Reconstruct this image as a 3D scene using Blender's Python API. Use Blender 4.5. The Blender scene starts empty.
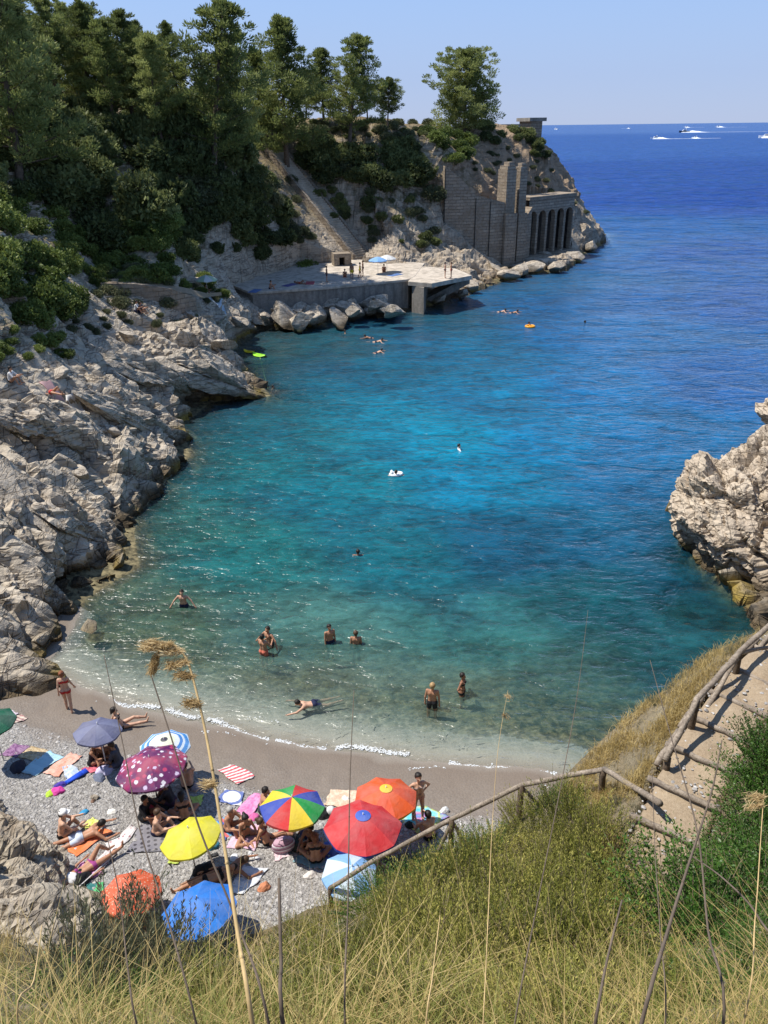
import bpy, bmesh, math, random
import numpy as np
from mathutils import Vector, Matrix, Euler
from mathutils.bvhtree import BVHTree
rad = math.radians
random.seed(7)
RNG = np.random.default_rng(7)
SC = bpy.context.scene
COL = SC.collection

# ------------------------------------------------------------------ camera model
FPX = 769.0; PITCH = rad(26.6); CAMZ = 17.5; ROLL = rad(0.7)
def ray(px, py):
    u = (px - 384) / FPX; v = (512 - py) / FPX
    u, v = u * math.cos(ROLL) + v * math.sin(ROLL), -u * math.sin(ROLL) + v * math.cos(ROLL)
    return np.array([u, v * math.sin(PITCH) + math.cos(PITCH), v * math.cos(PITCH) - math.sin(PITCH)])
def W(px, py, z=None, Y=None):
    d = ray(px, py)
    t = (z - CAMZ) / d[2] if z is not None else Y / d[1]
    return np.array([0, 0, CAMZ]) + d * t
def project(P):
    P = np.asarray(P) - np.array([0, 0, CAMZ])
    x = P[0]; zc = P[1] * math.cos(PITCH) - P[2] * math.sin(PITCH); yc = P[1] * math.sin(PITCH) + P[2] * math.cos(PITCH)
    u, v = x / zc, yc / zc
    u, v = u * math.cos(ROLL) - v * math.sin(ROLL), u * math.sin(ROLL) + v * math.cos(ROLL)
    return 384 + u * FPX, 512 - v * FPX

cam = bpy.data.cameras.new('camera'); camo = bpy.data.objects.new('camera', cam); COL.objects.link(camo)
cam.sensor_fit = 'VERTICAL'; cam.sensor_height = 24; cam.sensor_width = 24; cam.lens = FPX / 1024 * 24
cam.clip_start = 0.05; cam.clip_end = 120000
camo.matrix_world = Matrix.Translation((0, 0, CAMZ)) @ Matrix.Rotation(math.pi / 2 - PITCH, 4, 'X') @ Matrix.Rotation(-ROLL, 4, 'Z')
SC.camera = camo

# ------------------------------------------------------------------ light
EL = rad(61); AZ = rad(12)
SUN = Vector((-math.cos(EL) * math.cos(AZ), math.cos(EL) * math.sin(AZ), math.sin(EL)))
sl = bpy.data.lights.new('sun', 'SUN'); sl.energy = 4.6; sl.angle = rad(0.53); sl.color = (1.0, 0.95, 0.87)
so = bpy.data.objects.new('sun', sl); COL.objects.link(so); so.rotation_euler = SUN.to_track_quat('Z', 'Y').to_euler()
wd = bpy.data.worlds.new('World'); SC.world = wd; wd.use_nodes = True
wn = wd.node_tree; bg = wn.nodes['Background']
sky = wn.nodes.new('ShaderNodeTexSky'); sky.sky_type = 'NISHITA'; sky.sun_disc = False
sky.sun_elevation = EL; sky.sun_rotation = math.atan2(SUN.x, SUN.y); sky.altitude = 0
sky.air_density = 1.0; sky.dust_density = 0.15; sky.ozone_density = 6.0
_tc = wn.nodes.new('ShaderNodeTexCoord'); _sx = wn.nodes.new('ShaderNodeSeparateXYZ'); wn.links.new(_tc.outputs['Generated'], _sx.inputs[0])
_cr = wn.nodes.new('ShaderNodeValToRGB'); wn.links.new(_sx.outputs[2], _cr.inputs[0])
_cr.color_ramp.elements[0].position = 0; _cr.color_ramp.elements[0].color = (2.6, 3.2, 4.75, 1); _cr.color_ramp.elements[1].position = .25; _cr.color_ramp.elements[1].color = (1.85, 3.1, 5.9, 1)
_mx = wn.nodes.new('ShaderNodeMix'); _mx.data_type = 'RGBA'; wn.links.new(sky.outputs[0], _mx.inputs[6]); wn.links.new(_cr.outputs[0], _mx.inputs[7])
_fr = wn.nodes.new('ShaderNodeValToRGB'); wn.links.new(_sx.outputs[2], _fr.inputs[0])
_fr.color_ramp.elements[0].position = .05; _fr.color_ramp.elements[0].color = (.9, .9, .9, 1); _fr.color_ramp.elements[1].position = .5; _fr.color_ramp.elements[1].color = (0, 0, 0, 1)
wn.links.new(_fr.outputs[0], _mx.inputs[0]); wn.links.new(_mx.outputs[2], bg.inputs[0]); bg.inputs[1].default_value = 0.12
SC.view_settings.view_transform = 'Standard'; SC.view_settings.look = 'None'
SC.view_settings.exposure = 0.46; SC.view_settings.gamma = 1
SC.render.engine = 'CYCLES'
SC.cycles.max_bounces = 6; SC.cycles.transparent_max_bounces = 12; SC.cycles.caustics_reflective = False; SC.cycles.caustics_refractive = False

# ------------------------------------------------------------------ numpy noise
M32 = np.uint64(0xffffffff)
def hsh(ix, iy, iz, k):
    a = ix.astype(np.int64).astype(np.uint64); b = iy.astype(np.int64).astype(np.uint64); c = iz.astype(np.int64).astype(np.uint64)
    h = (a * np.uint64(374761393) + b * np.uint64(668265263) + c * np.uint64(1442695041) + np.uint64(k * 974711 + 12345)) & M32
    h = ((h ^ (h >> np.uint64(13))) * np.uint64(1274126177)) & M32
    h = ((h ^ (h >> np.uint64(15))) * np.uint64(2246822519)) & M32
    h = h ^ (h >> np.uint64(16))
    return h.astype(np.float64) / 4294967296.0
def vnoise(P, k=0):
    f = np.floor(P); t = P - f; t = t * t * t * (t * (t * 6 - 15) + 10)
    r = 0
    for dx in (0, 1):
        for dy in (0, 1):
            for dz in (0, 1):
                w = (t[:, 0] if dx else 1 - t[:, 0]) * (t[:, 1] if dy else 1 - t[:, 1]) * (t[:, 2] if dz else 1 - t[:, 2])
                r = r + w * hsh(f[:, 0] + dx, f[:, 1] + dy, f[:, 2] + dz, k)
    return r * 2 - 1
def fbm(P, oct=4, k=0):
    r = 0; a = 0.5
    for i in range(oct):
        r = r + a * vnoise(P * (2.03 ** i) + i * 17.3, k + i); a *= 0.5
    return r
def cells(Q, k=0):
    f = np.floor(Q); n = len(Q)
    b1 = np.full(n, 1e9); b2 = np.full(n, 1e9); bc = np.zeros((n, 3)); bf = np.zeros((n, 3))
    for dx in (-1, 0, 1):
        for dy in (-1, 0, 1):
            for dz in (-1, 0, 1):
                c = f + (dx, dy, dz)
                ft = c + np.stack([hsh(c[:, 0], c[:, 1], c[:, 2], k + j) for j in (1, 2, 3)], 1)
                d = ((Q - ft) ** 2).sum(1)
                m = d < b1
                b2 = np.where(m, b1, np.minimum(b2, d)); b1 = np.where(m, d, b1)
                bc[m] = c[m]; bf[m] = ft[m]
    r = hsh(bc[:, 0], bc[:, 1], bc[:, 2], k + 5) * 2 - 1
    tl = np.stack([hsh(bc[:, 0], bc[:, 1], bc[:, 2], k + j) * 2 - 1 for j in (6, 7, 8)], 1)
    return r * 0.6 + (tl * (Q - bf)).sum(1) * 0.9, np.sqrt(b2) - np.sqrt(b1)
# bedding basis of the limestone
_n = np.array([0.45, -0.38, 0.81]); _n /= np.linalg.norm(_n)
_a = np.cross(_n, [0, 1, 0]); _a /= np.linalg.norm(_a); _b = np.cross(_n, _a)
BED = np.stack([_a, _b, _n], 1)
def rockdisp(P, s=1.0, k=0):
    P = P + 0.5 * s * np.stack([fbm(P / s * 0.5, 2, k + 30 + j) for j in range(3)], 1)
    Q = (P @ BED) * np.array([0.42, 0.6, 1.45]) / s
    d = 0
    for i, (f, a, c) in enumerate(((0.32, 0.62, 0.34), (0.8, 0.40, 0.24), (2.0, 0.19, 0.13), (4.6, 0.07, 0.04))):
        v, e = cells(Q * f + 3.1 * i, k + 20 * i)
        d = d + a * v - c * np.exp(-e / 0.06)
    return (d + 0.35 * fbm(P * 0.5 / s, 4, k + 3)) * s

def tps(pts):
    pts = np.array(pts, float); xy = pts[:, :2]; n = len(pts)
    def phi(r2): return 0.5 * r2 * np.log(r2 + 1e-9)
    K = phi(((xy[:, None] - xy[None]) ** 2).sum(2)) + np.eye(n) * 0.5
    Pm = np.c_[np.ones(n), xy]
    A = np.block([[K, Pm], [Pm.T, np.zeros((3, 3))]])
    w = np.linalg.solve(A, np.r_[pts[:, 2], 0, 0, 0])
    def ev(X, Y):
        q = np.c_[np.ravel(X), np.ravel(Y)]; out = np.zeros(len(q))
        for i in range(0, len(q), 20000):
            s = q[i:i + 20000]
            out[i:i + 20000] = phi(((s[:, None] - xy[None]) ** 2).sum(2)) @ w[:n] + w[n] + s @ w[n + 1:]
        return out.reshape(np.shape(X))
    return ev

def snet(f, o, h):
    s = f < 0
    C = [(i, j, k) for i in (0, 1) for j in (0, 1) for k in (0, 1)]
    nx, ny, nz = (d - 1 for d in f.shape)
    cnt = sum(s[i:i + nx, j:j + ny, k:k + nz].astype(int) for i, j, k in C)
    act = (cnt > 0) & (cnt < 8); ai = np.argwhere(act)
    idx = np.full(act.shape, -1); idx[act] = np.arange(len(ai))
    acc = np.zeros((len(ai), 3)); num = np.zeros(len(ai))
    for c0 in C:
        for a in range(3):
            if c0[a] == 0:
                c1 = list(c0); c1[a] = 1
                f0 = f[ai[:, 0] + c0[0], ai[:, 1] + c0[1], ai[:, 2] + c0[2]]; f1 = f[ai[:, 0] + c1[0], ai[:, 1] + c1[1], ai[:, 2] + c1[2]]
                m = (f0 < 0) != (f1 < 0); t = np.where(m, f0 / np.where(m, f0 - f1, 1), 0)
                p = np.array(c0, float)[None].repeat(len(ai), 0); p[:, a] += t
                acc[m] += p[m]; num[m] += 1
    V = (ai + acc / num[:, None]) * h + o
    F = []
    for a in range(3):
        b, c = (a + 1) % 3, (a + 2) % 3
        s0 = np.take(s, range(0, f.shape[a] - 1), a); s1 = np.take(s, range(1, f.shape[a]), a)
        p = np.argwhere(s0 != s1)
        ok = (p[:, b] >= 1) & (p[:, c] >= 1) & (p[:, b] < f.shape[b] - 1) & (p[:, c] < f.shape[c] - 1); p = p[ok]
        ins = s0[p[:, 0], p[:, 1], p[:, 2]]
        def at(db, dc):
            q = p.copy(); q[:, b] -= db; q[:, c] -= dc
            return idx[q[:, 0], q[:, 1], q[:, 2]]
        q = np.stack([at(1, 1), at(0, 1), at(0, 0), at(1, 0)], 1)
        q[~ins] = q[~ins][:, ::-1]
        F.append(q)
    return V, np.concatenate(F)

# ------------------------------------------------------------------ object helpers
def mesh_np(name, V, F, mats=None, smooth=True, midx=None):
    """V (n,3), F: array (m,3|4) or list of arrays / lists"""
    me = bpy.data.meshes.new(name)
    V = np.asarray(V, np.float32)
    if not isinstance(F, (list, tuple)): F = [F]
    F = [np.asarray(f) for f in F if len(f)]
    me.vertices.add(len(V)); me.vertices.foreach_set('co', V.ravel())
    tot = np.concatenate([np.full(len(f), f.shape[1]) for f in F])
    li = np.concatenate([f.ravel() for f in F]).astype(np.int32)
    me.loops.add(len(li)); me.loops.foreach_set('vertex_index', li)
    me.polygons.add(len(tot)); st = np.concatenate([[0], np.cumsum(tot)[:-1]]).astype(np.int32)
    me.polygons.foreach_set('loop_start', st)
    me.polygons.foreach_set('use_smooth', np.full(len(tot), smooth))
    if midx is not None: me.polygons.foreach_set('material_index', np.asarray(midx, np.int32))
    me.update(calc_edges=True)
    for m in (mats if isinstance(mats, (list, tuple)) else [mats]):
        if m: me.materials.append(m)
    return me
def link(name, me, parent=None, loc=None, rot=None, scale=None):
    o = bpy.data.objects.new(name, me); COL.objects.link(o)
    if parent: o.parent = parent
    if loc is not None: o.location = [float(v) for v in loc]
    if rot is not None: o.rotation_euler = rot
    if scale is not None: o.scale = (scale,) * 3 if np.isscalar(scale) else scale
    return o
def tag(o, label=None, cat=None, group=None, kind=None):
    if label: o['label'] = label; o['kind'] = 'thing'
    if cat: o['category'] = cat
    if group: o['group'] = group
    if kind: o['kind'] = kind
    return o
def struct(o): o['kind'] = 'structure'; return o
def empty(name, loc, rot=None): return link(name, None, None, loc, rot)
def dup(o, loc, rot=None, scale=None, label=None, group=None):
    r = o.copy(); COL.objects.link(r); r.location = [float(v) for v in loc]
    if rot is not None: r.rotation_euler = rot
    if scale is not None: r.scale = (scale,) * 3 if np.isscalar(scale) else scale
    if label: r['label'] = label
    if group: r['group'] = group
    for ch in list(o.children):
        c = ch.copy(); COL.objects.link(c); c.parent = r
        for g in list(ch.children):
            d = g.copy(); COL.objects.link(d); d.parent = c
    return r
class MB:
    """collects simple shapes into one mesh"""
    def __init__(s): s.v = []; s.f = []; s.m = []
    def add(s, V, F, mi=0):
        o = len(s.v); s.v += [tuple(map(float, p)) for p in V]; s.f += [tuple(int(i) + o for i in f) for f in F]; s.m += [mi] * len(F); return s
    def box(s, x0, x1, y0, y1, z0, z1, mi=0, M=None):
        V = [(x, y, z) for z in (z0, z1) for y in (y0, y1) for x in (x0, x1)]
        if M is not None: V = [tuple(M @ Vector(p)) for p in V]
        return s.add(V, [(0, 2, 3, 1), (4, 5, 7, 6), (0, 1, 5, 4), (2, 6, 7, 3), (0, 4, 6, 2), (1, 3, 7, 5)], mi)
    def tube(s, pts, rr, n=8, mi=0, cap=True, wob=0.0):
        pts = [np.asarray(p, float) for p in pts]; R = rr if hasattr(rr, '__len__') else [rr] * len(pts)
        V = []; ref = np.array([0.31, 0.17, 0.93])
        for i, p in enumerate(pts):
            t = pts[min(i + 1, len(pts) - 1)] - pts[max(i - 1, 0)]; t = t / (np.linalg.norm(t) + 1e-9)
            a = np.cross(t, ref)
            if np.linalg.norm(a) < .1: a = np.cross(t, [1, 0, 0])
            a /= np.linalg.norm(a); b = np.cross(t, a)
            for j in range(n):
                g = 2 * math.pi * j / n; q = R[i] * (1 + wob * random.uniform(-1, 1))
                V.append(p + q * (a * math.cos(g) + b * math.sin(g)))
        F = [(i * n + j, i * n + (j + 1) % n, (i + 1) * n + (j + 1) % n, (i + 1) * n + j) for i in range(len(pts) - 1) for j in range(n)]
        if cap: F += [tuple(range(n))[::-1], tuple((len(pts) - 1) * n + j for j in range(n))]
        return s.add(V, F, mi)
    def ell(s, c, r, n=10, mi=0):
        V = []; F = []; m = n // 2 + 1
        for i in range(m + 1):
            a = math.pi * i / m
            for j in range(n):
                g = 2 * math.pi * j / n
                V.append((c[0] + r[0] * math.sin(a) * math.cos(g), c[1] + r[1] * math.sin(a) * math.sin(g), c[2] + r[2] * math.cos(a)))
        for i in range(m):
            for j in range(n): F.append((i * n + j, (i + 1) * n + j, (i + 1) * n + (j + 1) % n, i * n + (j + 1) % n))
        return s.add(V, F, mi)
    def mesh(s, name, mats, smooth=True):
        me = bpy.data.meshes.new(name); me.from_pydata(s.v, [], s.f)
        me.polygons.foreach_set('use_smooth', [smooth] * len(s.f)); me.polygons.foreach_set('material_index', s.m)
        for m in (mats if isinstance(mats, (list, tuple)) else [mats]): me.materials.append(m)
        me.update(); return me
def bevel(me, w=0.02, seg=2):
    bm = bmesh.new(); bm.from_mesh(me)
    bmesh.ops.remove_doubles(bm, verts=bm.verts, dist=1e-5)
    bmesh.ops.bevel(bm, geom=list(bm.edges), offset=w, segments=seg, affect='EDGES', profile=.6)
    bm.to_mesh(me); bm.free(); return me

# ------------------------------------------------------------------ material helpers
class NB:
    def __init__(s, name):
        s.m = bpy.data.materials.new(name); s.m.use_nodes = True; s.nt = s.m.node_tree; s.nt.nodes.clear()
        s.out = s.nt.nodes.new('ShaderNodeOutputMaterial')
    def n(s, t, I=None, **pr):
        nd = s.nt.nodes.new('ShaderNode' + t)
        for k, v in pr.items(): setattr(nd, k, v)
        for k, v in (I or {}).items():
            sk = nd.inputs[k]
            if isinstance(v, bpy.types.NodeSocket): s.nt.links.new(v, sk)
            elif isinstance(v, bpy.types.Node): s.nt.links.new(v.outputs[0], sk)
            else: sk.default_value = v
        return nd
    def ramp(s, fac, stops, interp='LINEAR'):
        nd = s.nt.nodes.new('ShaderNodeValToRGB'); cr = nd.color_ramp; cr.interpolation = interp
        while len(cr.elements) < len(stops): cr.elements.new(0.5)
        for e, (p, c) in zip(cr.elements, stops):
            e.position = p; e.color = (c[0], c[1], c[2], 1) if hasattr(c, '__len__') else (c, c, c, 1)
        s.nt.links.new(fac if isinstance(fac, bpy.types.NodeSocket) else fac.outputs[0], nd.inputs[0]); return nd.outputs[0]
    def math(s, op, a, b=0.0, clamp=False):
        return s.n('Math', {0: a, 1: b}, operation=op, use_clamp=clamp).outputs[0]
    def mix(s, fac, a, b, bt='MIX'):
        nd = s.nt.nodes.new('ShaderNodeMix'); nd.data_type = 'RGBA'; nd.blend_type = bt
        for k, v in ((0, fac), (6, a), (7, b)):
            if isinstance(v, bpy.types.NodeSocket): s.nt.links.new(v, nd.inputs[k])
            elif hasattr(v, '__len__'): nd.inputs[k].default_value = (v[0], v[1], v[2], 1)
            else: nd.inputs[k].default_value = v if k == 0 else (v, v, v, 1)
        return nd.outputs[2]
    def noise(s, vec, sc, det=4, rough=.55, dist=0.0):
        return s.n('TexNoise', {'Vector': vec, 'Scale': sc, 'Detail': det, 'Roughness': rough, 'Distortion': dist}).outputs[0]
    def pos(s): return s.n('NewGeometry').outputs['Position']
    def obj(s): return s.n('TexCoord').outputs['Object']
    def bump(s, h, strength=.5, dist=.1, normal=None):
        I = {'Height': h, 'Strength': strength, 'Distance': dist}
        if normal is not None: I['Normal'] = normal
        return s.n('Bump', I).outputs[0]
    def surf(s, sh): s.nt.links.new(sh if isinstance(sh, bpy.types.NodeSocket) else sh.outputs[0], s.out.inputs[0]); return s.m
    def bsdf(s, col, rough=.7, normal=None, spec=.3, **kw):
        I = {'Roughness': rough, 'Specular IOR Level': spec}
        I['Base Color'] = col if isinstance(col, bpy.types.NodeSocket) else (col[0], col[1], col[2], 1)
        if normal is not None: I['Normal'] = normal
        I.update(kw)
        return s.n('BsdfPrincipled', I)
MATS = {}
def plain(name, col, rough=.6, var=.25, sc=8.0, bump=.0, spec=.3):
    if name in MATS: return MATS[name]
    b = NB(name); o = b.obj(); f = b.noise(o, sc)
    lo = [c * (1 - var) for c in col]; hi = [min(1, c * (1 + var)) for c in col]
    c = b.ramp(f, [(.3, lo), (.7, hi)])
    nm = b.bump(b.noise(o, sc * 4), .4, bump) if bump else None
    MATS[name] = b.surf(b.bsdf(c, rough, nm, spec)); return MATS[name]
def rock_mat(name, light, dark, zone='shore', sc=1.0):
    b = NB(name); p = b.pos(); g = b.n('NewGeometry')
    sx = b.n('SeparateXYZ', {0: p}); z = sx.outputs[2]
    n1 = b.noise(p, .35 * sc, 6, .6); n2 = b.noise(p, 2.2 * sc, 6, .65); n3 = b.noise(p, 9 * sc, 4, .6)
    mp = b.n('Mapping', {0: p, 2: (.5, -.42, .2), 3: (.5, .6, 2.2)}).outputs[0]
    st = b.noise(mp, 1.1 * sc, 5, .6, .6)
    ms = b.n('Mapping', {0: p, 2: (.5, -.42, .2), 3: (.35, .45, 3.4)}).outputs[0]
    vo = b.noise(ms, 1.0 * sc, 3, .5, .35); ms2 = b.n('Mapping', {0: p, 2: (.3, .5, .9), 3: (2.6, .35, .4)}).outputs[0]; vo2 = b.noise(ms2, .9 * sc, 3, .5, .3)
    mid = [(a + c) / 2 for a, c in zip(light, dark)]
    c = b.ramp(n2, [(.22, dark), (.4, mid), (.6, light)])
    c = b.mix(b.ramp(n1, [(.35, 0.0), (.7, .8)]), c, [l * .95 for l in light])
    c = b.mix(b.ramp(st, [(.3, .55), (.5, 0.0)]), c, dark)
    c = b.mix(b.ramp(n1, [(.55, 0.0), (.72, .3)]), c, (.38, .27, .17))
    crk = b.math('MULTIPLY', b.ramp(b.math('ABSOLUTE', b.math('SUBTRACT', vo, .5)), [(0, .15), (.022, 1.0)]), b.ramp(b.math('ABSOLUTE', b.math('SUBTRACT', vo2, .52)), [(0, .35), (.016, 1.0)]))
    c = b.mix(1.0, c, b.mix(b.ramp(crk, [(.1, 0), (1, 1.)]), (.45, .42, .4), (1, 1, 1)), 'MULTIPLY')
    if zone == 'shore':
        zz = b.math('ADD', z, b.math('MULTIPLY', b.math('SUBTRACT', n1, .5), 1.6))
        wet = b.ramp(b.math('DIVIDE', zz, 2.0), [(.0, 1.0), (.18, .9), (.5, 0.0)])
        c = b.mix(wet, c, b.mix(b.ramp(n2, [(.35, 0.0), (.6, 1.)]), (.035, .03, .022), (.12, .085, .045)))
        al = b.math('MULTIPLY', b.ramp(b.math('ABSOLUTE', b.math('SUBTRACT', zz, .35)), [(.1, 1.0), (.5, 0.0)]), b.ramp(n1, [(.5, 0.0), (.62, .9)]))
        c = b.mix(al, c, (.28, .2, .04))
    h = b.math('ADD', b.math('MULTIPLY', n2, .5), b.math('ADD', b.math('MULTIPLY', n3, .16), b.math('ADD', b.math('MULTIPLY', crk, .25), b.math('MULTIPLY', st, .35))))
    if zone == 'head':
        nz = b.n('SeparateXYZ', {0: g.outputs['Normal']}).outputs[2]
        zz = b.math('ADD', z, b.math('MULTIPLY', b.math('SUBTRACT', n1, .5), 1.6))
        wet = b.ramp(b.math('DIVIDE', zz, 2.0), [(.0, 1.0), (.2, .9), (.5, 0.0)])
        c = b.mix(wet, c, b.mix(b.ramp(n2, [(.35, 0.0), (.6, 1.)]), (.035, .03, .022), (.12, .085, .045)))
        al = b.math('MULTIPLY', b.ramp(b.math('ABSOLUTE', b.math('SUBTRACT', zz, .35)), [(.1, 1.0), (.5, 0.0)]), b.ramp(n1, [(.5, 0.0), (.62, .9)]))
        c = b.mix(al, c, (.28, .2, .04))
        soil = b.mix(b.ramp(n2, [(.35, 0.0), (.65, 1.0)]), (.2, .14, .085), (.33, .25, .16))
        gr = b.mix(b.ramp(n3, [(.4, 0.0), (.6, 1.0)]), soil, (.13, .13, .05))
        k = b.math('MULTIPLY', b.ramp(b.math('ADD', b.math('DIVIDE', z, 20), b.math('MULTIPLY', b.math('SUBTRACT', n1, .5), .3)), [(.3, 0.0), (.48, 1.0)]), b.ramp(nz, [(.45, 0.0), (.75, 1.0)]))
        c = b.mix(k, c, gr)
        k2 = b.math('MULTIPLY', b.ramp(b.math('DIVIDE', sx.outputs[0], 40), [(.26, 0.0), (.36, 1.0)]), b.math('MULTIPLY', b.ramp(b.math('DIVIDE', z, 20), [(.28, 0.0), (.4, 1.0)]), b.ramp(n2, [(.25, .35), (.55, 1.0)])))
        c = b.mix(k2, c, b.mix(n2, (.24, .165, .105), (.43, .315, .21)))
        far = b.ramp(b.math('DIVIDE', sx.outputs[1], 150), [(.5, 0.0), (.62, .55)])
        c = b.mix(b.math('MULTIPLY', far, b.ramp(n1, [(.3, 1.0), (.7, .3)])), c, b.mix(n2, (.13, .09, .058), (.35, .26, .17)))
    return b.surf(b.bsdf(c, .9, b.bump(h, 1.0, .22 / sc), .2))
def leaf_mat(name, cols, trans=.25, rough=.55, sc=.5, tip=0):
    b = NB(name); p = b.pos(); r = b.n('ObjectInfo').outputs['Random']
    f = b.math('ADD', b.math('MULTIPLY', b.noise(p, sc, 3), .8), b.math('MULTIPLY', b.math('SUBTRACT', r, .3), .3))
    f2 = b.noise(p, sc * 14, 2)
    f = b.math('ADD', f, b.math('MULTIPLY', b.math('SUBTRACT', f2, .5), .5))
    if tip: f = b.math('ADD', f, b.math('MULTIPLY', b.math('SUBTRACT', b.n('SeparateXYZ', {0: b.obj()}).outputs[2], .55), tip))
    c = b.ramp(f, [(.22 + .5 * i / (len(cols) - 1), k) for i, k in enumerate(cols)])
    s1 = b.bsdf(c, rough, None, .25)
    tr = b.n('BsdfTranslucent', {0: c})
    return b.surf(b.n('MixShader', {0: trans, 1: s1.outputs[0], 2: tr.outputs[0]}))
def wood_mat(name, c0, c1, sc=1.0):
    b = NB(name); o = b.obj(); mp = b.n('Mapping', {0: o, 3: (6 * sc, 6 * sc, 6 * sc)}).outputs[0]
    f = b.noise(mp, 3, 6, .7, .8); f2 = b.noise(o, 2 * sc, 3)
    c = b.mix(b.ramp(f2, [(.35, 0.0), (.7, .6)]), b.ramp(f, [(.3, c0), (.7, c1)]), [x * .7 for x in c0])
    return b.surf(b.bsdf(c, .85, b.bump(f, .7, .02), .15))
# ------------------------------------------------------------------ coast outline
_sh = [(560, 775), (540, 770), (420, 760), (300, 744), (180, 718), (80, 690), (45, 668)]
_rk = [(75, 630), (85, 600), (140, 567), (135, 520), (168, 480), (192, 455), (182, 425), (212, 403), (272, 396), (256, 380), (238, 362), (231, 346),
       (258, 331), (320, 325), (345, 312), (395, 313), (432, 306), (455, 297), (480, 290), (520, 276), (565, 271), (580, 258), (604, 245), (607, 234)]
BEACHL = np.array([W(x, y, z=0)[:2] for x, y in _sh])
ROCKL = np.array([W(x, y, z=0)[:2] for x, y in _rk])
RIGHTL = np.array([W(x, y, z=0)[:2] for x, y in [(768, 630), (740, 600), (700, 566), (684, 535), (678, 510)]])
SHORE = np.concatenate([[[30, 15], [10, 18.5], [6.5, 17.3]], BEACHL, ROCKL, [[34, 152], [10, 165], [-80, 200], [-600, 900], [0, 90000], [90000, 90000], [90000, 30], [24, 37]], RIGHTL[::-1]])
def seg_dist(X, Y, L, closed=True):
    P = np.c_[np.ravel(X), np.ravel(Y)]; best = np.full(len(P), 1e18)
    A = L; B = np.roll(L, -1, 0)
    if not closed: A, B = A[:-1], B[:-1]
    for a, b in zip(A, B):
        d = b - a; t = np.clip(((P - a) @ d) / (d @ d + 1e-12), 0, 1)
        best = np.minimum(best, ((P - a - t[:, None] * d) ** 2).sum(1))
    return np.sqrt(best).reshape(np.shape(X))
def inside(X, Y, L):
    x, y = np.ravel(X), np.ravel(Y); r = np.zeros(len(x), bool)
    for (x0, y0), (x1, y1) in zip(L, np.roll(L, -1, 0)):
        c = ((y0 > y) != (y1 > y)) & (x < (x1 - x0) * (y - y0) / (y1 - y0 + 1e-12) + x0); r ^= c
    return r.reshape(np.shape(X))
def sdf_water(X, Y):
    """>0 on land, <0 over water (metres from the waterline)"""
    d = seg_dist(X, Y, SHORE); return np.where(inside(X, Y, SHORE), -d, d)
def grid_faces(ny, nx):
    i = np.arange(ny * nx).reshape(ny, nx)
    return np.stack([i[:-1, :-1], i[:-1, 1:], i[1:, 1:], i[1:, :-1]], -1).reshape(-1, 4)

# ------------------------------------------------------------------ headland
HC = []
def hp(*a):
    for px, py, k in a: HC.append(W(px, py, z=k) if k < 25 else W(px, py, Y=k))
hp((0, 640, 1.6), (0, 600, 2.8), (45, 600, 1.3), (0, 560, 3.6), (60, 540, 2.8), (110, 555, 1.0), (0, 500, 4.4), (60, 490, 3.8), (110, 520, 1.8), (0, 460, 4.8),
   (60, 440, 3.9), (120, 440, 3.2), (165, 450, 1.6), (0, 400, 6.0), (50, 400, 5.2), (120, 400, 4.0), (165, 425, 2.0), (60, 350, 6.2), (100, 340, 5.5), (150, 360, 4.2),
   (205, 380, 2.4), (245, 385, 1.2), (120, 315, 5.6), (180, 325, 4.0), (230, 335, 1.6), (200, 302, 4.0), (225, 300, 3.4), (0, 340, 36.5), (0, 300, 42), (30, 262, 48), (60, 290, 51),
   (110, 290, 60), (150, 288, 61), (200, 292, 5.0), (150, 262, 64), (110, 255, 66), (190, 262, 74), (150, 200, 69), (100, 150, 76), (200, 150, 82), (50, 100, 87), (0, 60, 84), (0, 150, 66), (0, 220, 54), (50, 180, 66),
   (240, 170, 87), (220, 230, 81), (250, 258, 86.5), (285, 262, 88.5), (300, 255, 92), (240, 210, 86), (260, 292, 2.0), (300, 300, 1.2), (245, 300, 2.6),
   (350, 250, 95.5), (310, 200, 99), (275, 152, 105), (400, 258, 94.5), (400, 235, 99.5), (400, 180, 106), (330, 178, 103), (350, 215, 99.5), (330, 140, 109), (430, 130, 118), (300, 130, 111), (250, 130, 104),
   (430, 200, 106), (450, 240, 104), (425, 258, 98), (470, 262, 103), (445, 165, 109), (490, 200, 111), (500, 150, 121), (470, 135, 121), (540, 150, 128), (520, 190, 119), (567, 192, 127), (560, 160, 132),
   (585, 205, 134), (597, 225, 136.5), (520, 262, 1.0), (560, 262, 1.0), (575, 245, 1.3), (480, 275, 1.0))
for x, y, z in ((-50, 130, 24), (-30, 140, 20), (-10, 135, 15), (10, 138, 13), (25, 146, 7), (-60, 100, 30), (-60, 60, 27), (-45, 40, 18), (-35, 30, 11), (-30, 20, 7), (-18, 18, 2.2), (-13, 19.5, 1.2), (-60, 20, 18), (5, 150, 4), (-45, 80, 25), (-38, 60, 20), (-26, 98, 16), (-18, 96, 15), (-30, 112, 18), (-24, 88, 15.5), (-38, 100, 20)):
    HC.append((x, y, z))
HTPS = tps(HC)
xs = np.concatenate([np.arange(-60, -32, .6), np.arange(-32, 4, .17), np.arange(4, 40, .32)])
ys = [18.5]
while ys[-1] < 160: ys.append(ys[-1] + max(.11, .0043 * ys[-1]))
ys = np.array(ys)
GX, GY = np.meshgrid(xs, ys)
SD = sdf_water(GX, GY)
ZT = HTPS(GX, GY)
ZB = np.where(SD < 0, -.4 + SD * .55, np.maximum(np.minimum(ZT, .25 + SD * np.interp(GY, [30, 55, 75], [.85, 1.3, 3.2])), np.minimum(.7 * SD, .8)))
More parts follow.
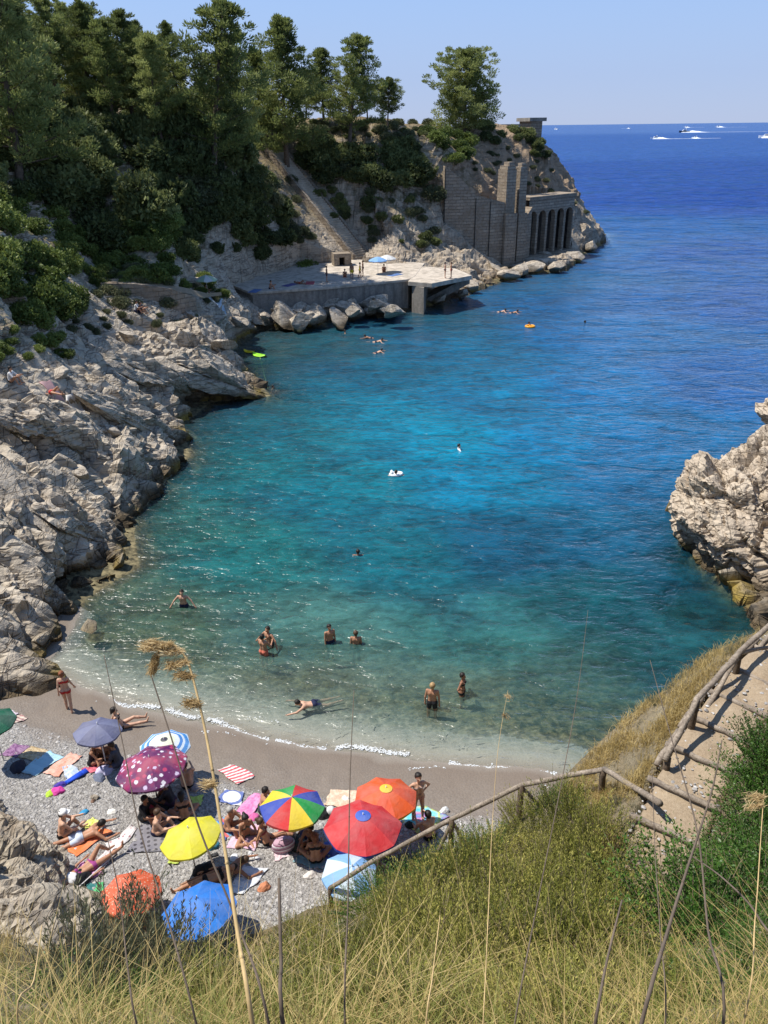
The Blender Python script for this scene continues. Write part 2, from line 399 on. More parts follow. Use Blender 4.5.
# beach side: rock dives under the pebbles; off-map sides stay
bl = 21.3 + .35 * np.clip(GX + 12, -6, 6)
ZB -= np.clip(bl - GY, 0, 4) * 1.5 * (GX > -17)
# terrace of the pier stays flat
TER = np.array([W(x, y, z=3.0)[:2] for x, y in ((240, 296), (330, 288), (410, 282), (420, 268), (350, 263), (300, 266), (225, 290))])
tin = inside(GX, GY, TER); td = seg_dist(GX, GY, TER)
ZB = np.where(tin, np.minimum(ZB, 2.5), ZB)
# cuts for the stairway, the masonry walls and the arcade
ST0 = W(362, 258, z=3.2); ST1 = W(272, 146, Y=106.5)
def cut(A, B, zf, front, back=0.0, zb=None, rise=.35, ext=0.6, flip=1, r0=0.0):
    """lower the ground on the front (right-hand) side of A->B to zf"""
    global ZB
    A = np.asarray(A)[:2]; B = np.asarray(B)[:2]; d = B - A; L = np.hypot(*d); d = d / L; nf = np.array([d[1], -d[0]]) * flip
    u = (GX - A[0]) * d[0] + (GY - A[1]) * d[1]; v = (GX - A[0]) * nf[0] + (GY - A[1]) * nf[1]
    zz = np.broadcast_to(zf(np.clip(u / L, 0, 1)) if callable(zf) else zf, ZB.shape)
    m = (u > -ext) & (u < L + ext) & (v > -back) & (v < front)
    ZB = np.where(m, np.minimum(ZB, zz + rise * np.clip(v - r0, 0, 99)), ZB)
dz_ = ST1[2] - ST0[2]
for fl in (1, -1): cut(ST0, ST1, lambda t: ST0[2] + dz_ * t - .25, 9, .2, rise=(1.5, .35)[fl < 0], ext=2.0, flip=fl, r0=2.0)
AR0 = W(526, 253, Y=113); AR1 = W(571, 241, Y=120)
cut(AR0, AR1, .9, 9, 5.0, rise=.0, ext=.6); 
_d = (AR1 - AR0)[:2]; _d /= np.hypot(*_d); _n = np.array([_d[1], -_d[0]])
cut(W(498, 262, Y=109), AR0, .9, 8, 1.5, rise=0, ext=.8)
for a_, b_ in (((444, 222, 106), (459, 232, 106.2)), ((459, 232, 106.2), (474, 248, 106.6)), ((474, 248, 106.6), (488, 256, 107.2)), ((488, 256, 107.2), (504, 260, 108.2))):
    qa, qb = W(a_[0], a_[1], Y=a_[2]), W(b_[0], b_[1], Y=b_[2]); cut(qa, qb, lambda t, qa=qa, qb=qb: qa[2] * (1 - t) + qb[2] * t, 5, .3, rise=-.25, ext=.4)
nx_, ny_ = np.gradient(ZB, xs, axis=1), np.gradient(ZB, ys, axis=0)
NR = np.stack([-nx_, -ny_, np.ones_like(ZB)], -1).reshape(-1, 3); NR[:, :2] = np.clip(NR[:, :2], -2.2, 2.2); NR /= np.linalg.norm(NR, axis=1)[:, None]
P0 = np.stack([GX, GY, ZB], -1).reshape(-1, 3)
steep = np.clip((np.hypot(nx_, ny_).ravel() - .7) / .6, 0, 1)
low = np.clip((8 - P0[:, 2]) / 4, 0, 1)
amp = np.maximum(np.maximum(steep * .95, low), np.interp(P0[:, 1], [80, 105], [.3, .6])) * np.where(tin.ravel(), .05, np.clip(td.ravel() / 2.5, .15, 1))
amp *= np.clip((P0[:, 1] - 18) / 6, .3, 1)
for a_, b_, r_ in ((ST0, ST1, 2.6), (AR0, AR1, 3.0), (W(444, 222, Y=106), W(474, 248, Y=106.6), 1.2), (W(474, 248, Y=106.6), AR0, 1.5)):
    amp *= np.clip((seg_dist(GX, GY, np.array([a_[:2], b_[:2]]), False).ravel() - r_ * .6) / r_, .06, 1)
near = np.clip((75 - P0[:, 1]) / 20, 0, 1)
D = rockdisp(P0, 1.25, 11)
P1 = P0 + NR * (D * amp * (0.8 + .15 * near))[:, None]
M_head = rock_mat('limestone_headland', (.54, .465, .36), (.19, .158, .125), 'head', .8)
P1[:, 2] = np.where(P0[:, 2] < -.3, np.minimum(P1[:, 2], -.15), P1[:, 2])
me = mesh_np('headland', P1, grid_faces(len(ys), len(xs)), M_head, False)
headland = struct(link('headland', me))
BV_H = BVHTree.FromPolygons([Vector(p) for p in P1], grid_faces(len(ys), len(xs)).tolist())
def hz(x, y):
    h = BV_H.ray_cast(Vector((x, y, 90)), Vector((0, 0, -1))); return h[0].z if h[0] else None
def hitp(bv, px, py):
    h = bv.ray_cast(Vector((0, 0, CAMZ)), Vector(ray(px, py)).normalized()); return np.array(h[0]) if h[0] else None

# far wooded mountain behind the left pines
gx, gy = np.meshgrid(np.linspace(-330, -70, 90), np.linspace(190, 420, 70))
gz = 66 * np.exp(-((gx + 190) / 75) ** 2 - ((gy - 300) / 70) ** 2) + 5 * fbm(np.stack([gx.ravel(), gy.ravel(), gx.ravel() * 0], -1) / 22, 5, 90).reshape(gx.shape) - 6
struct(link('hill', mesh_np('hill', np.stack([gx, gy, gz], -1).reshape(-1, 3), grid_faces(70, 90), plain('far_hill', (.17, .16, .14), .9, .35, .06), False)))

# ------------------------------------------------------------------ beach + seabed (one surface, two sheets)
xb = np.concatenate([np.arange(-45, -18, 1.), np.arange(-18, 14, .12), np.arange(14, 60, 1.)])
yb = [8.5]
while yb[-1] < 190: yb.append(yb[-1] + max(.11, .0065 * yb[-1]))
yb = np.array(yb)
BX, BY = np.meshgrid(xb, yb); BS = sdf_water(BX, BY)
def sea_depth(X, Y):
    dB = seg_dist(X, Y, BEACHL, False); dR = np.minimum(seg_dist(X, Y, np.r_[BEACHL[-1:], ROCKL], False), seg_dist(X, Y, np.r_[RIGHTL[::-1], [[10, 18.5], [6.5, 17.3], BEACHL[0]]], False))
    return np.clip((X - 9.5) / 2, 0, 1) * 1.8 * np.clip(dR, 0, 1) + np.minimum(np.minimum(.15 * dB + .012 * dB ** 1.6, .85 * dR + .03), 14)
def beach_z(S, X, Y):
    slope = np.interp(Y, [20, 27, 36, 60], [.145, .17, .3, .45]) + np.clip((X - 9) / 5, 0, 1) * .8
    land = .17 * np.clip(S, 0, 8) + .05 * np.clip(S - 8, 0, 30) + .1 * np.clip((S - 2.2) / .5, 0, 1)
    return np.where(S > 0, land, -sea_depth(X, Y))
BZ = beach_z(BS, BX, BY)
PB = np.stack([BX, BY, BZ], -1).reshape(-1, 3)
PB[:, 2] += .05 * fbm(PB * np.array([.8, .8, 0]), 4, 50) + np.where(PB[:, 2] > .15, .035, .01) * fbm(PB * np.array([3.5, 3.5, 0]), 3, 55)
dk = fbm(PB * np.array([.28, .28, 0]), 3, 58)
PB[:, 2] += np.where(PB[:, 2] < -.6, .5 * dk, 0)
FB = grid_faces(len(yb), len(xb)); fz = PB[FB][:, :, 2].max(1); fy = PB[FB][:, :, 1].mean(1)
b = NB('beach_pebbles'); p = b.pos(); z = b.n('SeparateXYZ', {0: p}).outputs[2]
v = b.n('TexVoronoi', {'Vector': p, 'Scale': 13.0}); v2 = b.n('TexVoronoi', {'Vector': p, 'Scale': 31.0})
n1 = b.noise(p, .9, 5); n2 = b.noise(p, 45, 3, .7)
c = b.ramp(b.n('SeparateXYZ', {0: v.outputs['Color']}), [(0, (.19, .175, .155)), (.4, (.3, .28, .255)), (.8, (.42, .395, .36)), (1, (.58, .555, .52))])
c = b.mix(.55, c, b.ramp(b.n('SeparateXYZ', {0: v2.outputs['Color']}), [(0, (.13, .12, .11)), (.5, (.28, .265, .245)), (1, (.46, .44, .41))]))
wet = b.ramp(b.math('ADD', z, b.math('MULTIPLY', b.math('SUBTRACT', n1, .5), .35)), [(.06, 1.0), (.42, .8), (.62, 0.0)])
sand = b.mix(n2, (.11, .086, .065), (.25, .2, .155))
c = b.mix(wet, c, sand); c = b.mix(b.ramp(b.math('ADD', z, .5), [(.40, 1.0), (.56, 0.0)]), c, b.mix(n2, (.22, .205, .175), (.46, .435, .375)))
h = b.math('MULTIPLY', b.math('ADD', v.outputs['Distance'], b.math('MULTIPLY', v2.outputs['Distance'], .5)), b.math('SUBTRACT', 1.15, wet))
bs = b.bsdf(c, .8, b.bump(h, .9, .05), .3); b.nt.links.new(b.ramp(wet, [(0, .85), (1, .62)]), bs.inputs['Roughness'])
M_beach = b.surf(bs)
b = NB('seabed_stones'); p = b.pos(); n1 = b.noise(p, .35, 4); n2 = b.noise(p, 3, 5, .7)
v = b.n('TexVoronoi', {'Vector': p, 'Scale': 4.5})
c = b.ramp(b.n('SeparateXYZ', {0: v.outputs['Color']}), [(0, (.26, .25, .215)), (.6, (.43, .415, .365)), (1, (.64, .62, .56))])
c = b.mix(.5, c, b.ramp(n2, [(.3, (.24, .23, .2)), (.7, (.58, .56, .49))]))
c = b.mix(b.ramp(n1, [(.58, 0.0), (.7, .5)]), c, (.2, .19, .09))
zb_ = b.n('SeparateXYZ', {0: p}).outputs[2]; yb_ = b.n('SeparateXYZ', {0: p}).outputs[1]; xb_ = b.n('SeparateXYZ', {0: p}).outputs[0]; bz_ = b.ramp(b.math('DIVIDE', b.math('ADD', yb_, b.math('MULTIPLY', xb_, .35)), 40), [(.45, 1.0), (.53, 0.0)])
c = b.mix(b.math('SUBTRACT', 1.0, bz_), c, b.mix(b.ramp(n2, [(.4, 0.0), (.6, 1.0)]), (.06, .055, .035), (.24, .2, .11)))
c = b.mix(b.math('MULTIPLY', bz_, b.ramp(b.math('ADD', b.math('ADD', zb_, 1.0), b.math('MULTIPLY', b.math('SUBTRACT', n1, .5), .7)), [(.3, 0.0), (.8, 1.0)])), c, b.mix(n2, (.22, .205, .175), (.46, .435, .375)))
M_bed = b.surf(b.bsdf(c, .9, None, .1))
def sub(name, mask, m):
    F = FB[mask]; u, inv = np.unique(F, return_inverse=True)
    return struct(link(name, mesh_np(name, PB[u], inv.reshape(F.shape), m, True)))
near_b = (fy < 26.5)
bm_ = (fz > -.25) & near_b & (PB[FB][:, :, 0].mean(1) < 12)
beach = sub('beach', bm_, M_beach); seabed = sub('seabed', ~bm_ & (fz < .6), M_bed)
BV_B = BVHTree.FromPolygons([Vector(q) for q in PB], FB[bm_].tolist())
def bz(x, y):
    h = BV_B.ray_cast(Vector((x, y, 40)), Vector((0, 0, -1))); return h[0].z if h[0] else 1.0

# ------------------------------------------------------------------ sea
s_ = np.linspace(-1.5, 1.5, 200); yw = [8.]
while yw[-1] < 70000: yw.append(yw[-1] * 1.017 + .02)
yw = np.array(yw); SX, WY = np.meshgrid(s_, yw); WX = SX * (WY + 14)
depth = np.maximum(-sdf_water(WX, WY), 0)
slope = np.interp(WY, [20, 27, 36, 60], [.145, .17, .3, .45]) ; depth = np.where(depth > 0, np.maximum(sea_depth(np.clip(WX, -400, 400), np.clip(WY, 0, 400)), 0), 0)
def lin(c):
    c = np.array(c) / 255.; return np.where(c < .04045, c / 12.92, ((c + .055) / 1.055) ** 2.4)
ANC = [(560, 128, (78, 114, 186)), (700, 128, (78, 114, 186)), (560, 145, (48, 92, 172)), (740, 145, (48, 92, 172)), (650, 180, (32, 76, 160)), (750, 200, (30, 72, 158)), (690, 250, (24, 74, 150)), (640, 235, (24, 88, 160)),  # first anchors: pale horizon haze painted into the water colour
       (650, 300, (18, 86, 152)), (750, 300, (22, 76, 150)), (600, 330, (14, 98, 160)), (720, 380, (20, 86, 155)), (600, 390, (10, 105, 165)), (480, 400, (4, 122, 168)), (450, 440, (0, 136, 176)), (540, 440, (6, 118, 172)), (400, 420, (6, 124, 160)), (640, 440, (16, 102, 158)),
       (480, 480, (4, 124, 168)), (350, 490, (14, 118, 142)), (330, 350, (14, 86, 106)), (290, 350, (20, 76, 88)), (420, 320, (14, 84, 112)), (520, 290, (16, 94, 142)), (380, 370, (10, 100, 132)), (440, 350, (10, 104, 146)), (250, 420, (20, 92, 110)), (240, 470, (22, 104, 118)),
       (300, 440, (16, 110, 132)), (560, 300, (16, 92, 150)), (250, 560, (30, 118, 126)), (180, 530, (44, 108, 108)), (400, 560, (20, 112, 132)), (500, 545, (16, 86, 120)), (600, 540, (14, 90, 128)), (640, 480, (14, 96, 146)), (660, 580, (14, 76, 92)), (600, 600, (24, 92, 106)), (700, 600, (20, 66, 72)),  # dark anchors off the right cliff paint in its shade and reflection
       (640, 650, (36, 92, 98)), (300, 630, (88, 142, 142)), (480, 640, (62, 134, 138)), (150, 620, (84, 116, 100)), (560, 690, (70, 112, 112)), (300, 700, (132, 150, 142)), (450, 700, (118, 148, 142)), (430, 265, (20, 84, 128)), (380, 300, (14, 74, 96)), (620, 250, (20, 92, 160))]
wk = np.stack([WX / (WY + 3), np.log(WY)], -1).reshape(-1, 2); num = 0; den = 0
for px, py, c in ANC:
    q = W(px, py, z=0); q = np.array([q[0] / (q[1] + 3), math.log(q[1])])
    w = 1 / (((wk - q) ** 2).sum(1) + .003) ** 2.6; num = num + w[:, None] * lin(c); den = den + w
wcol = num / den[:, None]
me = mesh_np('sea', np.stack([WX, WY, WX * 0], -1).reshape(-1, 3), grid_faces(len(yw), 200), None, True)
a = me.attributes.new('body', 'FLOAT_COLOR', 'POINT'); a.data.foreach_set('color', np.c_[np.clip(wcol * .66 * np.array([.95, 1.02, .9]), 0, 1), np.ones(len(wcol))].astype(np.float32).ravel())
a = me.attributes.new('depth', 'FLOAT', 'POINT'); a.data.foreach_set('value', depth.ravel().astype(np.float32))
b = NB('sea_water'); p = b.pos(); sp = b.n('SeparateXYZ', {0: p})
body = b.n('Attribute', attribute_name='body').outputs['Color']; dep = b.n('Attribute', attribute_name='depth').outputs['Fac']
mp = b.n('Mapping', {0: p, 2: (0, 0, .25), 3: (.75, 1.5, 1)}).outputs[0]
w1 = b.noise(mp, 1.9, 3, .6, .7); w2 = b.noise(mp, .42, 4, .6, .6); w3 = b.noise(p, .06, 3, .6); w4 = b.noise(p, .013, 4, .65)
farf = b.ramp(b.math('DIVIDE', sp.outputs[1], 400), [(.05, 0.0), (.5, 1.0)])
# ripples: height for the glitter; the same noise paints light and dark reflections into the colour
hh = b.math('ADD', b.math('MULTIPLY', w1, .35), b.math('ADD', w2, b.math('MULTIPLY', b.math('MULTIPLY', w3, farf), 14.0)))
nrm = b.bump(hh, .8, .42)
pat = b.n('TexNoise', {'Vector': p, 'Scale': .11, 'Detail': 5, 'Roughness': .62}).outputs[0]
cl = b.mix(b.ramp(pat, [(.5, 0.0), (.64, .45)]), body, (.006, .05, .1))           # sea-grass patches under the water
cl = b.mix(b.ramp(w4, [(.4, 0.0), (.62, .35)]), cl, b.mix(1.0, body, (.62, .68, .85), 'MULTIPLY'))
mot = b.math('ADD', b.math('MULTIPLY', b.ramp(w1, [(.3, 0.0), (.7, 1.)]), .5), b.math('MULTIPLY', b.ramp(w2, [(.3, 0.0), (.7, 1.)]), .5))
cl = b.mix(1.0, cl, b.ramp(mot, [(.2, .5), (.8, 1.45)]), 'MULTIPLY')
# clear shallows: caustic light net painted into the transparent colour
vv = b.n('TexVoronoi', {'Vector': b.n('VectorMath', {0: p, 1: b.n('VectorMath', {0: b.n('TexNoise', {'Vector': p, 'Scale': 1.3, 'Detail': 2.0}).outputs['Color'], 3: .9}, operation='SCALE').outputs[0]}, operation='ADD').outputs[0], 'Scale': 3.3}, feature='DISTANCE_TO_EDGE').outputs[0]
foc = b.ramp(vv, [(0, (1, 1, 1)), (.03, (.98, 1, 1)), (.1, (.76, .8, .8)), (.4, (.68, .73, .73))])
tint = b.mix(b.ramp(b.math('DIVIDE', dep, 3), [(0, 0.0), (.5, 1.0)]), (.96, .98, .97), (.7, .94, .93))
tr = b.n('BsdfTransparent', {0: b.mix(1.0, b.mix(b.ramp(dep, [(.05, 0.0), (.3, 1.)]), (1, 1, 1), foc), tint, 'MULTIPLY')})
op = b.math('SUBTRACT', 1.0, b.math('POWER', 2.718, b.math('MULTIPLY', dep, -.68)))
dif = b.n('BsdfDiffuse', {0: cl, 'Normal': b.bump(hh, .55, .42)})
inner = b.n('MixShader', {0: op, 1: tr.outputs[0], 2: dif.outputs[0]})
fr = b.n('Fresnel', {0: 1.33, 1: nrm}).outputs[0]
gl = b.n('BsdfGlossy', {0: (1, 1, 1, 1), 1: .27, 'Normal': nrm})
fr = b.math('MULTIPLY', fr, b.math('SUBTRACT', 1.0, b.math('MULTIPLY', farf, .76)))
M_sea = b.surf(b.n('MixShader', {0: fr, 1: inner.outputs[0], 2: gl.outputs[0]}))
me.materials.append(M_sea); struct(link('sea', me))

# surf along the beach
mb = MB(); L = BEACHL[:-1]; tot = np.r_[0, np.cumsum(np.linalg.norm(np.diff(L, axis=0), axis=1))]
b = NB('foam'); M_foam = b.surf(b.bsdf((.55, .57, .57), .6))
def along(s): return np.array([np.interp(s, tot, L[:, 0]), np.interp(s, tot, L[:, 1])])
for line, (off, cnt, wid) in enumerate(((-.03, 3600, .055), (.5, 420, .03), (-.75, 200, .05))):
    for i in range(cnt):
        s = random.uniform(0, tot[-1]); q = along(s); t = along(min(s + .3, tot[-1])) - along(max(s - .3, 0)); t /= np.linalg.norm(t); nn = np.array([t[1], -t[0]])
        k = math.sin(s * .9 + line * 2) * .18 + math.sin(s * 2.7 + line) * .07
        if vnoise(np.array([[s * .5, line * 7.3, 0]]))[0] < (-.9, .05, .15)[line] or vnoise(np.array([[s * 3.1, line * 7.3, 4]]))[0] < (-.45, -.15, -.1)[line]: continue
        q = q - nn * (off + k + random.gauss(0, wid)) * (1 if True else 1)
        zf = bz(q[0], q[1]) if off > 0 else .0
        zf = max(zf, 0) + .012; r = random.uniform(.006, .022); a0 = random.random() * 6
        V = [(q[0] + r * random.uniform(.6, 1.3) * math.cos(a0 + g) * 1.6, q[1] + r * random.uniform(.6, 1.3) * math.sin(a0 + g), zf) for g in (0, 1.05, 2.1, 3.14, 4.2, 5.2)] + [(q[0], q[1], zf + r * .35)]
        mb.add(V, [(j, (j + 1) % 6, 6) for j in range(6)])
tag(link('surf_foam', mb.mesh('surf_foam', M_foam)), None, None, None, 'stuff')

# pebbles lying loose on the beach
ico = bmesh.new(); bmesh.ops.create_icosphere(ico, subdivisions=1, radius=1); iv = np.array([v.co[:] for v in ico.verts]); jf = np.array([[v.index for v in f.verts] for f in ico.faces]); ico.free()
VV = []; FF = []; k = 0
for i in range(5200):
    px, py = random.uniform(-30, 560), random.uniform(700, 930)
    h = hitp(BV_B, px, py)
    if h is None or h[2] < .45: continue
    r = random.choice((.02, .025, .03, .04, .06)) * random.uniform(.7, 1.3)
    V = iv * np.array([r * random.uniform(.8, 1.4), r, r * .6]); g = random.random() * 6
    V = V @ np.array([[math.cos(g), math.sin(g), 0], [-math.sin(g), math.cos(g), 0], [0, 0, 1]])
    VV.append(V + h); FF.append(jf + k); k += 12
b = NB('loose_pebbles'); p = b.pos(); M_peb = b.surf(b.bsdf(b.ramp(b.noise(p, 9, 2), [(.35, (.16, .15, .14)), (.5, (.33, .31, .29)), (.7, (.55, .53, .5))]), .8))
tag(link('pebbles', mesh_np('pebbles', np.concatenate(VV), np.concatenate(FF), M_peb, False)), None, None, None, 'stuff')

# ------------------------------------------------------------------ near hillside
NC = [(0, 0, 15.9), (-6, 0, 15.5), (6, 0, 16.2), (14, 2, 16), (-14, 2, 13), (-14, 8, 8), (-13, 13, 3.2), (16, 10, 14)]
def np_(*a):
    for px, py, Y, dz in a:
        q = W(px, py, Y=Y); NC.append((q[0], q[1], q[2] + dz))
np_((384, 1024, 1.9, -.35), (700, 1024, 1.8, -.35), (0, 1024, 2.2, -.35), (250, 1000, 2.2, -.4), (300, 935, 3.9, -.5), (150, 950, 4.0, -.5), (50, 960, 4.2, -.5), (520, 935, 4.4, -.5), (520, 860, 7.2, -.5), (420, 930, 4.6, -.5), (400, 900, 6.2, -.5),
    (384, 870, 10.3, -.2), (440, 850, 9.6, -.4), (600, 850, 7.2, -.4), (560, 800, 9.0, -.3), (0, 935, 5.8, -.2), (720, 850, 6.3, -.6), (768, 780, 7.6, -.7), (768, 900, 4.0, -.5), (620, 950, 3.8, -.5),
    (660, 850, 7.65, 0), (675, 800, 8.45, 0), (705, 745, 9.1, 0), (735, 700, 9.95, 0), (768, 655, 10.9, 0), (640, 705, 11.6, 0), (600, 740, 11.4, 0), (700, 660, 13.2, 0), (768, 628, 15.2, 0), (605, 795, 9.6, 0), (570, 780, 10.6, 0), (540, 790, 10.6, 0), (820, 640, 12, 0.2))
for x, y, z in ((2.2, 10.2, 5.3), (1, 10.8, 3.8), (-1, 11.4, 2.0), (-2.5, 9.8, 2.6), (-3.5, 8.5, 3.4), (0, 12.3, 1.4), (2, 12.4, 2.2), (4, 13.3, 2.6), (5.2, 15.6, 1.2), (8, 18, .6), (9.5, 18.6, 0), (3, 14.4, .9), (12, 20.5, .3), (14, 17, 6), (13, 13, 10), (6.5, 17.6, -.4), (0, 14, .6), (-5, 10.2, 2.4), (-8, 12, 2.0), (-7, 8.6, 5.5), (-10, 8, 7)):
    NC.append((x, y, z))
NTPS = tps(NC)
xn = np.arange(-16, 18, .085); yn = np.arange(-3, 21, .085)
NX, NY = np.meshgrid(xn, yn); NZ = NTPS(NX, NY)
NZ += .12 * fbm(np.stack([NX.ravel() * .9, NY.ravel() * .9, NX.ravel() * 0], -1), 5, 70).reshape(NX.shape)
NZ = np.where(NZ < .1, .1 + (NZ - .1) * 5, NZ); NZ = np.maximum(NZ, -9)
# the path: a stepped earth strip cut into the slope
PATHP = np.array([W(a, b_, Y=c)[:2] for a, b_, c in ((652, 880, 7.0), (668, 838, 7.75), (688, 795, 8.45), (707, 758, 9.0), (726, 726, 9.55), (752, 692, 10.3), (800, 652, 11.4), (870, 612, 13.0))])
_pd = np.r_[0, np.cumsum(np.linalg.norm(np.diff(PATHP, axis=0), axis=1))]
_ss = np.arange(0, _pd[-1], .05)
PXY = np.stack([np.interp(_ss, _pd, PATHP[:, 0]), np.interp(_ss, _pd, PATHP[:, 1])], 1)
for _ in range(30): PXY[1:-1] = (PXY[:-2] + PXY[1:-1] * 2 + PXY[2:]) / 4
_zp = NTPS(PXY[:, 0], PXY[:, 1]); PZL = np.polyval(np.polyfit(_ss, _zp, 2), _ss)
RISE = [.3, .9, 1.55, 2.25, 2.95, 3.65, 4.4, 5.2, 6.0, 6.8]
PZ = np.zeros_like(PZL); _r = [0] + RISE + [99]
for a, c in zip(_r[:-1], _r[1:]):
    m = (_ss >= a) & (_ss < c); zz = PZL[m]
    PZ[m] = np.linspace(zz.mean() - .02, zz.mean() + .02, m.sum())
_q = np.c_[NX.ravel(), NY.ravel()]; _bd = np.full(len(_q), 9e9); _bi = np.zeros(len(_q), int)
for i in range(0, len(PXY), 2):
    d = ((_q - PXY[i]) ** 2).sum(1); m = d < _bd; _bd[m] = d[m]; _bi[m] = i
_bd = np.sqrt(_bd).reshape(NX.shape); _pz = PZ[_bi].reshape(NX.shape)
NZ = np.where(_bd < .5, np.minimum(NZ, _pz - .2), np.where(_bd < 1.0, NZ * 1, NZ))
wgt = np.clip((1.15 - _bd) / .6, 0, 1); NZ = np.where(_bd >= .5, NZ * (1 - wgt) + wgt * np.clip(NZ, _pz - .1, _pz + .12), NZ)
bvn_f = grid_faces(len(yn), len(xn))
b = NB('dry_hillside'); p = b.pos(); n1 = b.noise(p, 1.1, 5, .6); n2 = b.noise(p, 9, 5, .7); n3 = b.noise(p, 40, 3, .6)
nz = b.n('SeparateXYZ', {0: b.n('NewGeometry').outputs['Normal']}).outputs[2]
c = b.mix(b.ramp(n2, [(.3, 0.0), (.7, 1.0)]), (.1, .085, .05), (.3, .235, .15))
c = b.mix(b.ramp(n1, [(.45, 0.0), (.65, .7)]), c, (.34, .29, .2))
c = b.mix(b.ramp(n3, [(.5, 0.0), (.7, .6)]), c, (.1, .09, .05))
M_near = b.surf(b.bsdf(c, .95, b.bump(b.math('ADD', n2, b.math('MULTIPLY', n3, .4)), .9, .09), .1))
PN = np.stack([NX, NY, NZ], -1).reshape(-1, 3)
hillside = struct(link('hillside', mesh_np('hillside', PN, bvn_f, M_near, True)))
BV_N = BVHTree.FromPolygons([Vector(q) for q in PN], bvn_f.tolist())
def nzf(x, y):
    h = BV_N.ray_cast(Vector((x, y, 40)), Vector((0, 0, -1))); return h[0].z if h[0] else 0
# path surface
PN_ = np.gradient(PXY, axis=0); PN_ /= np.linalg.norm(PN_, axis=1)[:, None]; PSD = np.stack([PN_[:, 1], -PN_[:, 0]], 1)
Vp = []
for i in range(len(PXY)):
    for k in np.linspace(-.52, .52, 13):
        q = PXY[i] + PSD[i] * k
        Vp.append((q[0], q[1], PZ[i] + .02 * math.sin(k * 5 + i * .3) - .03 * abs(k) - (.3 if abs(k) > .5 else 0)))
Vp = np.array(Vp); Vp[:, 2] += .02 * fbm(Vp * 6, 3, 5)
b = NB('path_earth'); p = b.pos(); n1 = b.noise(p, 2.2, 5); n2 = b.noise(p, 22, 4, .7)
M_path = b.surf(b.bsdf(b.mix(.4, b.ramp(n1, [(.3, (.27, .195, .125)), (.7, (.42, .33, .225))]), b.ramp(n2, [(.3, (.17, .125, .08)), (.7, (.42, .34, .24))])), .95, b.bump(n2, .6, .04), .1))
struct(link('path', mesh_np('path', Vp, grid_faces(len(PXY), 13)[:, ::-1], M_path, True)))
VV = []; FF = []; k = 0
for i in range(900):
    s_ = random.uniform(0, _ss[-1]); i_ = min(int(s_ / .05), len(PXY) - 1); w_ = max(-.5, min(.5, random.gauss(0, .3) + random.choice((-.28, .28)))); q = np.r_[PXY[i_] + PSD[i_] * w_, PZ[i_] - .03 * abs(w_)]
    r = random.choice((.006, .008, .01, .014, .02, .03)) * random.uniform(.7, 1.2); g = random.random() * 6; V = iv * np.array([r * 1.4, r, r * .6]); V = V @ np.array([[math.cos(g), math.sin(g), 0], [-math.sin(g), math.cos(g), 0], [0, 0, 1]])
    VV.append(V + q); FF.append(jf + k); k += 12
tag(link('gravel', mesh_np('gravel', np.concatenate(VV), np.concatenate(FF), M_peb, False)), None, None, None, 'stuff')
M_log = wood_mat('weathered_wood', (.14, .11, .085), (.48, .4, .31))
M_logd = wood_mat('brown_wood', (.07, .05, .035), (.22, .165, .115))
def pathpt(s, k, dz=0):
    i = min(int(s / .05), len(PXY) - 1); q = PXY[i] + PSD[i] * k; return np.array([q[0], q[1], PZ[i] + dz])
def stick(a, c, r0, r1, sag=.0, seg=7, wob=.012):
    a, c = np.asarray(a, float), np.asarray(c, float); P = []
    for i in range(seg):
        t = i / (seg - 1); q = a * (1 - t) + c * t; q[2] -= sag * 4 * t * (1 - t)
        P.append(q + np.array([random.uniform(-wob, wob) for _ in range(3)]))
    return P, [r0 + (r1 - r0) * i / (seg - 1) for i in range(seg)]
ords = ['lowest', 'second lowest', 'third', 'fourth', 'fifth', 'sixth', 'seventh', 'eighth', 'ninth', 'topmost']
for i, s in enumerate(RISE):
    m = MB(); c = pathpt(s + .02, 0); P, R = stick(pathpt(s + .03, -.58, -.04), pathpt(s + .03, .55, -.03), .05, .046, 0, 8, .01)
    m.tube([p - c for p in P], R, 9, wob=.06)
    t = link('timber_step', m.mesh('timber_step', M_log), None, c)
    if i % 3 == 0:
        m2 = MB(); q = pathpt(s - .06, -.15 + .1 * i / 3) - c; m2.tube([q + (0, 0, -.25), q + (0, 0, -.01)], [.045, .05], 8, wob=.05)
        link('peg', m2.mesh('peg', M_logd), t)
    tag(t, ['lowest timber step edge, beside the green bush, where the path runs into the shrubs', 'timber step edge one above the lowest on the hillside path', 'timber step with a dark gap below, at the end of the lower handrail',
            'timber step just above the handrail corner of the path', 'timber step at the foot of the upper fence post', 'timber step in the middle of the upper fence shadow',
            'timber step below the braced post of the upper fence', 'timber step level with the braced post of the upper fence', 'timber step beyond the braced post near the photo edge', 'last timber step at the right photo edge'][i], 'timber step', 'timber steps of the hillside path')
# log edging along the seaward side of the path
for i, (s0, s1) in enumerate(((1.9, 2.6), (2.7, 3.5), (3.55, 4.4), (4.5, 5.4))):
    m = MB(); c = pathpt(s0, -.55); P, R = stick(pathpt(s0, -.55, -.03), pathpt(s1, -.53, .0), .05, .045, 0, 7, .015)
    m.tube([p - c for p in P], R, 9, wob=.07)
    tag(link('edging_log', m.mesh('edging_log', M_log), None, c), ['bleached log edging the path beside the handrail corner', 'bleached log edging the path below the upper fence post', 'crooked log edging the path between two fence posts', 'log edging the path at the braced post'][i], 'log', 'edging logs of the hillside path')
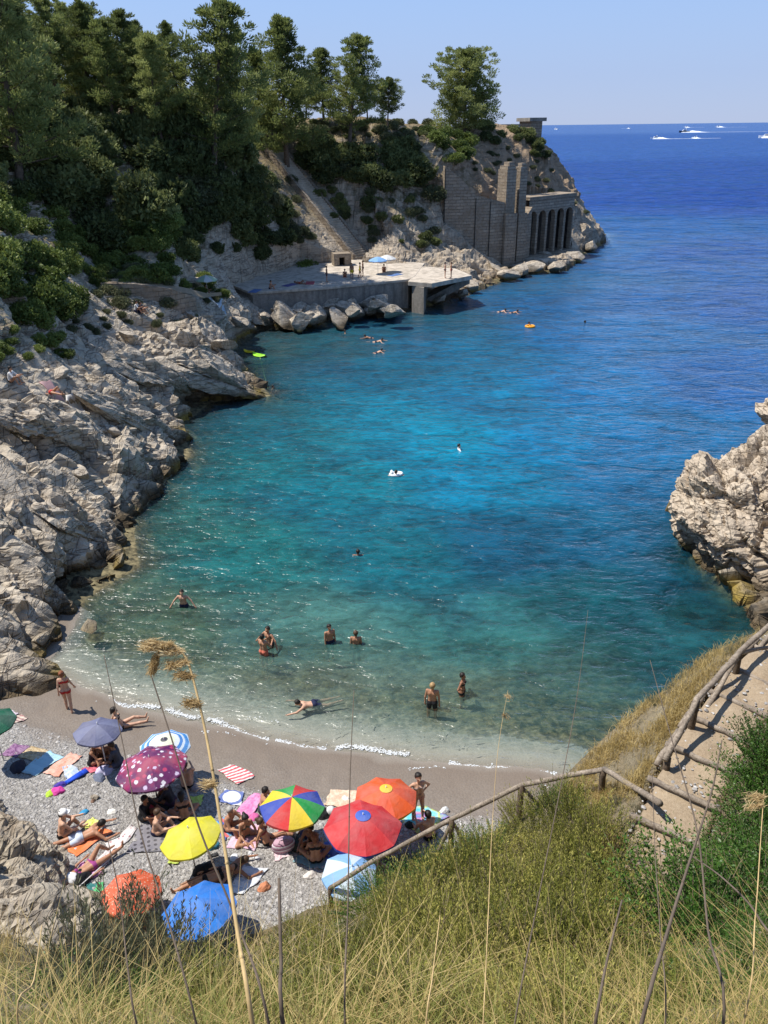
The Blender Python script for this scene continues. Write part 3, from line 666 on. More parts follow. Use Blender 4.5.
# fences
def fence(label, rails, posts, braces, name='wooden_fence'):
    c = np.array(posts[0][0]); r = empty(name, c); tag(r, label, 'fence')
    for P, r0, r1 in rails:
        m = MB(); pts = []; P = [np.asarray(p) for p in P]
        for a, d in zip(P[:-1], P[1:]):
            q, _ = stick(a, d, r0, r1, 0.0, 6, .012); pts += q[:-1]
        pts.append(P[-1]); m.tube([p - c for p in pts], np.linspace(r0, r1, len(pts)), 9, wob=.07); link('rail', m.mesh('rail', M_log), r)
    for a, d in posts:
        m = MB(); P, R = stick(np.asarray(a) - (0, 0, .25), d, .062, .052, 0, 6, .008); m.tube([p - c for p in P], R, 9, wob=.06); link('post', m.mesh('post', M_logd), r)
    for a, d in braces:
        m = MB(); P, R = stick(a, d, .042, .036, 0, 6, .012); m.tube([p - c for p in P], R, 8, wob=.07); link('brace', m.mesh('brace', M_log), r)
    return r
def ground(q): return np.array([q[0], q[1], nzf(q[0], q[1])])
# upper fence on the seaward side of the path
u0 = W(668, 757, Y=8.75); u1 = W(697, 700, Y=9.45); u2 = W(740, 652, Y=10.6); u3 = W(790, 606, Y=11.9); u4 = W(850, 560, Y=13.4)
bases = [np.array([q[0], q[1], min(nzf(q[0], q[1]), q[2] - .75)]) for q in (u0, u1, u2, u3, u4)]
fence('weathered pole handrail climbing beside the stepped path to the right photo edge', [([u0 + (-.06, -.04, -.03), u1, u2, u3, u4], .045, .05), ([u2 + (0, 0, -.02), W(768, 648, Y=11.1), W(830, 640, Y=12)], .035, .03)],
      [(bases[i], q + (0, 0, -.02)) for i, q in enumerate((u0, u1, u2, u3, u4))], [(bases[1] + (.05, .05, .1), u2 + (-.05, -.05, -.1)), (bases[2] + (.1, .1, .1), u3 + (0, 0, -.1))])
l0 = W(661, 804, Y=7.95); l1 = W(604, 769, Y=9.6); l2 = W(522, 785, Y=10.3); l3 = W(452, 819, Y=10.9); l4 = W(378, 858, Y=11.4); l5 = W(330, 888, Y=11.6)
def gb(q, h): z = nzf(q[0], q[1]); return np.array([q[0], q[1], z if q[2] - z < h + .6 else q[2] - h])
fence('weathered pole handrail running down past the umbrellas towards the beach', [([l0, l1], .05, .045), ([l1, l2, l3, l4, l5], .045, .05)],
      [(gb(q, .9), q) for q in (l1, l2, l3, l4, l5)], [(gb(l3, .9) + (.45, .1, .25), l3 + (.02, 0, -.08)), (gb(l3, .9) + (-.35, .05, .1), l3 + (-.02, 0, -.1)), (gb(l4, .9) + (.5, .1, .3), l4 + (.02, 0, -.1)), (gb(l2, .9) + (.5, 0, .3), l2 + (.03, 0, -.1))])

# ------------------------------------------------------------------ rock outcrops as solid volumes
def rockvol(name, ells, h, k, mat, s=1.0, zmin=-1.2, damp=.45, sm=.5, pad=1.0):
    E = np.array(ells, float); lo = (E[:, :3] - E[:, 3:6]).min(0) - pad; hi = (E[:, :3] + E[:, 3:6]).max(0) + pad; lo[2] = max(lo[2], zmin - .5)
    n = np.ceil((hi - lo) / h).astype(int) + 1
    g = np.stack(np.meshgrid(*[lo[i] + h * np.arange(n[i]) for i in range(3)], indexing='ij'), -1).reshape(-1, 3)
    f = None
    for e in E:
        q = (g - e[:3]) / e[3:6]; l = np.sqrt((q ** 2).sum(1)) + 1e-6; d = (l - 1) * e[3:6].min() * (.6 + .4 * 1) * np.clip(l, .5, 1.5) ** 0
        if f is None: f = d
        else:
            hh = np.clip(.5 + .5 * (d - f) / sm, 0, 1); f = d * (1 - hh) + f * hh - sm * hh * (1 - hh)
    f = np.maximum(f, zmin - g[:, 2])
    V, F = snet(f.reshape(n), lo, h)
    e = V[F]; fn = np.cross(e[:, 2] - e[:, 0], e[:, 3] - e[:, 1]); N = np.zeros_like(V)
    for k_ in range(4): np.add.at(N, F[:, k_], fn)
    N /= np.linalg.norm(N, axis=1)[:, None] + 1e-9
    for _ in range(2):
        A = np.zeros_like(N); 
        for k_ in range(4): np.add.at(A, F[:, k_], N[F].mean(1))
        N = A / (np.linalg.norm(A, axis=1)[:, None] + 1e-9)
    V = V + N * (rockdisp(V, s, k) * damp * 1.7)[:, None]
    return mesh_np(name, V, F, mat, False)
M_rockR = rock_mat('limestone_cliff', (.54, .45, .34), (.2, .155, .115), 'shore', 1.0)
M_rockL = rock_mat('limestone_outcrop', (.45, .39, .3), (.22, .18, .14), 'dry', 1.7)
me = rockvol('rock_cliff', [(21.8, 31.5, 2.2, 7.0, 4.4, 4.3), (16.4, 31.0, 1.9, 3.4, 3.0, 2.6), (17.6, 27.4, 1.0, 2.4, 2.4, 2.4), (25, 35, 3, 6, 5, 4.0), (22, 27.0, 3.0, 4.5, 3.2, 4.0), (15.6, 29.2, .9, 2.2, 1.9, 2.0), (18.2, 31.5, 3.4, 2.2, 2.2, 2.0)], .13, 40, M_rockR, 1.15, -1.5, .55)
tag(link('rock_cliff', me), 'craggy pale limestone cliff rising from the water at the right photo edge', 'cliff')
me = rockvol('rock_outcrop', [(-9.6, 12.6, .9, 2.0, 1.7, 1.7), (-8.9, 10.6, 2.2, 2.2, 2.0, 2.0), (-7.3, 8.7, 4.0, 2.1, 1.8, 1.7), (-10.5, 9, 4, 3, 3, 3), (-12.5, 14, 1.2, 2.6, 2, 1.8)], .085, 61, M_rockL, .9, -.5, .42)
rock_out = link('rock_outcrop', me); tag(rock_out, 'beige weathered rock outcrop above the left end of the pebble beach', 'rock')
def boulder_mesh(seed, n=3):
    bm = bmesh.new(); bmesh.ops.create_icosphere(bm, subdivisions=n, radius=1); V = np.array([v.co[:] for v in bm.verts]); F = np.array([[v.index for v in f.verts] for f in bm.faces]); bm.free()
    r = np.random.default_rng(seed)
    for _ in range(22):
        nn = r.normal(size=3); nn /= np.linalg.norm(nn); d = r.uniform(.42, .8); e = V @ nn - d; V = V - np.where(e > 0, e, 0)[:, None] * nn
    V *= np.array([r.uniform(.9, 1.35), r.uniform(.8, 1.1), r.uniform(.5, .75)])
    V += V * (.07 * fbm(V * 2.5 + seed, 4, seed))[:, None]
    return V, F
M_boul = rock_mat('limestone_boulder', (.52, .45, .355), (.19, .16, .125), 'shore', 1.3)
BOUL = [mesh_np('boulder', *boulder_mesh(s, 4), M_boul, False) for s in range(8)]
def boulder(px, py, r, label, group, z=None, sink=.25, bvh=None):
    h = hitp(bvh or BV_H, px, py) if z is None else W(px, py, z=z)
    if h is None: return
    o = link('boulder', random.choice(BOUL), None, h + (0, 0, r * (.3 - sink)), (random.gauss(-.3, .22), random.gauss(.3, .22), random.random() * 6), r * random.uniform(.85, 1.15))
    tag(o, label, 'boulder', group)
G1 = 'limestone blocks along the water under the cliff'
def slab_mesh(seed):
    V, F = boulder_mesh(seed, 5); r = np.random.default_rng(seed)
    V = V / np.abs(V).max(0); S = V * np.array([3.2, 1.3, .8])
    return V + 0 * S, F
SLAB = []
for s_i in range(5):
    V, F = slab_mesh(70 + s_i); W3 = V * np.array([3.0, 1.25, .75]); nn_ = V / np.linalg.norm(V, axis=1)[:, None]; nn_ = nn_ / np.array([3, 1.25, .75]); nn_ /= np.linalg.norm(nn_, axis=1)[:, None]
    q = W3 * np.array([.5, 1.5, 2.6]); cr_ = 0
    for f_, a_ in ((.7, .3), (1.9, .12), (4.5, .045)):
        v_, e_ = cells(q * f_ + s_i * 9, 300 + s_i); cr_ = cr_ + a_ * v_ * .8 - a_ * .8 * np.exp(-e_ / .06)
    SLAB.append(mesh_np('slab', W3 + nn_ * cr_[:, None], F, M_boul, False))
def slab(p0, p1, wd, th, label):
    a = hitp(BV_H, *p0); c = hitp(BV_H, *p1)
    if a is None or c is None: return
    d = c - a; L = np.linalg.norm(d); ux = d / L; uy = np.cross([0.25, -.12, 1], ux); uy /= np.linalg.norm(uy); uz = np.cross(ux, uy)
    R = Matrix((tuple(ux), tuple(uy), tuple(uz))).transposed().to_euler()
    o = link('rock_ledge', random.choice(SLAB), None, (a + c) / 2 + uz * th * .1, R, (L / 5.4, wd / 2.3, th / 1.3)); tag(o, label, 'rock')
slab((-12, 478), (132, 562), 3.4, 1.7, 'long cracked slab sloping into the water at the left, the one nearest the wading man')
slab((30, 440), (186, 470), 3.0, 1.7, 'broad slab with a dark underside above the long cracked slab')
slab((-10, 560), (72, 632), 2.6, 1.5, 'low grey slab at the left photo edge closest to the beach corner')
slab((70, 395), (192, 448), 3.0, 1.7, 'smooth pale slab sloping down to the mid left waterline')
slab((140, 350), (262, 396), 3.2, 2.0, 'pointed slab ending at the rock tip under the paddle boards')
slab((95, 350), (205, 402), 3.4, 1.9, 'wide slab behind the smooth pale slab')
slab((160, 316), (236, 362), 3.4, 2.0, 'upper slab below the far white and green parasol')
slab((-15, 405), (80, 440), 2.8, 1.5, 'flat ledge at the left photo edge below the sunbather')
slab((-20, 520), (60, 590), 2.4, 1.4, 'narrow slab between the long cracked slab and the lowest slab')
for px, py, r in ((80, 474, 1.2), (110, 432, 1.6), (205, 388, 1.5), (180, 372, 1.4), (222, 345, 1.7), (238, 322, 1.8), (130, 338, 1.7), (40, 640, .8), (215, 320, 1.8), (195, 318, 1.6), (250, 330, 1.5), (170, 330, 1.6), (110, 360, 1.4), (60, 375, 1.2)):
    boulder(px, py, r * .68, 'grey limestone block wedged among the rocks of the left shore', G1)
G2 = 'boulders piled against the pier wall'
for px, py, r in ((255, 318, 1.5), (270, 310, 1.9), (285, 318, 1.7), (300, 312, 1.5), (315, 318, 1.6), (330, 308, 1.7), (345, 303, 1.9), (352, 312, 1.5), (362, 300, 1.7), (372, 306, 1.9), (384, 308, 1.7), (392, 300, 1.3), (262, 302, 1.6), (278, 300, 1.3), (300, 322, 1.3), (320, 304, 1.2), (338, 318, 1.2), (246, 308, 1.5), (378, 298, 1.3)):
    boulder(px, py, r * 1.3, 'grey boulder in the pile along the foot of the concrete pier', G2, z=.9)
for i in range(34):
    px = 252 + i * 4.4; boulder(px, random.uniform(300, 318) - 4 * (px > 370), random.uniform(.7, 1.35), 'grey boulder in the pile along the foot of the concrete pier', G2, z=random.uniform(.2, 1.5))
G3 = 'rocks below the ruined wall'
for px, py, r in ((455, 285, 1.6), (470, 288, 1.7), (480, 274, 1.9), (495, 270, 2.0), (505, 276, 2.2), (530, 268, 2.2), (545, 264, 2.4), (556, 268, 1.9), (520, 272, 1.7), (440, 300, 1.3), (462, 294, 1.2), (575, 258, 1.7), (590, 248, 1.9), (560, 255, 1.5), (598, 238, 2.0), (580, 248, 1.7), (545, 256, 1.5)):
    boulder(px, py, r, 'pale rock at the waterline below the ruined wall of the point', G3, z=.6)
for px, py, r, l in ((18, 682, .8, 'ochre stained rock where the beach meets the left shore'), (35, 668, .65, 'small dark wet rock at the corner of the beach and the shore'), (8, 672, .9, 'flat grey rock at the left photo edge above the wet sand'),
                     (95, 798, .2, 'small beige stone lying on the pebbles between the outcrop and the floral umbrella'), (90, 628, .6, 'mossy low rock awash beside the left shore')):
    boulder(px, py, r, l, None, z=.35 if py < 700 else None, bvh=BV_B if py < 800 else BV_N)
for px, py, r in ():
    boulder(px, py, r, 'bleached stone half buried in the dry seaward slope', 'stones in the dry slope', None, .3, BV_N)

# ------------------------------------------------------------------ masonry on the headland
b = NB('old_masonry'); o = b.obj()
br = b.n('TexBrick', {'Vector': b.n('Mapping', {0: b.n('Combine' + 'XYZ', {0: b.math('ADD', b.n('SeparateXYZ', {0: o}).outputs[0], b.n('SeparateXYZ', {0: o}).outputs[1]), 1: b.n('SeparateXYZ', {0: o}).outputs[2]})}).outputs[0], 'Color1': (.27, .215, .155, 1), 'Color2': (.45, .37, .275, 1), 'Mortar': (.13, .105, .08, 1), 'Scale': .8, 'Mortar Size': .03, 'Brick Width': .9, 'Row Height': .3, 'Bias': -.1})
c = b.mix(b.ramp(b.noise(o, .7, 5), [(.36, 0.1), (.62, .88)]), br.outputs[0], (.22, .17, .12)); c = b.mix(b.ramp(b.noise(o, 3, 5, .7), [(.4, 0.0), (.7, .5)]), c, (.38, .34, .29))
M_mason = b.surf(b.bsdf(c, .92, b.bump(b.math('SUBTRACT', b.noise(o, 5, 5), br.outputs[1]), .8, .1), .15))
M_shade = plain('masonry_painted_shade', (.05, .04, .032), .95, .4, 1.5)  # near-black colour painting in the shade behind the arches
def concrete(name, lo, hi, sc=1.0):
    b = NB(name); o = b.obj(); st = b.noise(b.n('Mapping', {0: o, 3: (1.6, 1.6, .25)}).outputs[0], 1.4 * sc, 5)
    c = b.mix(b.ramp(b.noise(o, 4 * sc, 5, .7), [(.3, 0.0), (.7, 1.0)]), lo, hi); c = b.mix(b.ramp(st, [(.45, 0.0), (.65, .55)]), c, [x * .5 for x in lo])
    return b.surf(b.bsdf(c, .9, b.bump(b.noise(o, 9 * sc, 5, .7), .5, .05), .15))
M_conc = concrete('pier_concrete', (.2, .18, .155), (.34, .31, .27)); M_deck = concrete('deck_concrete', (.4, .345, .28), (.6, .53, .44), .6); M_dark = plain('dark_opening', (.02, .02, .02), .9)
def prism(m, poly, z0, z1, mi=0):
    n = len(poly); V = [(x, y, z0) for x, y in poly] + [(x, y, z1) for x, y in poly]
    F = [tuple(range(n))[::-1], tuple(range(n, 2 * n))] + [(i, (i + 1) % n, n + (i + 1) % n, n + i) for i in range(n)]
    return m.add(V, F, mi)
def ccw(P):
    P = [tuple(p) for p in P]; a = sum(p[0] * q[1] - q[0] * p[1] for p, q in zip(P, P[1:] + P[:1])); return P if a > 0 else P[::-1]
# pier / bathing terrace
poly = ccw([W(x, y, z=3.2)[:2] for x, y in ((252, 292), (330, 286.5), (408, 279), (414, 276), (424, 263), (350, 259), (296, 263), (232, 284))])
pc = np.array([-8, 82, 0]); pier = empty('stone_pier', pc); tag(pier, 'long concrete bathing terrace with a sunlit deck under the stairway', 'pier')
m = MB(); prism(m, [(p[0] - pc[0], p[1] - pc[1]) for p in poly], -1.5, 2.95); link('pier_wall', m.mesh('pier_wall', M_conc, False), pier)
cx = np.mean([p[0] for p in poly]); cy = np.mean([p[1] for p in poly])
m = MB(); prism(m, [((p[0] - cx) * 1.012 + cx - pc[0], (p[1] - cy) * 1.02 + cy - pc[1]) for p in poly], 2.95, 3.2); link('deck', bevel(m.mesh('deck', M_deck, False), .05, 2), pier)
# bridging slab to the right with a dark gap below
q = [W(408, 281, z=3.2), W(432, 283, z=3.2), W(472, 275, z=3.2), W(455, 268, z=3.2), W(420, 266, z=3.2)]
pl = ccw([p[:2] - pc[:2] for p in q]); m = MB(); prism(m, pl, 2.72, 3.17); link('jetty_slab', bevel(m.mesh('jetty_slab', M_deck, False), .05, 2), pier)
q2 = [W(412, 281, z=3.2)[:2], W(424, 283, z=3.2)[:2], W(428, 272, z=3.2)[:2], W(416, 271, z=3.2)[:2]]
m = MB(); prism(m, ccw([p - pc[:2] for p in q2]), -1.5, 2.72); link('buttress', m.mesh('buttress', M_conc, False), pier)
A, B = W(424, 300, z=.6), W(470, 276, z=2.9)
m = MB(); dv = (B - A); sd = np.array([-dv[1], dv[0], 0]); sd = sd / np.linalg.norm(sd) * 2.2
m.add([p - pc for p in (A, B, B + sd, A + sd, A + (0, 0, -.8), B + (0, 0, -.8), B + sd + (0, 0, -.8), A + sd + (0, 0, -.8))], [(0, 1, 2, 3), (7, 6, 5, 4), (0, 4, 5, 1), (1, 5, 6, 2), (2, 6, 7, 3), (3, 7, 4, 0)]); link('ramp', m.mesh('ramp', M_conc, False), pier)
# small vaulted store under the stairs with a dark doorway
hb = W(341, 265, z=3.2); st = empty('stone_hut', hb, (0, 0, .25)); st.scale = (.42, .5, .42); tag(st, 'small stone store with a dark doorway at the foot of the stairway', 'hut')
m = MB(); m.box(-2.2, -.75, -1.4, 1.6, 0, 3.2); m.box(.75, 2.6, -1.4, 1.6, 0, 3.2); m.box(-.75, .75, -1.4, 1.6, 2.2, 3.2); m.box(-.75, .75, 1.0, 1.59, 0, 2.2); link('wall', m.mesh('wall', M_mason, False), st)
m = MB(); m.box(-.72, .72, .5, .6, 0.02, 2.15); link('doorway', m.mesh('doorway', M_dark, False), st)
# stairway
S0, S1 = ST0, ST1; ns = 52; dv = S1 - S0; hd = np.array([dv[0], dv[1], 0]); L_ = np.linalg.norm(hd); hd /= L_; sd = np.array([-hd[1], hd[0], 0])
stt = empty('stone_stairway', S0); tag(stt, 'long straight stone stairway climbing from the terrace to the pines', 'stairway')
m = MB(); w = 1.35
for i in range(ns):
    a = hd * L_ * i / ns; c = hd * L_ * (i + 1) / ns; z = dv[2] * (i + 1) / ns; z0 = dv[2] * i / ns - 1.2
    V = [a - sd * w + (0, 0, z0), c - sd * w + (0, 0, z0), c + sd * w + (0, 0, z0), a + sd * w + (0, 0, z0)]; V += [v * (1, 1, 0) + (0, 0, z) for v in V]
    m.add(V, [(3, 2, 1, 0), (4, 5, 6, 7), (0, 1, 5, 4), (1, 2, 6, 5), (2, 3, 7, 6), (3, 0, 4, 7)])
b = NB('stair_stone'); o = b.obj(); M_stair = b.surf(b.bsdf(b.ramp(b.noise(o, 1.2, 5, .7), [(.3, (.3, .245, .18)), (.7, (.52, .45, .35))]), .9))
link('steps', m.mesh('steps', M_stair, False), stt)
for sg in (-1, 1):
    m = MB(); V = []
    for t in (0, 1):
        for k in (w, w + .38):
            for z in (-1.6, .62 if sg > 0 else .35): V.append(sd * sg * k + hd * L_ * t + (0, 0, dv[2] * t + z))
    m.add(V, [(0, 1, 5, 4), (2, 6, 7, 3), (0, 2, 3, 1), (4, 5, 7, 6), (1, 3, 7, 5), (0, 4, 6, 2)]); link('side_wall', m.mesh('side_wall', M_mason, False), stt)
# arcade, towers, retaining wall
def wallframe(name, A, B, label, cat):
    A = np.asarray(A, float); B = np.asarray(B, float); d = B - A; r = empty(name, (A[0], A[1], A[2]), (0, 0, math.atan2(d[1], d[0]))); tag(r, label, cat); return r, float(np.hypot(d[0], d[1]))
A = AR0.copy(); B = AR1.copy()
A[2] = B[2] = 1.0
arc, L_ = wallframe('ruined_arcade', A, B, 'ruined stone arcade with tall arches standing above the sea on the point', 'arcade')
H_ = 7.3; nA = 5; bay = L_ / nA; m = MB(); T = .7
for i in range(nA):
    x0 = i * bay; pw = bay * .11; xa, xb_ = x0 + pw, x0 + bay - pw; cx = (xa + xb_) / 2; rr = (xb_ - xa) / 2; sp = 5.0; n = 10
    arcp = [(cx - rr * math.cos(math.pi * j / n), sp + rr * math.sin(math.pi * j / n)) for j in range(n + 1)]
    out = [(xa, 0)] + arcp + [(xb_, 0), (x0 + bay, 0), (x0 + bay, H_), (x0, H_), (x0, 0)]
    front = [(x, 0, z) for x, z in out]; back = [(x, T, z) for x, z in out]; k = len(out)
    # strips between the outline of the opening and the bay rectangle
    V = front + back; o0 = len(V); F = []
    tops_f = [(x, 0, H_) for x, z in arcp]; tops_b = [(x, T, H_) for x, z in arcp]; V += tops_f + tops_b; na = n + 1
    for j in range(n): F += [(1 + j, 2 + j, o0 + j + 1, o0 + j), (k + 1 + j, o0 + na + j, o0 + na + j + 1, k + 2 + j), (1 + j, k + 1 + j, k + 2 + j, 2 + j)]
    V += [(x0, 0, H_), (x0 + bay, 0, H_), (x0, T, H_), (x0 + bay, T, H_)]; e = len(V) - 4
    I = lambda p: out.index(p)
    V += [(x0, 0, 0), (x0, T, 0), (x0 + bay, 0, 0), (x0 + bay, T, 0), (xa, 0, H_), (xb_, 0, H_), (xa, T, H_), (xb_, T, H_), (xa, 0, 0), (xa, T, 0), (xb_, 0, 0), (xb_, T, 0)]; g = len(V) - 12
    F += [(g, g + 8, g + 4, e), (g + 10, g + 2, e + 1, g + 5), (g + 1, e + 2, g + 6, g + 9), (g + 11, g + 7, e + 3, g + 3), (g + 8, g + 9, k + 1, 1), (n + 1, k + n + 1, g + 11, g + 10), (e, e + 1, e + 3, e + 2)]
    m.add(V, F)
link('arcade_wall', m.mesh('arcade_wall', M_mason, False), arc)
m = MB(); m.box(-.2, L_ + .2, T + 1.9, T + 2.4, -.5, H_ - .05); m.box(-.2, .1, T + .002, T + 1.898, -.5, H_ - .05); m.box(L_ - .1, L_ + .2, T + .002, T + 1.898, -.5, H_ - .05); link('back_wall', m.mesh('back_wall', M_shade, False), arc)
m = MB(); m.box(-.15, L_ + .15, -.18, T + 2.3, H_ + .004, H_ + .4); link('cornice', m.mesh('cornice', M_mason, False), arc)
m = MB(); m.box(-.3, L_ + .3, -.25, T + 2.2, -3, -.004); link('plinth', m.mesh('plinth', M_mason, False), arc)
def tower(px0, px1, py0, py1, Y, label):
    a = W(px0, py1, Y=Y); c = W(px1, py1, Y=Y); top = W((px0 + px1) / 2, py0, Y=Y)[2]; r = empty('stone_pillar', ((a[0] + c[0]) / 2, Y, 0), (0, 0, .5)); tag(r, label, 'pillar'); w = (c[0] - a[0]) / 2
    m = MB(); m.box(-w, w, -w, w * 1.6, -2, top - .5)
    link('shaft', m.mesh('shaft', M_mason, False), r)
    m = MB(); m.box(-w * .85, w * .85, -w * .85, w * 1.4, top - .5, top - .1); m.box(-w * .4, w * .7, -w * .6, w * .9, top - .102, top + .35); link('broken_top', m.mesh('broken_top', M_mason, False), r)
    m = MB(); m.box(-w * 1.25, w * 1.25, -w * 1.6, -w - .01, -2, top * .55); link('buttress', m.mesh('buttress', M_mason, False), r)
tower(498, 509, 165, 262, 109, 'taller left one of two broken stone pillars beside the arcade')
tower(511.5, 520, 166, 262, 110.5, 'right one of two broken stone pillars, nearest the arcade')
# retaining wall with ledge
def polywall(name, base, topz, T, label, cat, mat=None):
    c = np.array(base[0]); r = empty(name, c); tag(r, label, cat)
    for i in range(len(base) - 1):
        a, d = base[i], base[i + 1]; dv = d - a; nn = np.array([-dv[1], dv[0], 0]); nn = nn / np.linalg.norm(nn) * T
        V = [a - c, d - c, d + nn - c, a + nn - c]; V = [np.array([v[0], v[1], -2 - c[2]]) for v in V] + [np.array([V[0][0], V[0][1], topz[i] - c[2]]), np.array([V[1][0], V[1][1], topz[i + 1] - c[2]]), np.array([V[2][0], V[2][1], topz[i + 1] - c[2]]), np.array([V[3][0], V[3][1], topz[i] - c[2]])]
        m = MB(); m.add(V, [(3, 2, 1, 0), (4, 5, 6, 7), (0, 1, 5, 4), (1, 2, 6, 5), (2, 3, 7, 6), (3, 0, 4, 7)]); link('wall_bay', m.mesh('wall_bay', mat or M_mason, False), r)
    return r
bs_ = [W(444, 222, Y=106), W(459, 232, Y=106.2), W(474, 248, Y=106.6), W(488, 256, Y=107.2), W(504, 260, Y=108.2)]; tz = [W(444, 166, Y=106)[2], W(459, 178, Y=106.2)[2], W(474, 195, Y=106.6)[2], W(488, 199, Y=107.2)[2], W(504, 203, Y=108.2)[2]]
rw = polywall('retaining_wall', bs_, tz, 1.5, 'tall grey stone retaining wall in the cliff left of the two pillars', 'wall')
for i in (0, 2, 3):
    p = bs_[i] - bs_[0]; m = MB(); m.tube([(p[0], p[1] - .12, -2 - bs_[0][2]), (p[0], p[1] - .12, tz[i] - bs_[0][2] - .3)], .05, 6); link('drain_pipe', m.mesh('drain_pipe', M_dark, False), rw)
# low wall joining pillars and arcade
polywall('sea_wall', [W(518, 262, Y=110.6), W(529, 256, Y=112.4)], [W(522, 225, Y=111)[2], W(529, 207, Y=112.4)[2]], 1.2, 'short stone wall filling the gap between the pillars and the arcade', 'wall')
# flat roofed blockhouse on top
bh = W(512, 156, Y=131); top = W(512, 119, Y=131)[2]; h = top - bh[2]; bl_ = empty('stone_blockhouse', bh, (0, 0, .2)); tag(bl_, 'flat roofed stone blockhouse on top of the point behind the big pine', 'building')
m = MB(); m.box(-4.6, .8, 0, 5, -2, h - 1.0); link('wall', m.mesh('wall', M_mason, False), bl_)
m = MB(); m.box(2.6, 4.4, -.5, 4.5, -2, h - .35); link('wall', m.mesh('wall', M_mason, False), bl_)
m = MB(); m.box(.82, 2.58, 3, 3.6, -2, h - 1.4); link('wall', m.mesh('wall', M_mason, False), bl_)
m = MB(); m.box(2.2, 4.9, -.9, 4.9, h - .345, h + .15); link('roof', m.mesh('roof', M_conc, False), bl_)
m = MB(); m.box(-4.8, 1.0, -.2, 5.2, h - .995, h - .7); link('roof', m.mesh('roof', M_conc, False), bl_)
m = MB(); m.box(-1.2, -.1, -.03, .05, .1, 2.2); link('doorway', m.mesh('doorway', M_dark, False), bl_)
# lane wall on the left shore
lb = [W(105, 310, Y=59.5), W(140, 311, Y=60), W(175, 314, Y=61), W(198, 318, Y=62.5)]
polywall('lane_wall', lb, [W(105, 283, Y=59.5)[2], W(140, 284, Y=60)[2], W(175, 289, Y=61)[2], W(198, 297, Y=62.5)[2]], .8, 'low wall holding up the lane above the left rocks', 'wall', M_mason)
lane = []
for px, py, Y in ((90, 281, 60.5), (118, 281, 60.6), (150, 284, 61.3), (185, 291, 62.8), (205, 296, 66), (225, 294, 74)):
    q = W(px, py, Y=Y); lane += [q + (0, -.7, .02), q + (0, .9, .05)]
struct(link('lane', mesh_np('lane', np.array(lane), np.array([(2 * i, 2 * i + 2, 2 * i + 3, 2 * i + 1) for i in range(5)]), M_path, True)))
# ------------------------------------------------------------------ vegetation
def leaves(P, N, ln, wd, rng, twist=True):
    """one pointed quad leaf per point: P centres, N growth directions"""
    n = len(P); N = N / (np.linalg.norm(N, axis=1)[:, None] + 1e-9)
    A = rng.normal(size=(n, 3)); S = np.cross(N, A); S /= np.linalg.norm(S, axis=1)[:, None] + 1e-9
    ln = np.broadcast_to(ln, n)[:, None]; wd = np.broadcast_to(wd, n)[:, None]
    V = np.stack([P - N * ln * .5, P + S * wd * .5, P + N * ln * .5, P - S * wd * .5], 1).reshape(-1, 3)
    return V, np.arange(n * 4).reshape(n, 4)
def unit(rng, n):
    d = rng.normal(size=(n, 3)); return d / np.linalg.norm(d, axis=1)[:, None]
M_pine = leaf_mat('pine_needles', [(.075, .095, .034), (.195, .23, .068), (.38, .4, .14)], .4, .6, .35)
M_bark = plain('pine_bark', (.13, .095, .07), .95, .35, 6, .05)
def pine(seed, H, R, base, rnd=0.5, nl=46):
    rng = np.random.default_rng(seed); t = MB(); P = []; N = []
    lean = rng.normal(size=2) * .05 * H
    def stem(z): f = z / H; return np.array([lean[0] * f + .12 * math.sin(f * 5 + seed), lean[1] * f + .12 * math.cos(f * 4 + seed), z])
    t.tube([stem(z) for z in np.linspace(-.8, H * .96, 9)], np.linspace(.024 * H, .03, 9), 7)
    for i in range(nl):
        f = (i + rng.random()) / nl; z = base * H + (1 - base) * H * f ** .9; az = i * 2.4 + rng.normal() * .4
        prof = (math.sin(math.pi * min(1, (.28 + .72 * f)) ** 1.0) ** .7) * rnd + (1 - f) ** .8 * (1 - rnd); L = R * max(.13, prof) * rng.uniform(.6, 1.15)
        rise = rng.uniform(.05, .35) + .5 * f; a = stem(z); pts = []
        for s in np.linspace(0, 1, 5): pts.append(a + np.array([math.cos(az) * L * s, math.sin(az) * L * s, L * (rise * s * s + .08 * s)]))
        t.tube(pts, np.linspace(.055 * (1 - f) + .025, .012, 5), 4, 0, False)
        for s in np.linspace(.35, 1.02, max(3, int(L * 1.5))):
            c = a + np.array([math.cos(az) * L * s, math.sin(az) * L * s, L * (rise * s * s + .08 * s)]) + rng.normal(size=3) * np.array([.28, .28, .12]) * (L / 3) ** .5
            k = int(rng.integers(85, 130)); r = rng.uniform(.55, 1.05) * (.75 + .35 * (1 - f)); d = unit(rng, k); q = c + d * np.array([1, 1, .55]) * r * rng.random(k)[:, None] ** .45
            P.append(q); N.append(d + np.array([math.cos(az) * .4, math.sin(az) * .4, .75]))
    V, F = leaves(np.concatenate(P), np.concatenate(N), rng.uniform(.24, .42, sum(map(len, P))), rng.uniform(.08, .14, sum(map(len, P))), rng)
    return t.mesh('trunk', M_bark), mesh_np('crown', V, F, M_pine, False)
PINES = [pine(1, 13, 4.4, .16, .35, 52), pine(2, 12, 4.0, .2, .3, 50), pine(3, 14, 4.6, .2, .45, 54), pine(4, 11, 5.2, .06, .8, 84), pine(5, 10, 3.6, .36, .7, 44), pine(6, 14, 4.6, .12, .25, 66)]
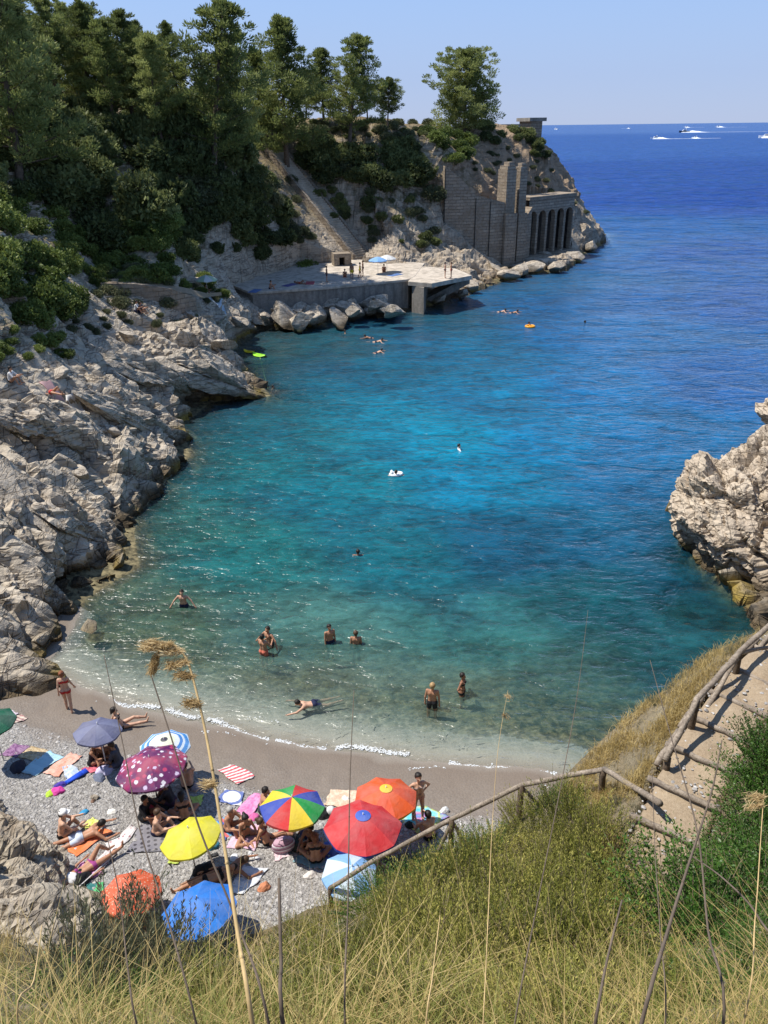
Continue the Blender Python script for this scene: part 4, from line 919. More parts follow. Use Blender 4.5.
def plant_pine(px, py, Y, H, k, label, group=None):
    q = W(px, py, Y=Y); z = hz(q[0], q[1]); z = q[2] if z is None else z
    H0 = (13, 12, 14, 11, 10, 14)[k]; o = empty('pine_tree', (q[0], q[1], z - .3), (0, 0, random.random() * 6)); s = H / H0; o.scale = (s * random.uniform(.95, 1.1), s * random.uniform(.95, 1.1), s)
    link('trunk', PINES[k][0], o); link('crown', PINES[k][1], o); tag(o, label, 'tree', group)
def top_h(px, py_top, Y, py):  # height so that the top reaches a pixel row
    q = W(px, py, Y=Y); z = hz(q[0], q[1]); return W(px, py_top, Y=Y)[2] - (z if z is not None else q[2]) + .3
LG = 'pines of the dense wood on the left slope'
for px, py, Y, top, k in ((8, 120, 64, -40, 5), (30, 110, 74, 2, 0), (58, 110, 80, -4, 2), (88, 115, 84, 4, 5), (112, 120, 80, 22, 1), (134, 120, 84, 14, 0), (160, 130, 80, 38, 1), (182, 125, 86, 26, 5), (45, 90, 95, 18, 1), (100, 90, 98, 10, 2), (145, 95, 98, 24, 5), (20, 70, 88, -6, 2), (75, 80, 100, 8, 0), (172, 100, 98, 36, 2)):
    plant_pine(px, py, Y, max(6, top_h(px, top, Y, py)), k, 'tall pine crowded among others in the dense wood on the left slope', LG)
for px, py, Y, top, k, l in ((207, 140, 82, 4, 2, 'tallest pine at the right edge of the dense left wood, its crown against the sky'), (226, 146, 86, 38, 5, 'slim pine just right of the tallest pine of the left wood'),
        (284, 134, 105, 22, 5, 'tall pine with a pointed crown at the top of the stone stairway'), (262, 130, 108, 52, 1, 'smaller pine leaning at the left side of the pointed stairway pine'), (325, 134, 114, 50, 1, 'pale young pine behind the two taller ridge pines'),
        (347, 132, 108, 37, 2, 'open crowned pine with a bare forked trunk in the middle of the ridge'), (388, 126, 112, 80, 4, 'small flat crowned pine alone right of the open crowned pine'), (463, 128, 122, 53, 3, 'broad rounded pine standing alone on the point in front of the blockhouse'), (307, 130, 120, 72, 4, 'low pine peeping between the two tall ridge pines'), (368, 128, 116, 78, 4, 'low pine behind the open crowned pine')):
    plant_pine(px, py, Y, top_h(px, top, Y, py), k, l)
def shrub(seed, n=2600, lf=(.16, .09), lobes=9, flat=.8):
    rng = np.random.default_rng(seed); P = []; N = []
    c = unit(rng, lobes) * np.array([.62, .62, .4]) * rng.uniform(.5, 1, (lobes, 1)); c[:, 2] = np.abs(c[:, 2]) * .9 + .25; c = np.r_[c, [[0, 0, .35]]]; r = np.r_[rng.uniform(.28, .5, lobes), [.6]]
    w = r ** 2 / (r ** 2).sum()
    for ci, ri, wi in zip(c, r, w):
        k = int(n * wi); d = unit(rng, k); rr = ri * (1 - .35 * rng.random(k) ** 2) * (1 + .42 * fbm(d * 2.2 + ci * 3, 3, seed))
        P.append(ci + d * rr[:, None] * np.array([1, 1, flat])); N.append(d * .8 + rng.normal(size=(k, 3)) * .6 + (0, 0, .35))
    P = np.concatenate(P); N = np.concatenate(N); m = (P[:, 2] > -.1) & (fbm(P * 3.4, 3, seed + 9) > -.17); P, N = P[m], N[m]
    V, F = leaves(P, N, rng.uniform(.7, 1.3, len(P)) * lf[0], rng.uniform(.7, 1.3, len(P)) * lf[1], rng)
    t = MB()
    for i in range(7):
        e = c[i % len(c)]; t.tube([(0, 0, -.25), e * .5 + rng.normal(size=3) * .06, e], [.035, .025, .01], 5)
    o = len(t.v)
    me = mesh_np('shrub', np.r_[np.array(t.v), V], [np.array([f for f in t.f if len(f) == 4]), F + o], None, False)
    return me, len([f for f in t.f if len(f) == 4])
def shrub_mats(me_k, leaf, bark):
    me, k = me_k; me.materials.append(bark); me.materials.append(leaf)
    mi = np.ones(len(me.polygons), np.int32); mi[:k] = 0; me.polygons.foreach_set('material_index', mi); return me
M_maq = leaf_mat('maquis_dark', [(.06, .078, .03), (.135, .16, .056), (.25, .275, .1)], .36, .6, .3)
M_maqb = leaf_mat('maquis_bright', [(.06, .088, .024), (.15, .195, .045), (.25, .295, .08)], .3, .55, .35)
M_maqg = leaf_mat('maquis_grey', [(.055, .07, .035), (.11, .125, .06), (.19, .195, .1)], .2, .7, .35)
M_twig = plain('twigs', (.12, .095, .07), .95)
SH_D = [shrub_mats(shrub(s, 4200, (.15, .08)), M_maq, M_twig) for s in (11, 12, 13, 14)]
SH_B = [shrub_mats(shrub(s, 5200, (.12, .07)), M_maqb, M_twig) for s in (15, 16, 17)]
SH_G = [shrub_mats(shrub(s, 3600, (.13, .055)), M_maqg, M_twig) for s in (18, 19)]
def far_shrub(px, py, r, kind, label, group, name='shrub', tall=1.0):
    h = hitp(BV_H, px, py)
    if h is None: return None
    o = link(name, random.choice(kind), None, h + (0, 0, -.25 * r), (random.uniform(-.15, .15), random.uniform(-.15, .15), random.random() * 6), (r * random.uniform(.85, 1.2), r * random.uniform(.85, 1.2), r * tall * random.uniform(.8, 1.15)))
    tag(o, label, 'shrub', group); return o
SCRUB = ([], [], [])
def scrub(px, py, r, kind, tall):
    h = hitp(BV_H, px, py)
    if h is None: return False
    me = random.choice(kind); n = len(me.vertices); V = np.empty(n * 3, np.float32); me.vertices.foreach_get('co', V); V = V.reshape(-1, 3) * r * np.array([1, 1, tall]); g = random.random() * 6
    V[:, :2] = V[:, :2] @ np.array([[math.cos(g), math.sin(g)], [-math.sin(g), math.cos(g)]]); k = len(me.polygons); F = np.empty(k * 4, np.int32); me.loops.foreach_get('vertex_index', F); F = F.reshape(-1, 4)
    SCRUB[0].append(V + h - (0, 0, .25 * r)); SCRUB[1].append(F + sum(len(v) for v in SCRUB[0][:-1])); mi = np.empty(k, np.int32); me.polygons.foreach_get('material_index', mi); SCRUB[2].append(mi * (1 + (kind is SH_G))); return True
def region(poly, cnt, r0, r1, kind, label, group, tall=1.0):
    P = np.array(poly, float); i = 0; tries = 0; done = []
    while i < cnt and tries < cnt * 60:
        tries += 1
        px = random.uniform(P[:, 0].min(), P[:, 0].max()); py = random.uniform(P[:, 1].min(), P[:, 1].max())
        if not inside(np.array([px]), np.array([py]), P)[0]: continue
        if any((px - a) ** 2 + ((py - b_) * 1.3) ** 2 < (8 - tries / (cnt * 12)) ** 2 for a, b_ in done): continue
        if (scrub(px, py, random.uniform(r0, r1), kind, tall) if group is None else far_shrub(px, py, random.uniform(r0, r1), kind, label, group, 'shrub', tall)): done.append((px, py)); i += 1
region([(-20, 200), (40, 190), (72, 235), (80, 285), (50, 330), (-20, 345)], 34, 1.2, 2.0, SH_B, 'bright green leafy bush on the sunlit bank at the left edge', 'bright bushes on the left bank')
region([(60, 130), (120, 120), (240, 150), (275, 175), (285, 215), (250, 222), (160, 215), (120, 245), (85, 240), (60, 190)], 70, 1.7, 3.0, SH_D, 'dark green maquis bush on the shaded slope under the left pines', 'maquis under the left pines', 1.1)
region([(-20, 90), (80, 70), (240, 120), (240, 150), (100, 135), (-20, 150)], 34, 1.8, 3.0, SH_D, 'dark undergrowth bush between the trunks of the left wood', None, 1.2)
region([(-20, 140), (60, 140), (70, 190), (-20, 200)], 14, 1.4, 2.4, SH_D, 'dark bush above the bright bank at the left edge', 'dark bushes above the bright bank')
region([(185, 175), (270, 170), (280, 210), (200, 215)], 12, 1.8, 2.6, SH_G, 'grey green bush on the rim above the shaded cliff', 'grey bushes above the shaded cliff')
region([(120, 210), (165, 215), (178, 255), (150, 270), (118, 255)], 12, 1.2, 2.0, SH_B, 'bright bush on the cliff above the lane', 'bushes on the cliff above the lane')
region([(285, 140), (330, 148), (420, 150), (432, 175), (400, 192), (300, 172)], 30, 1.7, 2.8, SH_D, 'dark maquis bush on the cliff edge below the ridge pines', 'maquis below the ridge pines', 1.1)
region([(255, 125), (430, 122), (440, 140), (300, 136)], 26, .7, 1.5, SH_G, 'low grey green bush on the dry ridge among the pines', None)
region([(425, 128), (465, 134), (475, 150), (455, 160), (430, 145)], 9, 1.4, 2.2, SH_B, 'glossy green bush on the slope below the broad rounded pine', 'bushes below the broad pine')
region([(480, 128), (500, 120), (505, 140), (485, 142)], 5, 1.2, 1.8, SH_D, 'dark bush against the blockhouse wall', 'bushes at the blockhouse')
region([(512, 130), (535, 128), (548, 160), (530, 152)], 8, 1.2, 2.0, SH_D, 'round dark bush at the outer corner of the blockhouse slope', 'round bushes at the outer corner')
region([(470, 160), (540, 165), (545, 195), (480, 180)], 9, .4, .8, SH_G, 'small dry bush scattered on the bare slope above the arcade', 'dry bushes above the arcade')
region([(450, 140), (540, 150), (572, 195), (590, 215), (540, 200), (480, 175)], 26, .5, 1.2, SH_G, '', None, .8)
region([(250, 122), (430, 120), (445, 140), (300, 140)], 22, .6, 1.3, SH_D, '', None, .8)
region([(330, 185), (440, 190), (440, 250), (360, 245)], 12, .5, 1.2, SH_D, '', None)
region([(300, 190), (345, 185), (350, 225), (330, 222)], 7, .8, 1.5, SH_D, 'bush growing on the rock just right of the stone stairway', 'bushes right of the stairway')
region([(285, 160), (300, 215), (318, 240), (296, 262), (285, 225)], 9, .9, 1.5, SH_G, 'bush growing on the bank just left of the stone stairway', 'bushes left of the stairway')
region([(165, 215), (240, 218), (285, 225), (282, 258), (230, 255), (180, 262)], 24, .9, 1.9, SH_D, 'dark bush hanging on the shaded cliff above the terrace', 'bushes on the shaded cliff', 1.2)
region([(330, 190), (440, 195), (440, 255), (380, 250), (350, 235)], 13, .6, 1.3, SH_G, 'small scrub bush in the cracks of the cliff below the ridge', None)
region([(72, 232), (118, 250), (170, 268), (215, 282), (225, 298), (110, 285), (80, 290)], 26, .8, 1.5, SH_B, 'olive bush on the rocky bank above the lane', 'olive bushes on the bank above the lane')
region([(60, 300), (110, 312), (205, 318), (200, 330), (110, 335), (60, 335)], 16, .4, .8, SH_G, 'dry grass clump under the lane wall', None)
region([(90, 255), (200, 285), (215, 300), (140, 312), (95, 300)], 22, .5, 1.1, SH_G, 'dry grassy bush on the bank around the lane', None)
region([(-20, 330), (60, 330), (75, 355), (-20, 360)], 14, .5, .9, SH_B, 'low green bush along the top of the left rocks', 'low bushes above the left rocks')
_sv, _sf, _sm = (np.concatenate(q) for q in SCRUB)
tag(link('scrub', mesh_np('scrub', _sv, _sf, [M_twig, M_maq, M_maqg], False, _sm)), kind='stuff')
for px, py, r, kd, l in ((303, 272, 2.0, SH_B, 'tall green bush standing against the shaded cliff at the back of the terrace'), (432, 196, 2.3, SH_G, 'large olive bush left of the retaining wall'), (372, 205, 1.5, SH_D, 'single bush clinging to the bare cliff right of the stairway'),
                        (425, 240, 1.3, SH_D, 'small dark bush in a crack of the cliff right of the terrace'), (345, 170, 1.9, SH_G, 'pale bush at the cliff edge above the stairway'), (410, 215, 1.2, SH_G, 'pale bush half way up the cliff left of the retaining wall'), (255, 240, 1.3, SH_D, 'lone bush on the shaded cliff left of the terrace bush'), (215, 300, .8, SH_G, 'dry bush on the corner of the lane by the striped far umbrella')):
    far_shrub(px, py, r, kd, l, None, tall=1.2)

# ---- near plants
def sprig_shrub(seed, n_s, hgt, spread, lf, wd, per, leaf_m, stem_m, up=1.0, flower=False):
    rng = np.random.default_rng(seed); P = []; N = []; t = MB()
    for i in range(n_s):
        a = rng.random() * 6.283; rr = spread * rng.random() ** .6; b0 = np.array([math.cos(a) * rr * .55, math.sin(a) * rr * .55, 0]); d = np.array([math.cos(a) * rr * .6, math.sin(a) * rr * .6, hgt * rng.uniform(.6, 1.1) * (1 - .35 * (rr / spread) ** 2)])
        sway = rng.normal(size=3) * .08 * hgt
        pts = [b0 + d * s + sway * s * s for s in (0, .5, 1)]
        if i % 3 == 0: t.tube(pts, [.005, .004, .002], 3, 0, False)
        s = rng.uniform(.15, 1.0, per)[:, None]; q = b0 + d * s + sway * s * s
        dn = d / np.linalg.norm(d); o = unit(rng, per); o -= (o @ dn)[:, None] * dn
        P.append(q + o * lf * .35); N.append(o * .75 + dn * up)
    P, N = np.concatenate(P), np.concatenate(N); V, F = leaves(P, N, rng.uniform(.7, 1.3, len(P)) * lf, rng.uniform(.7, 1.2, len(P)) * wd, rng)
    me = mesh_np('bush', np.r_[np.array(t.v), V], [np.array(t.f), F + len(t.v)], [stem_m, leaf_m], False, np.r_[np.zeros(len(t.f), int), np.ones(len(F), int)]); return me
M_yel = leaf_mat('broom_leaves', [(.085, .1, .022), (.26, .265, .052), (.5, .44, .125)], .3, .55, 1.3, .45)
M_grn = leaf_mat('lentisk_leaves', [(.03, .07, .012), (.065, .145, .022), (.12, .21, .04)], .3, .4, 1.6)
M_fea = leaf_mat('feathery_leaves', [(.09, .1, .06), (.16, .17, .1), (.24, .24, .15)], .25, .6, 2)
M_stem = plain('dry_stems', (.2, .155, .1), .9)
YB = [sprig_shrub(s, 200, .95, .75, .05, .014, 30, M_yel, M_stem, 1.0) for s in (31, 32, 33, 34)]
GB = [sprig_shrub(s, 230, .75, .85, .042, .022, 26, M_grn, M_stem, .5) for s in (41, 42, 43)]
FBm = [sprig_shrub(s, 120, .85, .5, .05, .011, 46, M_fea, M_stem, .9) for s in (51, 52)]
def near_bush(px, py, r, kinds, label, group, name='bush', sink=.1, tall=1.0):
    h = hitp(BV_N, px, py)
    if h is None or (np.sqrt(((PXY - h[:2]) ** 2).sum(1)).min() < .42 + .4 * r and 'hanging' not in label): return
    o = link(name, random.choice(kinds), None, h + (0, 0, -sink), (random.uniform(-.12, .12), random.uniform(-.12, .12), random.random() * 6), (r, r, r * tall * random.uniform(.85, 1.15)))
    tag(o, label, 'bush', group)
def nregion(poly, cnt, r0, r1, kinds, label, group, tall=1.0, gap=16):
    P = np.array(poly, float); i = 0; t = 0; done = []
    while i < cnt and t < cnt * 60:
        t += 1; px = random.uniform(P[:, 0].min(), P[:, 0].max()); py = random.uniform(P[:, 1].min(), P[:, 1].max())
        if not inside(np.array([px]), np.array([py]), P)[0] or any((px - a) ** 2 + (py - b_) ** 2 < (gap * (1 - t / (cnt * 60))) ** 2 for a, b_ in done): continue
        near_bush(px, py, random.uniform(r0, r1), kinds, label, group, tall=tall); done.append((px, py)); i += 1
nregion([(700, 850), (735, 775), (800, 735), (800, 900), (740, 930), (690, 940), (680, 890)], 26, .7, 1.05, GB, 'fresh green leafy bush on the slope right of the stepped path', 'green bushes right of the path', .9, 26)
nregion([(345, 895), (420, 868), (500, 838), (510, 852), (430, 900), (370, 912)], 14, .5, .75, GB, 'fresh green bush along the lower handrail above the beach', 'green bushes along the lower handrail', .8, 20)
nregion([(515, 815), (560, 810), (625, 835), (615, 880), (630, 960), (560, 985), (430, 985), (400, 915), (440, 895), (505, 860)], 56, .45, .9, YB, 'yellow green broom bush on the foreground slope below the path', 'yellow green broom bushes', 1.0, 20)
nregion([(270, 930), (400, 905), (430, 945), (380, 975), (270, 965)], 14, .4, .6, YB, 'yellow green broom bush above the beach in the bottom centre', 'broom bushes at the bottom centre', 1.0, 20)
nregion([(180, 1000), (420, 985), (640, 975), (700, 990), (640, 1040), (200, 1040)], 36, .3, .52, YB, 'low yellow green bush among the grass at the bottom edge', 'yellow green bushes at the bottom edge', .9, 24)
nregion([(540, 800), (575, 790), (590, 805), (545, 815)], 3, .35, .5, GB, 'small green bush at the bend of the lower handrail', 'small bushes at the bend', .8, 14)
near_bush(632, 868, .42, GB, 'dark green bush hanging over the left edge of the path end', None)
for px, py, r, l in ((142, 985, 1.15, 'feathery grey green bush in front of the orange umbrella'), (100, 998, .95, 'feathery bush left of the one before the orange umbrella'), (178, 992, .8, 'feathery bush in front of the blue umbrella')):
    near_bush(px, py, r, FBm, l, None, tall=1.4)
for px, py, r, l in ((74, 1000, .55, 'dark green bush at the foot of the beige rock outcrop'), (120, 1010, .36, 'dark green bush in the bottom left grass'), (150, 1000, .3, 'small dark green bush between the feathery bushes')):
    near_bush(px, py, r, GB, l, None, tall=.9)
nregion([(590, 800), (640, 800), (650, 855), (605, 850)], 8, .2, .35, FBm, 'dry twiggy bush on the bare earth between the handrail corner and the path', 'twiggy bushes by the handrail corner', .9, 14)
nregion([(690, 935), (790, 900), (790, 1000), (690, 1010)], 10, .3, .5, GB, 'small green bush in the grass at the bottom right', 'small green bushes at the bottom right', .8, 22)
nregion([(600, 770), (640, 720), (680, 680), (760, 640), (700, 660), (625, 745)], 12, .16, .3, FBm, 'small grey cushion plant in the dry seaward slope', 'cushion plants of the dry slope', .8, 14)

# ---- grass: countless blades
def grass(name, pts, hmin, hmax, wdt, mat, rng, bend=.5):
    P = np.array(pts); n = len(P); a = rng.random(n) * 6.283; h = rng.uniform(hmin, hmax, n); d = np.stack([np.cos(a), np.sin(a), 0 * a], 1); bd = (rng.random(n) ** 1.3 * bend * 1.6)[:, None]
    s = np.stack([-np.sin(a + rng.normal(size=n) * .8), np.cos(a + rng.normal(size=n) * .8), 0 * a], 1); V = []
    for t in (0, .35, .7, 1.0):
        c = P + np.array([0, 0, 1.]) * (h * (t - .45 * bd[:, 0] * t * t))[:, None] + d * (h[:, None] * bd * t * t)
        w = wdt * (1 - t) ** .7 * .5 + .0004; V += [c - s * w, c + s * w]
    V = np.stack(V, 1).reshape(-1, 3); i = np.arange(n)[:, None] * 8; F = np.concatenate([i + np.array([[2 * k, 2 * k + 1, 2 * k + 3, 2 * k + 2]]) for k in range(3)])
    return link(name, mesh_np(name, V, F, mat, False))
def spots(poly, cnt, clump=3, cr=.07):
    P = np.array(poly, float); out = []; t = 0
    while len(out) < cnt and t < cnt * 3:
        t += 1; px = random.uniform(P[:, 0].min(), P[:, 0].max()); py = random.uniform(P[:, 1].min(), P[:, 1].max())
        if not inside(np.array([px]), np.array([py]), P)[0]: continue
        h = hitp(BV_N, px, py)
        if h is None or h[1] < .2 or h[2] < .9 or vnoise(np.array([[h[0] * 1.7, h[1] * 1.7, 3.0]]))[0] + random.gauss(0, .25) < -.12: continue
        if _bd[min(max(int((h[1] + 3) / .085), 0), len(yn) - 1), min(max(int((h[0] + 16) / .085), 0), len(xn) - 1)] < .62: continue
        for _ in range(clump): out.append(h + np.array([random.gauss(0, cr), random.gauss(0, cr), -.03]))
    return out
def blade_mat(name, cols):
    b = NB(name); p = b.pos(); f = b.math('ADD', b.math('MULTIPLY', b.noise(p, 1.1, 3), .6), b.math('MULTIPLY', b.noise(p, 38, 2), .45))
    c = b.ramp(f, [(.3 + .42 * i / (len(cols) - 1), k) for i, k in enumerate(cols)])
    return b.surf(b.n('MixShader', {0: .3, 1: b.bsdf(c, .6).outputs[0], 2: b.n('BsdfTranslucent', {0: c}).outputs[0]}))
M_straw = blade_mat('straw', [(.17, .125, .045), (.42, .31, .115), (.66, .52, .24)]); M_green = blade_mat('green_blades', [(.07, .09, .02), (.2, .21, .045), (.38, .35, .1)])
rg = np.random.default_rng(99)
low = [(-120, 960), (60, 965), (180, 985), (330, 985), (520, 985), (640, 975), (720, 955), (900, 910), (900, 1200), (-120, 1200)]
tag(grass('dry_grass', spots(low, 6200, 5, .05), .22, .72, .0045, M_straw, rg, .95), kind='stuff')
tag(grass('green_grass', spots(low, 15000, 5, .05), .2, .5, .005, M_green, rg, .8), kind='stuff')
slope_p = [(590, 800), (560, 800), (600, 738), (640, 695), (690, 660), (768, 620), (860, 580), (860, 620), (768, 650), (720, 690), (680, 745), (655, 790), (650, 860), (610, 865), (590, 830)]
tag(grass('slope_grass', spots(slope_p, 16000, 4, .05), .08, .26, .009, M_straw, rg, .7), kind='stuff')
mid = [(270, 925), (400, 900), (520, 850), (600, 860), (630, 930), (270, 975)]
tag(grass('mixed_grass', spots(mid, 1500, 4, .06), .2, .4, .007, M_green, rg, .5), kind='stuff')
edge_l = [(-60, 905), (60, 905), (160, 920), (280, 905), (280, 960), (-60, 960)]
tag(grass('edge_grass', spots(edge_l, 5000, 4, .05), .15, .35, .007, M_straw, rg, .6), kind='stuff')

# ---- single dry stalks rising through the view
M_stalk = plain('stalk_dark', (.13, .1, .075), .9, .3, 20); M_reed = plain('stalk_straw', (.5, .36, .17), .75, .25, 20)
M_plume = leaf_mat('plume', [(.42, .3, .14), (.6, .46, .24), (.72, .6, .38)], .35, .7, 6)
def stalk(pix, r0, r1, label, mat=None, plumes=(), nodes=True, name='dry_stalk'):
    pts = [np.array([0, 0, CAMZ]) + ray(x, y) / np.linalg.norm(ray(x, y)) * D for x, y, D in pix]
    Q = pts[0]; d = pts[0] - pts[1]; d /= np.linalg.norm(d); root = Q.copy(); root[:2] += d[:2] * .1; g = nzf(root[0], root[1]); root[2] = min(g, Q[2] - .05) - .03
    pts = [root] + pts; P = []
    for i in range(len(pts) - 1):        # Catmull-Rom
        p0, p1, p2, p3 = pts[max(i - 1, 0)], pts[i], pts[i + 1], pts[min(i + 2, len(pts) - 1)]
        for t in np.linspace(0, 1, 7)[:-1]: P.append(.5 * ((2 * p1) + (p2 - p0) * t + (2 * p0 - 5 * p1 + 4 * p2 - p3) * t * t + (3 * p1 - p0 - 3 * p2 + p3) * t ** 3))
    P.append(pts[-1]); R = np.linspace(r0, r1, len(P)); c = P[0].copy(); o = empty(name, c); m = MB(); m.tube([p - c for p in P], R, 6)
    if nodes:
        for k in range(4, len(P) - 3, 6): m.ell(P[k] - c, (R[k] * 1.25, R[k] * 1.25, R[k] * 2), 6)
    link('stem', m.mesh('stem', mat or M_stalk), o); tag(o, label, 'stalk')
    for (t, drop, size, cnt) in plumes:
        size *= .85; cnt = int(cnt * 1.5)
        rng = np.random.default_rng(int(t * 1000)); k = int(t * (len(P) - 1)); q = P[k] - c; n = cnt; s = rng.random(n)
        dv = np.array(drop); pp = q + dv * (s[:, None] ** .9) * size + np.stack([rng.normal(size=n) * .2, rng.normal(size=n) * .2, -.28 * s + rng.normal(size=n) * .13], 1) * size * (.25 + s[:, None] * .55)
        V, F = leaves(pp, dv + rng.normal(size=(n, 3)) * .4 + (0, 0, -.35), rng.uniform(.5, 1.2, n) * .026, rng.uniform(.7, 1.2, n) * .0016, rng)
        link('plume', mesh_np('plume', V, F, M_plume, False), o)
    return o
stalk([(255, 1040, 1.55), (238, 935, 1.55), (222, 830, 1.57), (208, 745, 1.6), (196, 690, 1.62), (186, 658, 1.63), (172, 645, 1.64), (160, 650, 1.65), (153, 668, 1.66)], .0045, .0011, 'thick straw reed with drooping feathery plumes left of centre', M_reed,
      [(.60, (-.75, .2, .15), .05, 240), (.66, (-.8, .15, -.1), .062, 300), (.72, (-.8, .2, .1), .055, 260), (.78, (-.7, 0, .1), .04, 200), (.84, (-.9, .1, .25), .055, 300), (.88, (-.85, .1, .2), .045, 240), (.93, (-.3, 0, -.5), .04, 260), (.965, (-.3, 0, -.6), .035, 240), (.52, (-.6, .1, .3), .05, 220), (.40, (-.6, .1, .1), .045, 170)], name='reed')
for pix, r0, r1, lab in (
    ([(272, 1040, 1.7), (240, 930, 1.7), (200, 830, 1.72), (172, 740, 1.75), (150, 672, 1.78)], .0031, .0014, 'dark stalk crossing behind the plumed reed and leaning left'),
    ([(200, 1040, 2.0), (168, 920, 2.0), (140, 830, 2.05), (122, 740, 2.1), (104, 655, 2.15)], .003, .001, 'thin dark stalk crossing the floral umbrella at the left'),
    ([(345, 1040, 1.8), (348, 900, 1.8), (350, 780, 1.84), (354, 690, 1.9)], .0026, .0008, 'upright thin dark stalk crossing the red umbrella'),
    ([(284, 1040, 1.6), (281, 960, 1.6), (279, 878, 1.62)], .0042, .003, 'short straight cut stalk right of the plumed reed'),
    ([(636, 1045, 1.6), (668, 930, 1.65), (690, 860, 1.7), (712, 790, 1.75), (722, 740, 1.8)], .0044, .001, 'thick grey stalk leaning right beside the path end'),
    ([(592, 1040, 2.0), (606, 965, 2.0), (622, 900, 2.05)], .0042, .002, 'dark leaning stalk in the bottom right grass left of the thick grey stalk'),
    ([(512, 1040, 2.4), (540, 890, 2.5), (562, 780, 2.6), (578, 690, 2.7), (588, 610, 2.8)], .0026, .0007, 'tall thin dark stalk leaning right over the turquoise water'),
    ([(722, 1040, 1.9), (708, 930, 1.9), (697, 830, 1.95), (672, 740, 2.0), (650, 660, 2.1)], .0036, .0008, 'dark stalk crossing the path and leaning left'),
    ([(790, 1000, 2.2), (760, 920, 2.2), (725, 880, 2.25), (690, 855, 2.3)], .0036, .0016, 'bent stalk lying across the green bushes at the right'),
    ([(664, 1040, 2.3), (660, 930, 2.3), (655, 850, 2.35), (652, 770, 2.4)], .0026, .0008, 'fine upright stalk in front of the path end'),
    ([(742, 1030, 2.0), (755, 920, 2.0), (760, 850, 2.05), (764, 790, 2.1)], .0022, .0008, 'straw stalk near the right photo edge'),
    ([(140, 1040, 2.2), (128, 970, 2.2), (120, 900, 2.25), (108, 840, 2.3)], .003, .0012, 'short dark stalk among the feathery bushes'),
    ([(482, 1040, 2.3), (488, 920, 2.4), (492, 830, 2.5), (498, 750, 2.55), (508, 690, 2.6)], .0019, .0005, 'pale fine stalk with a wispy head over the shallow water'),
    ([(425, 1040, 2.1), (432, 980, 2.1), (440, 915, 2.15)], .0028, .001, 'short straw stalk in the bottom centre grass'),
    ([(20, 1040, 2.0), (34, 980, 2.0), (42, 925, 2.05)], .0028, .001, 'short straw stalk in the bottom left corner')):
    pl = [(.97, (.25, 0, .1), .05, 40), (.9, (.3, 0, -.1), .05, 40)] if 'wispy' in lab else ([(.98, (-.8, 0, .1), .05, 120), (.93, (-.8, 0, .0), .05, 100)] if 'right photo edge' in lab else [])
    stalk(pix, r0, r1, lab, M_reed if 'straw' in lab or 'pale' in lab else M_stalk, pl)
# ------------------------------------------------------------------ people
def nrm(v): v = np.asarray(v, float); return v / (np.linalg.norm(v) + 1e-9)
def sk_joints(po, fem):
    r = nrm(po.get('right', (1, 0, 0))); t = nrm(po.get('t', (0, 0, 1))); t2 = nrm(po.get('t2', t)); hd = nrm(po.get('h', t2 * .6 + np.array([0, 0, .6])))
    J = {}; pel = np.array([0, 0, po.get('z', .93)]); J['pel'] = pel; J['wai'] = pel + t * .19; J['che'] = J['wai'] + t2 * .21; J['nek'] = J['che'] + t2 * .14; J['hed'] = J['nek'] + hd * .155
    sw = .155 if fem else .18
    for s, k in ((-1, 'l'), (1, 'r')):
        u, f = po.get('a' + k, ((s * .12, .03, -1), (s * .05, .16, -1)))
        J['sh' + k] = J['che'] + t2 * .085 + r * s * sw; J['el' + k] = J['sh' + k] + nrm(u) * .29; J['wr' + k] = J['el' + k] + nrm(f) * .25; J['hn' + k] = J['wr' + k] + nrm(po.get('hd' + k, f)) * .09
        a, c = po.get('l' + k, ((s * .03, 0, -1), (0, -.03, -1)))
        J['hi' + k] = pel + r * s * .09 - t * .03; J['kn' + k] = J['hi' + k] + nrm(a) * .44; J['an' + k] = J['kn' + k] + nrm(c) * .41
        fr = np.cross(t, r); c_ = nrm(c); ft = po.get('f' + k)
        if ft is None: ft = nrm(fr - (fr @ c_) * c_ + .001) if abs(fr @ c_) < .9 else np.array([0, 0, 1.])
        J['to' + k] = J['an' + k] + nrm(ft) * .17 + nrm(c) * .04
    J['hdir'] = hd; f = np.cross(t2, r); f = f - (f @ hd) * hd; J['hf'] = nrm(po.get('face', f)) ; J['hf'] = nrm(J['hf'] - (J['hf'] @ hd) * hd); J['r'] = r
    return J
def capd(g, a, b_, ra, rb):
    d = b_ - a; t = np.clip(((g - a) @ d) / (d @ d + 1e-9), 0, 1); return np.sqrt(((g - a - t[:, None] * d) ** 2).sum(1)) - (ra + (rb - ra) * t)
def smin(a, b_, k):
    h = np.clip(.5 + .5 * (b_ - a) / k, 0, 1); return b_ * (1 - h) + a * h - k * h * (1 - h)
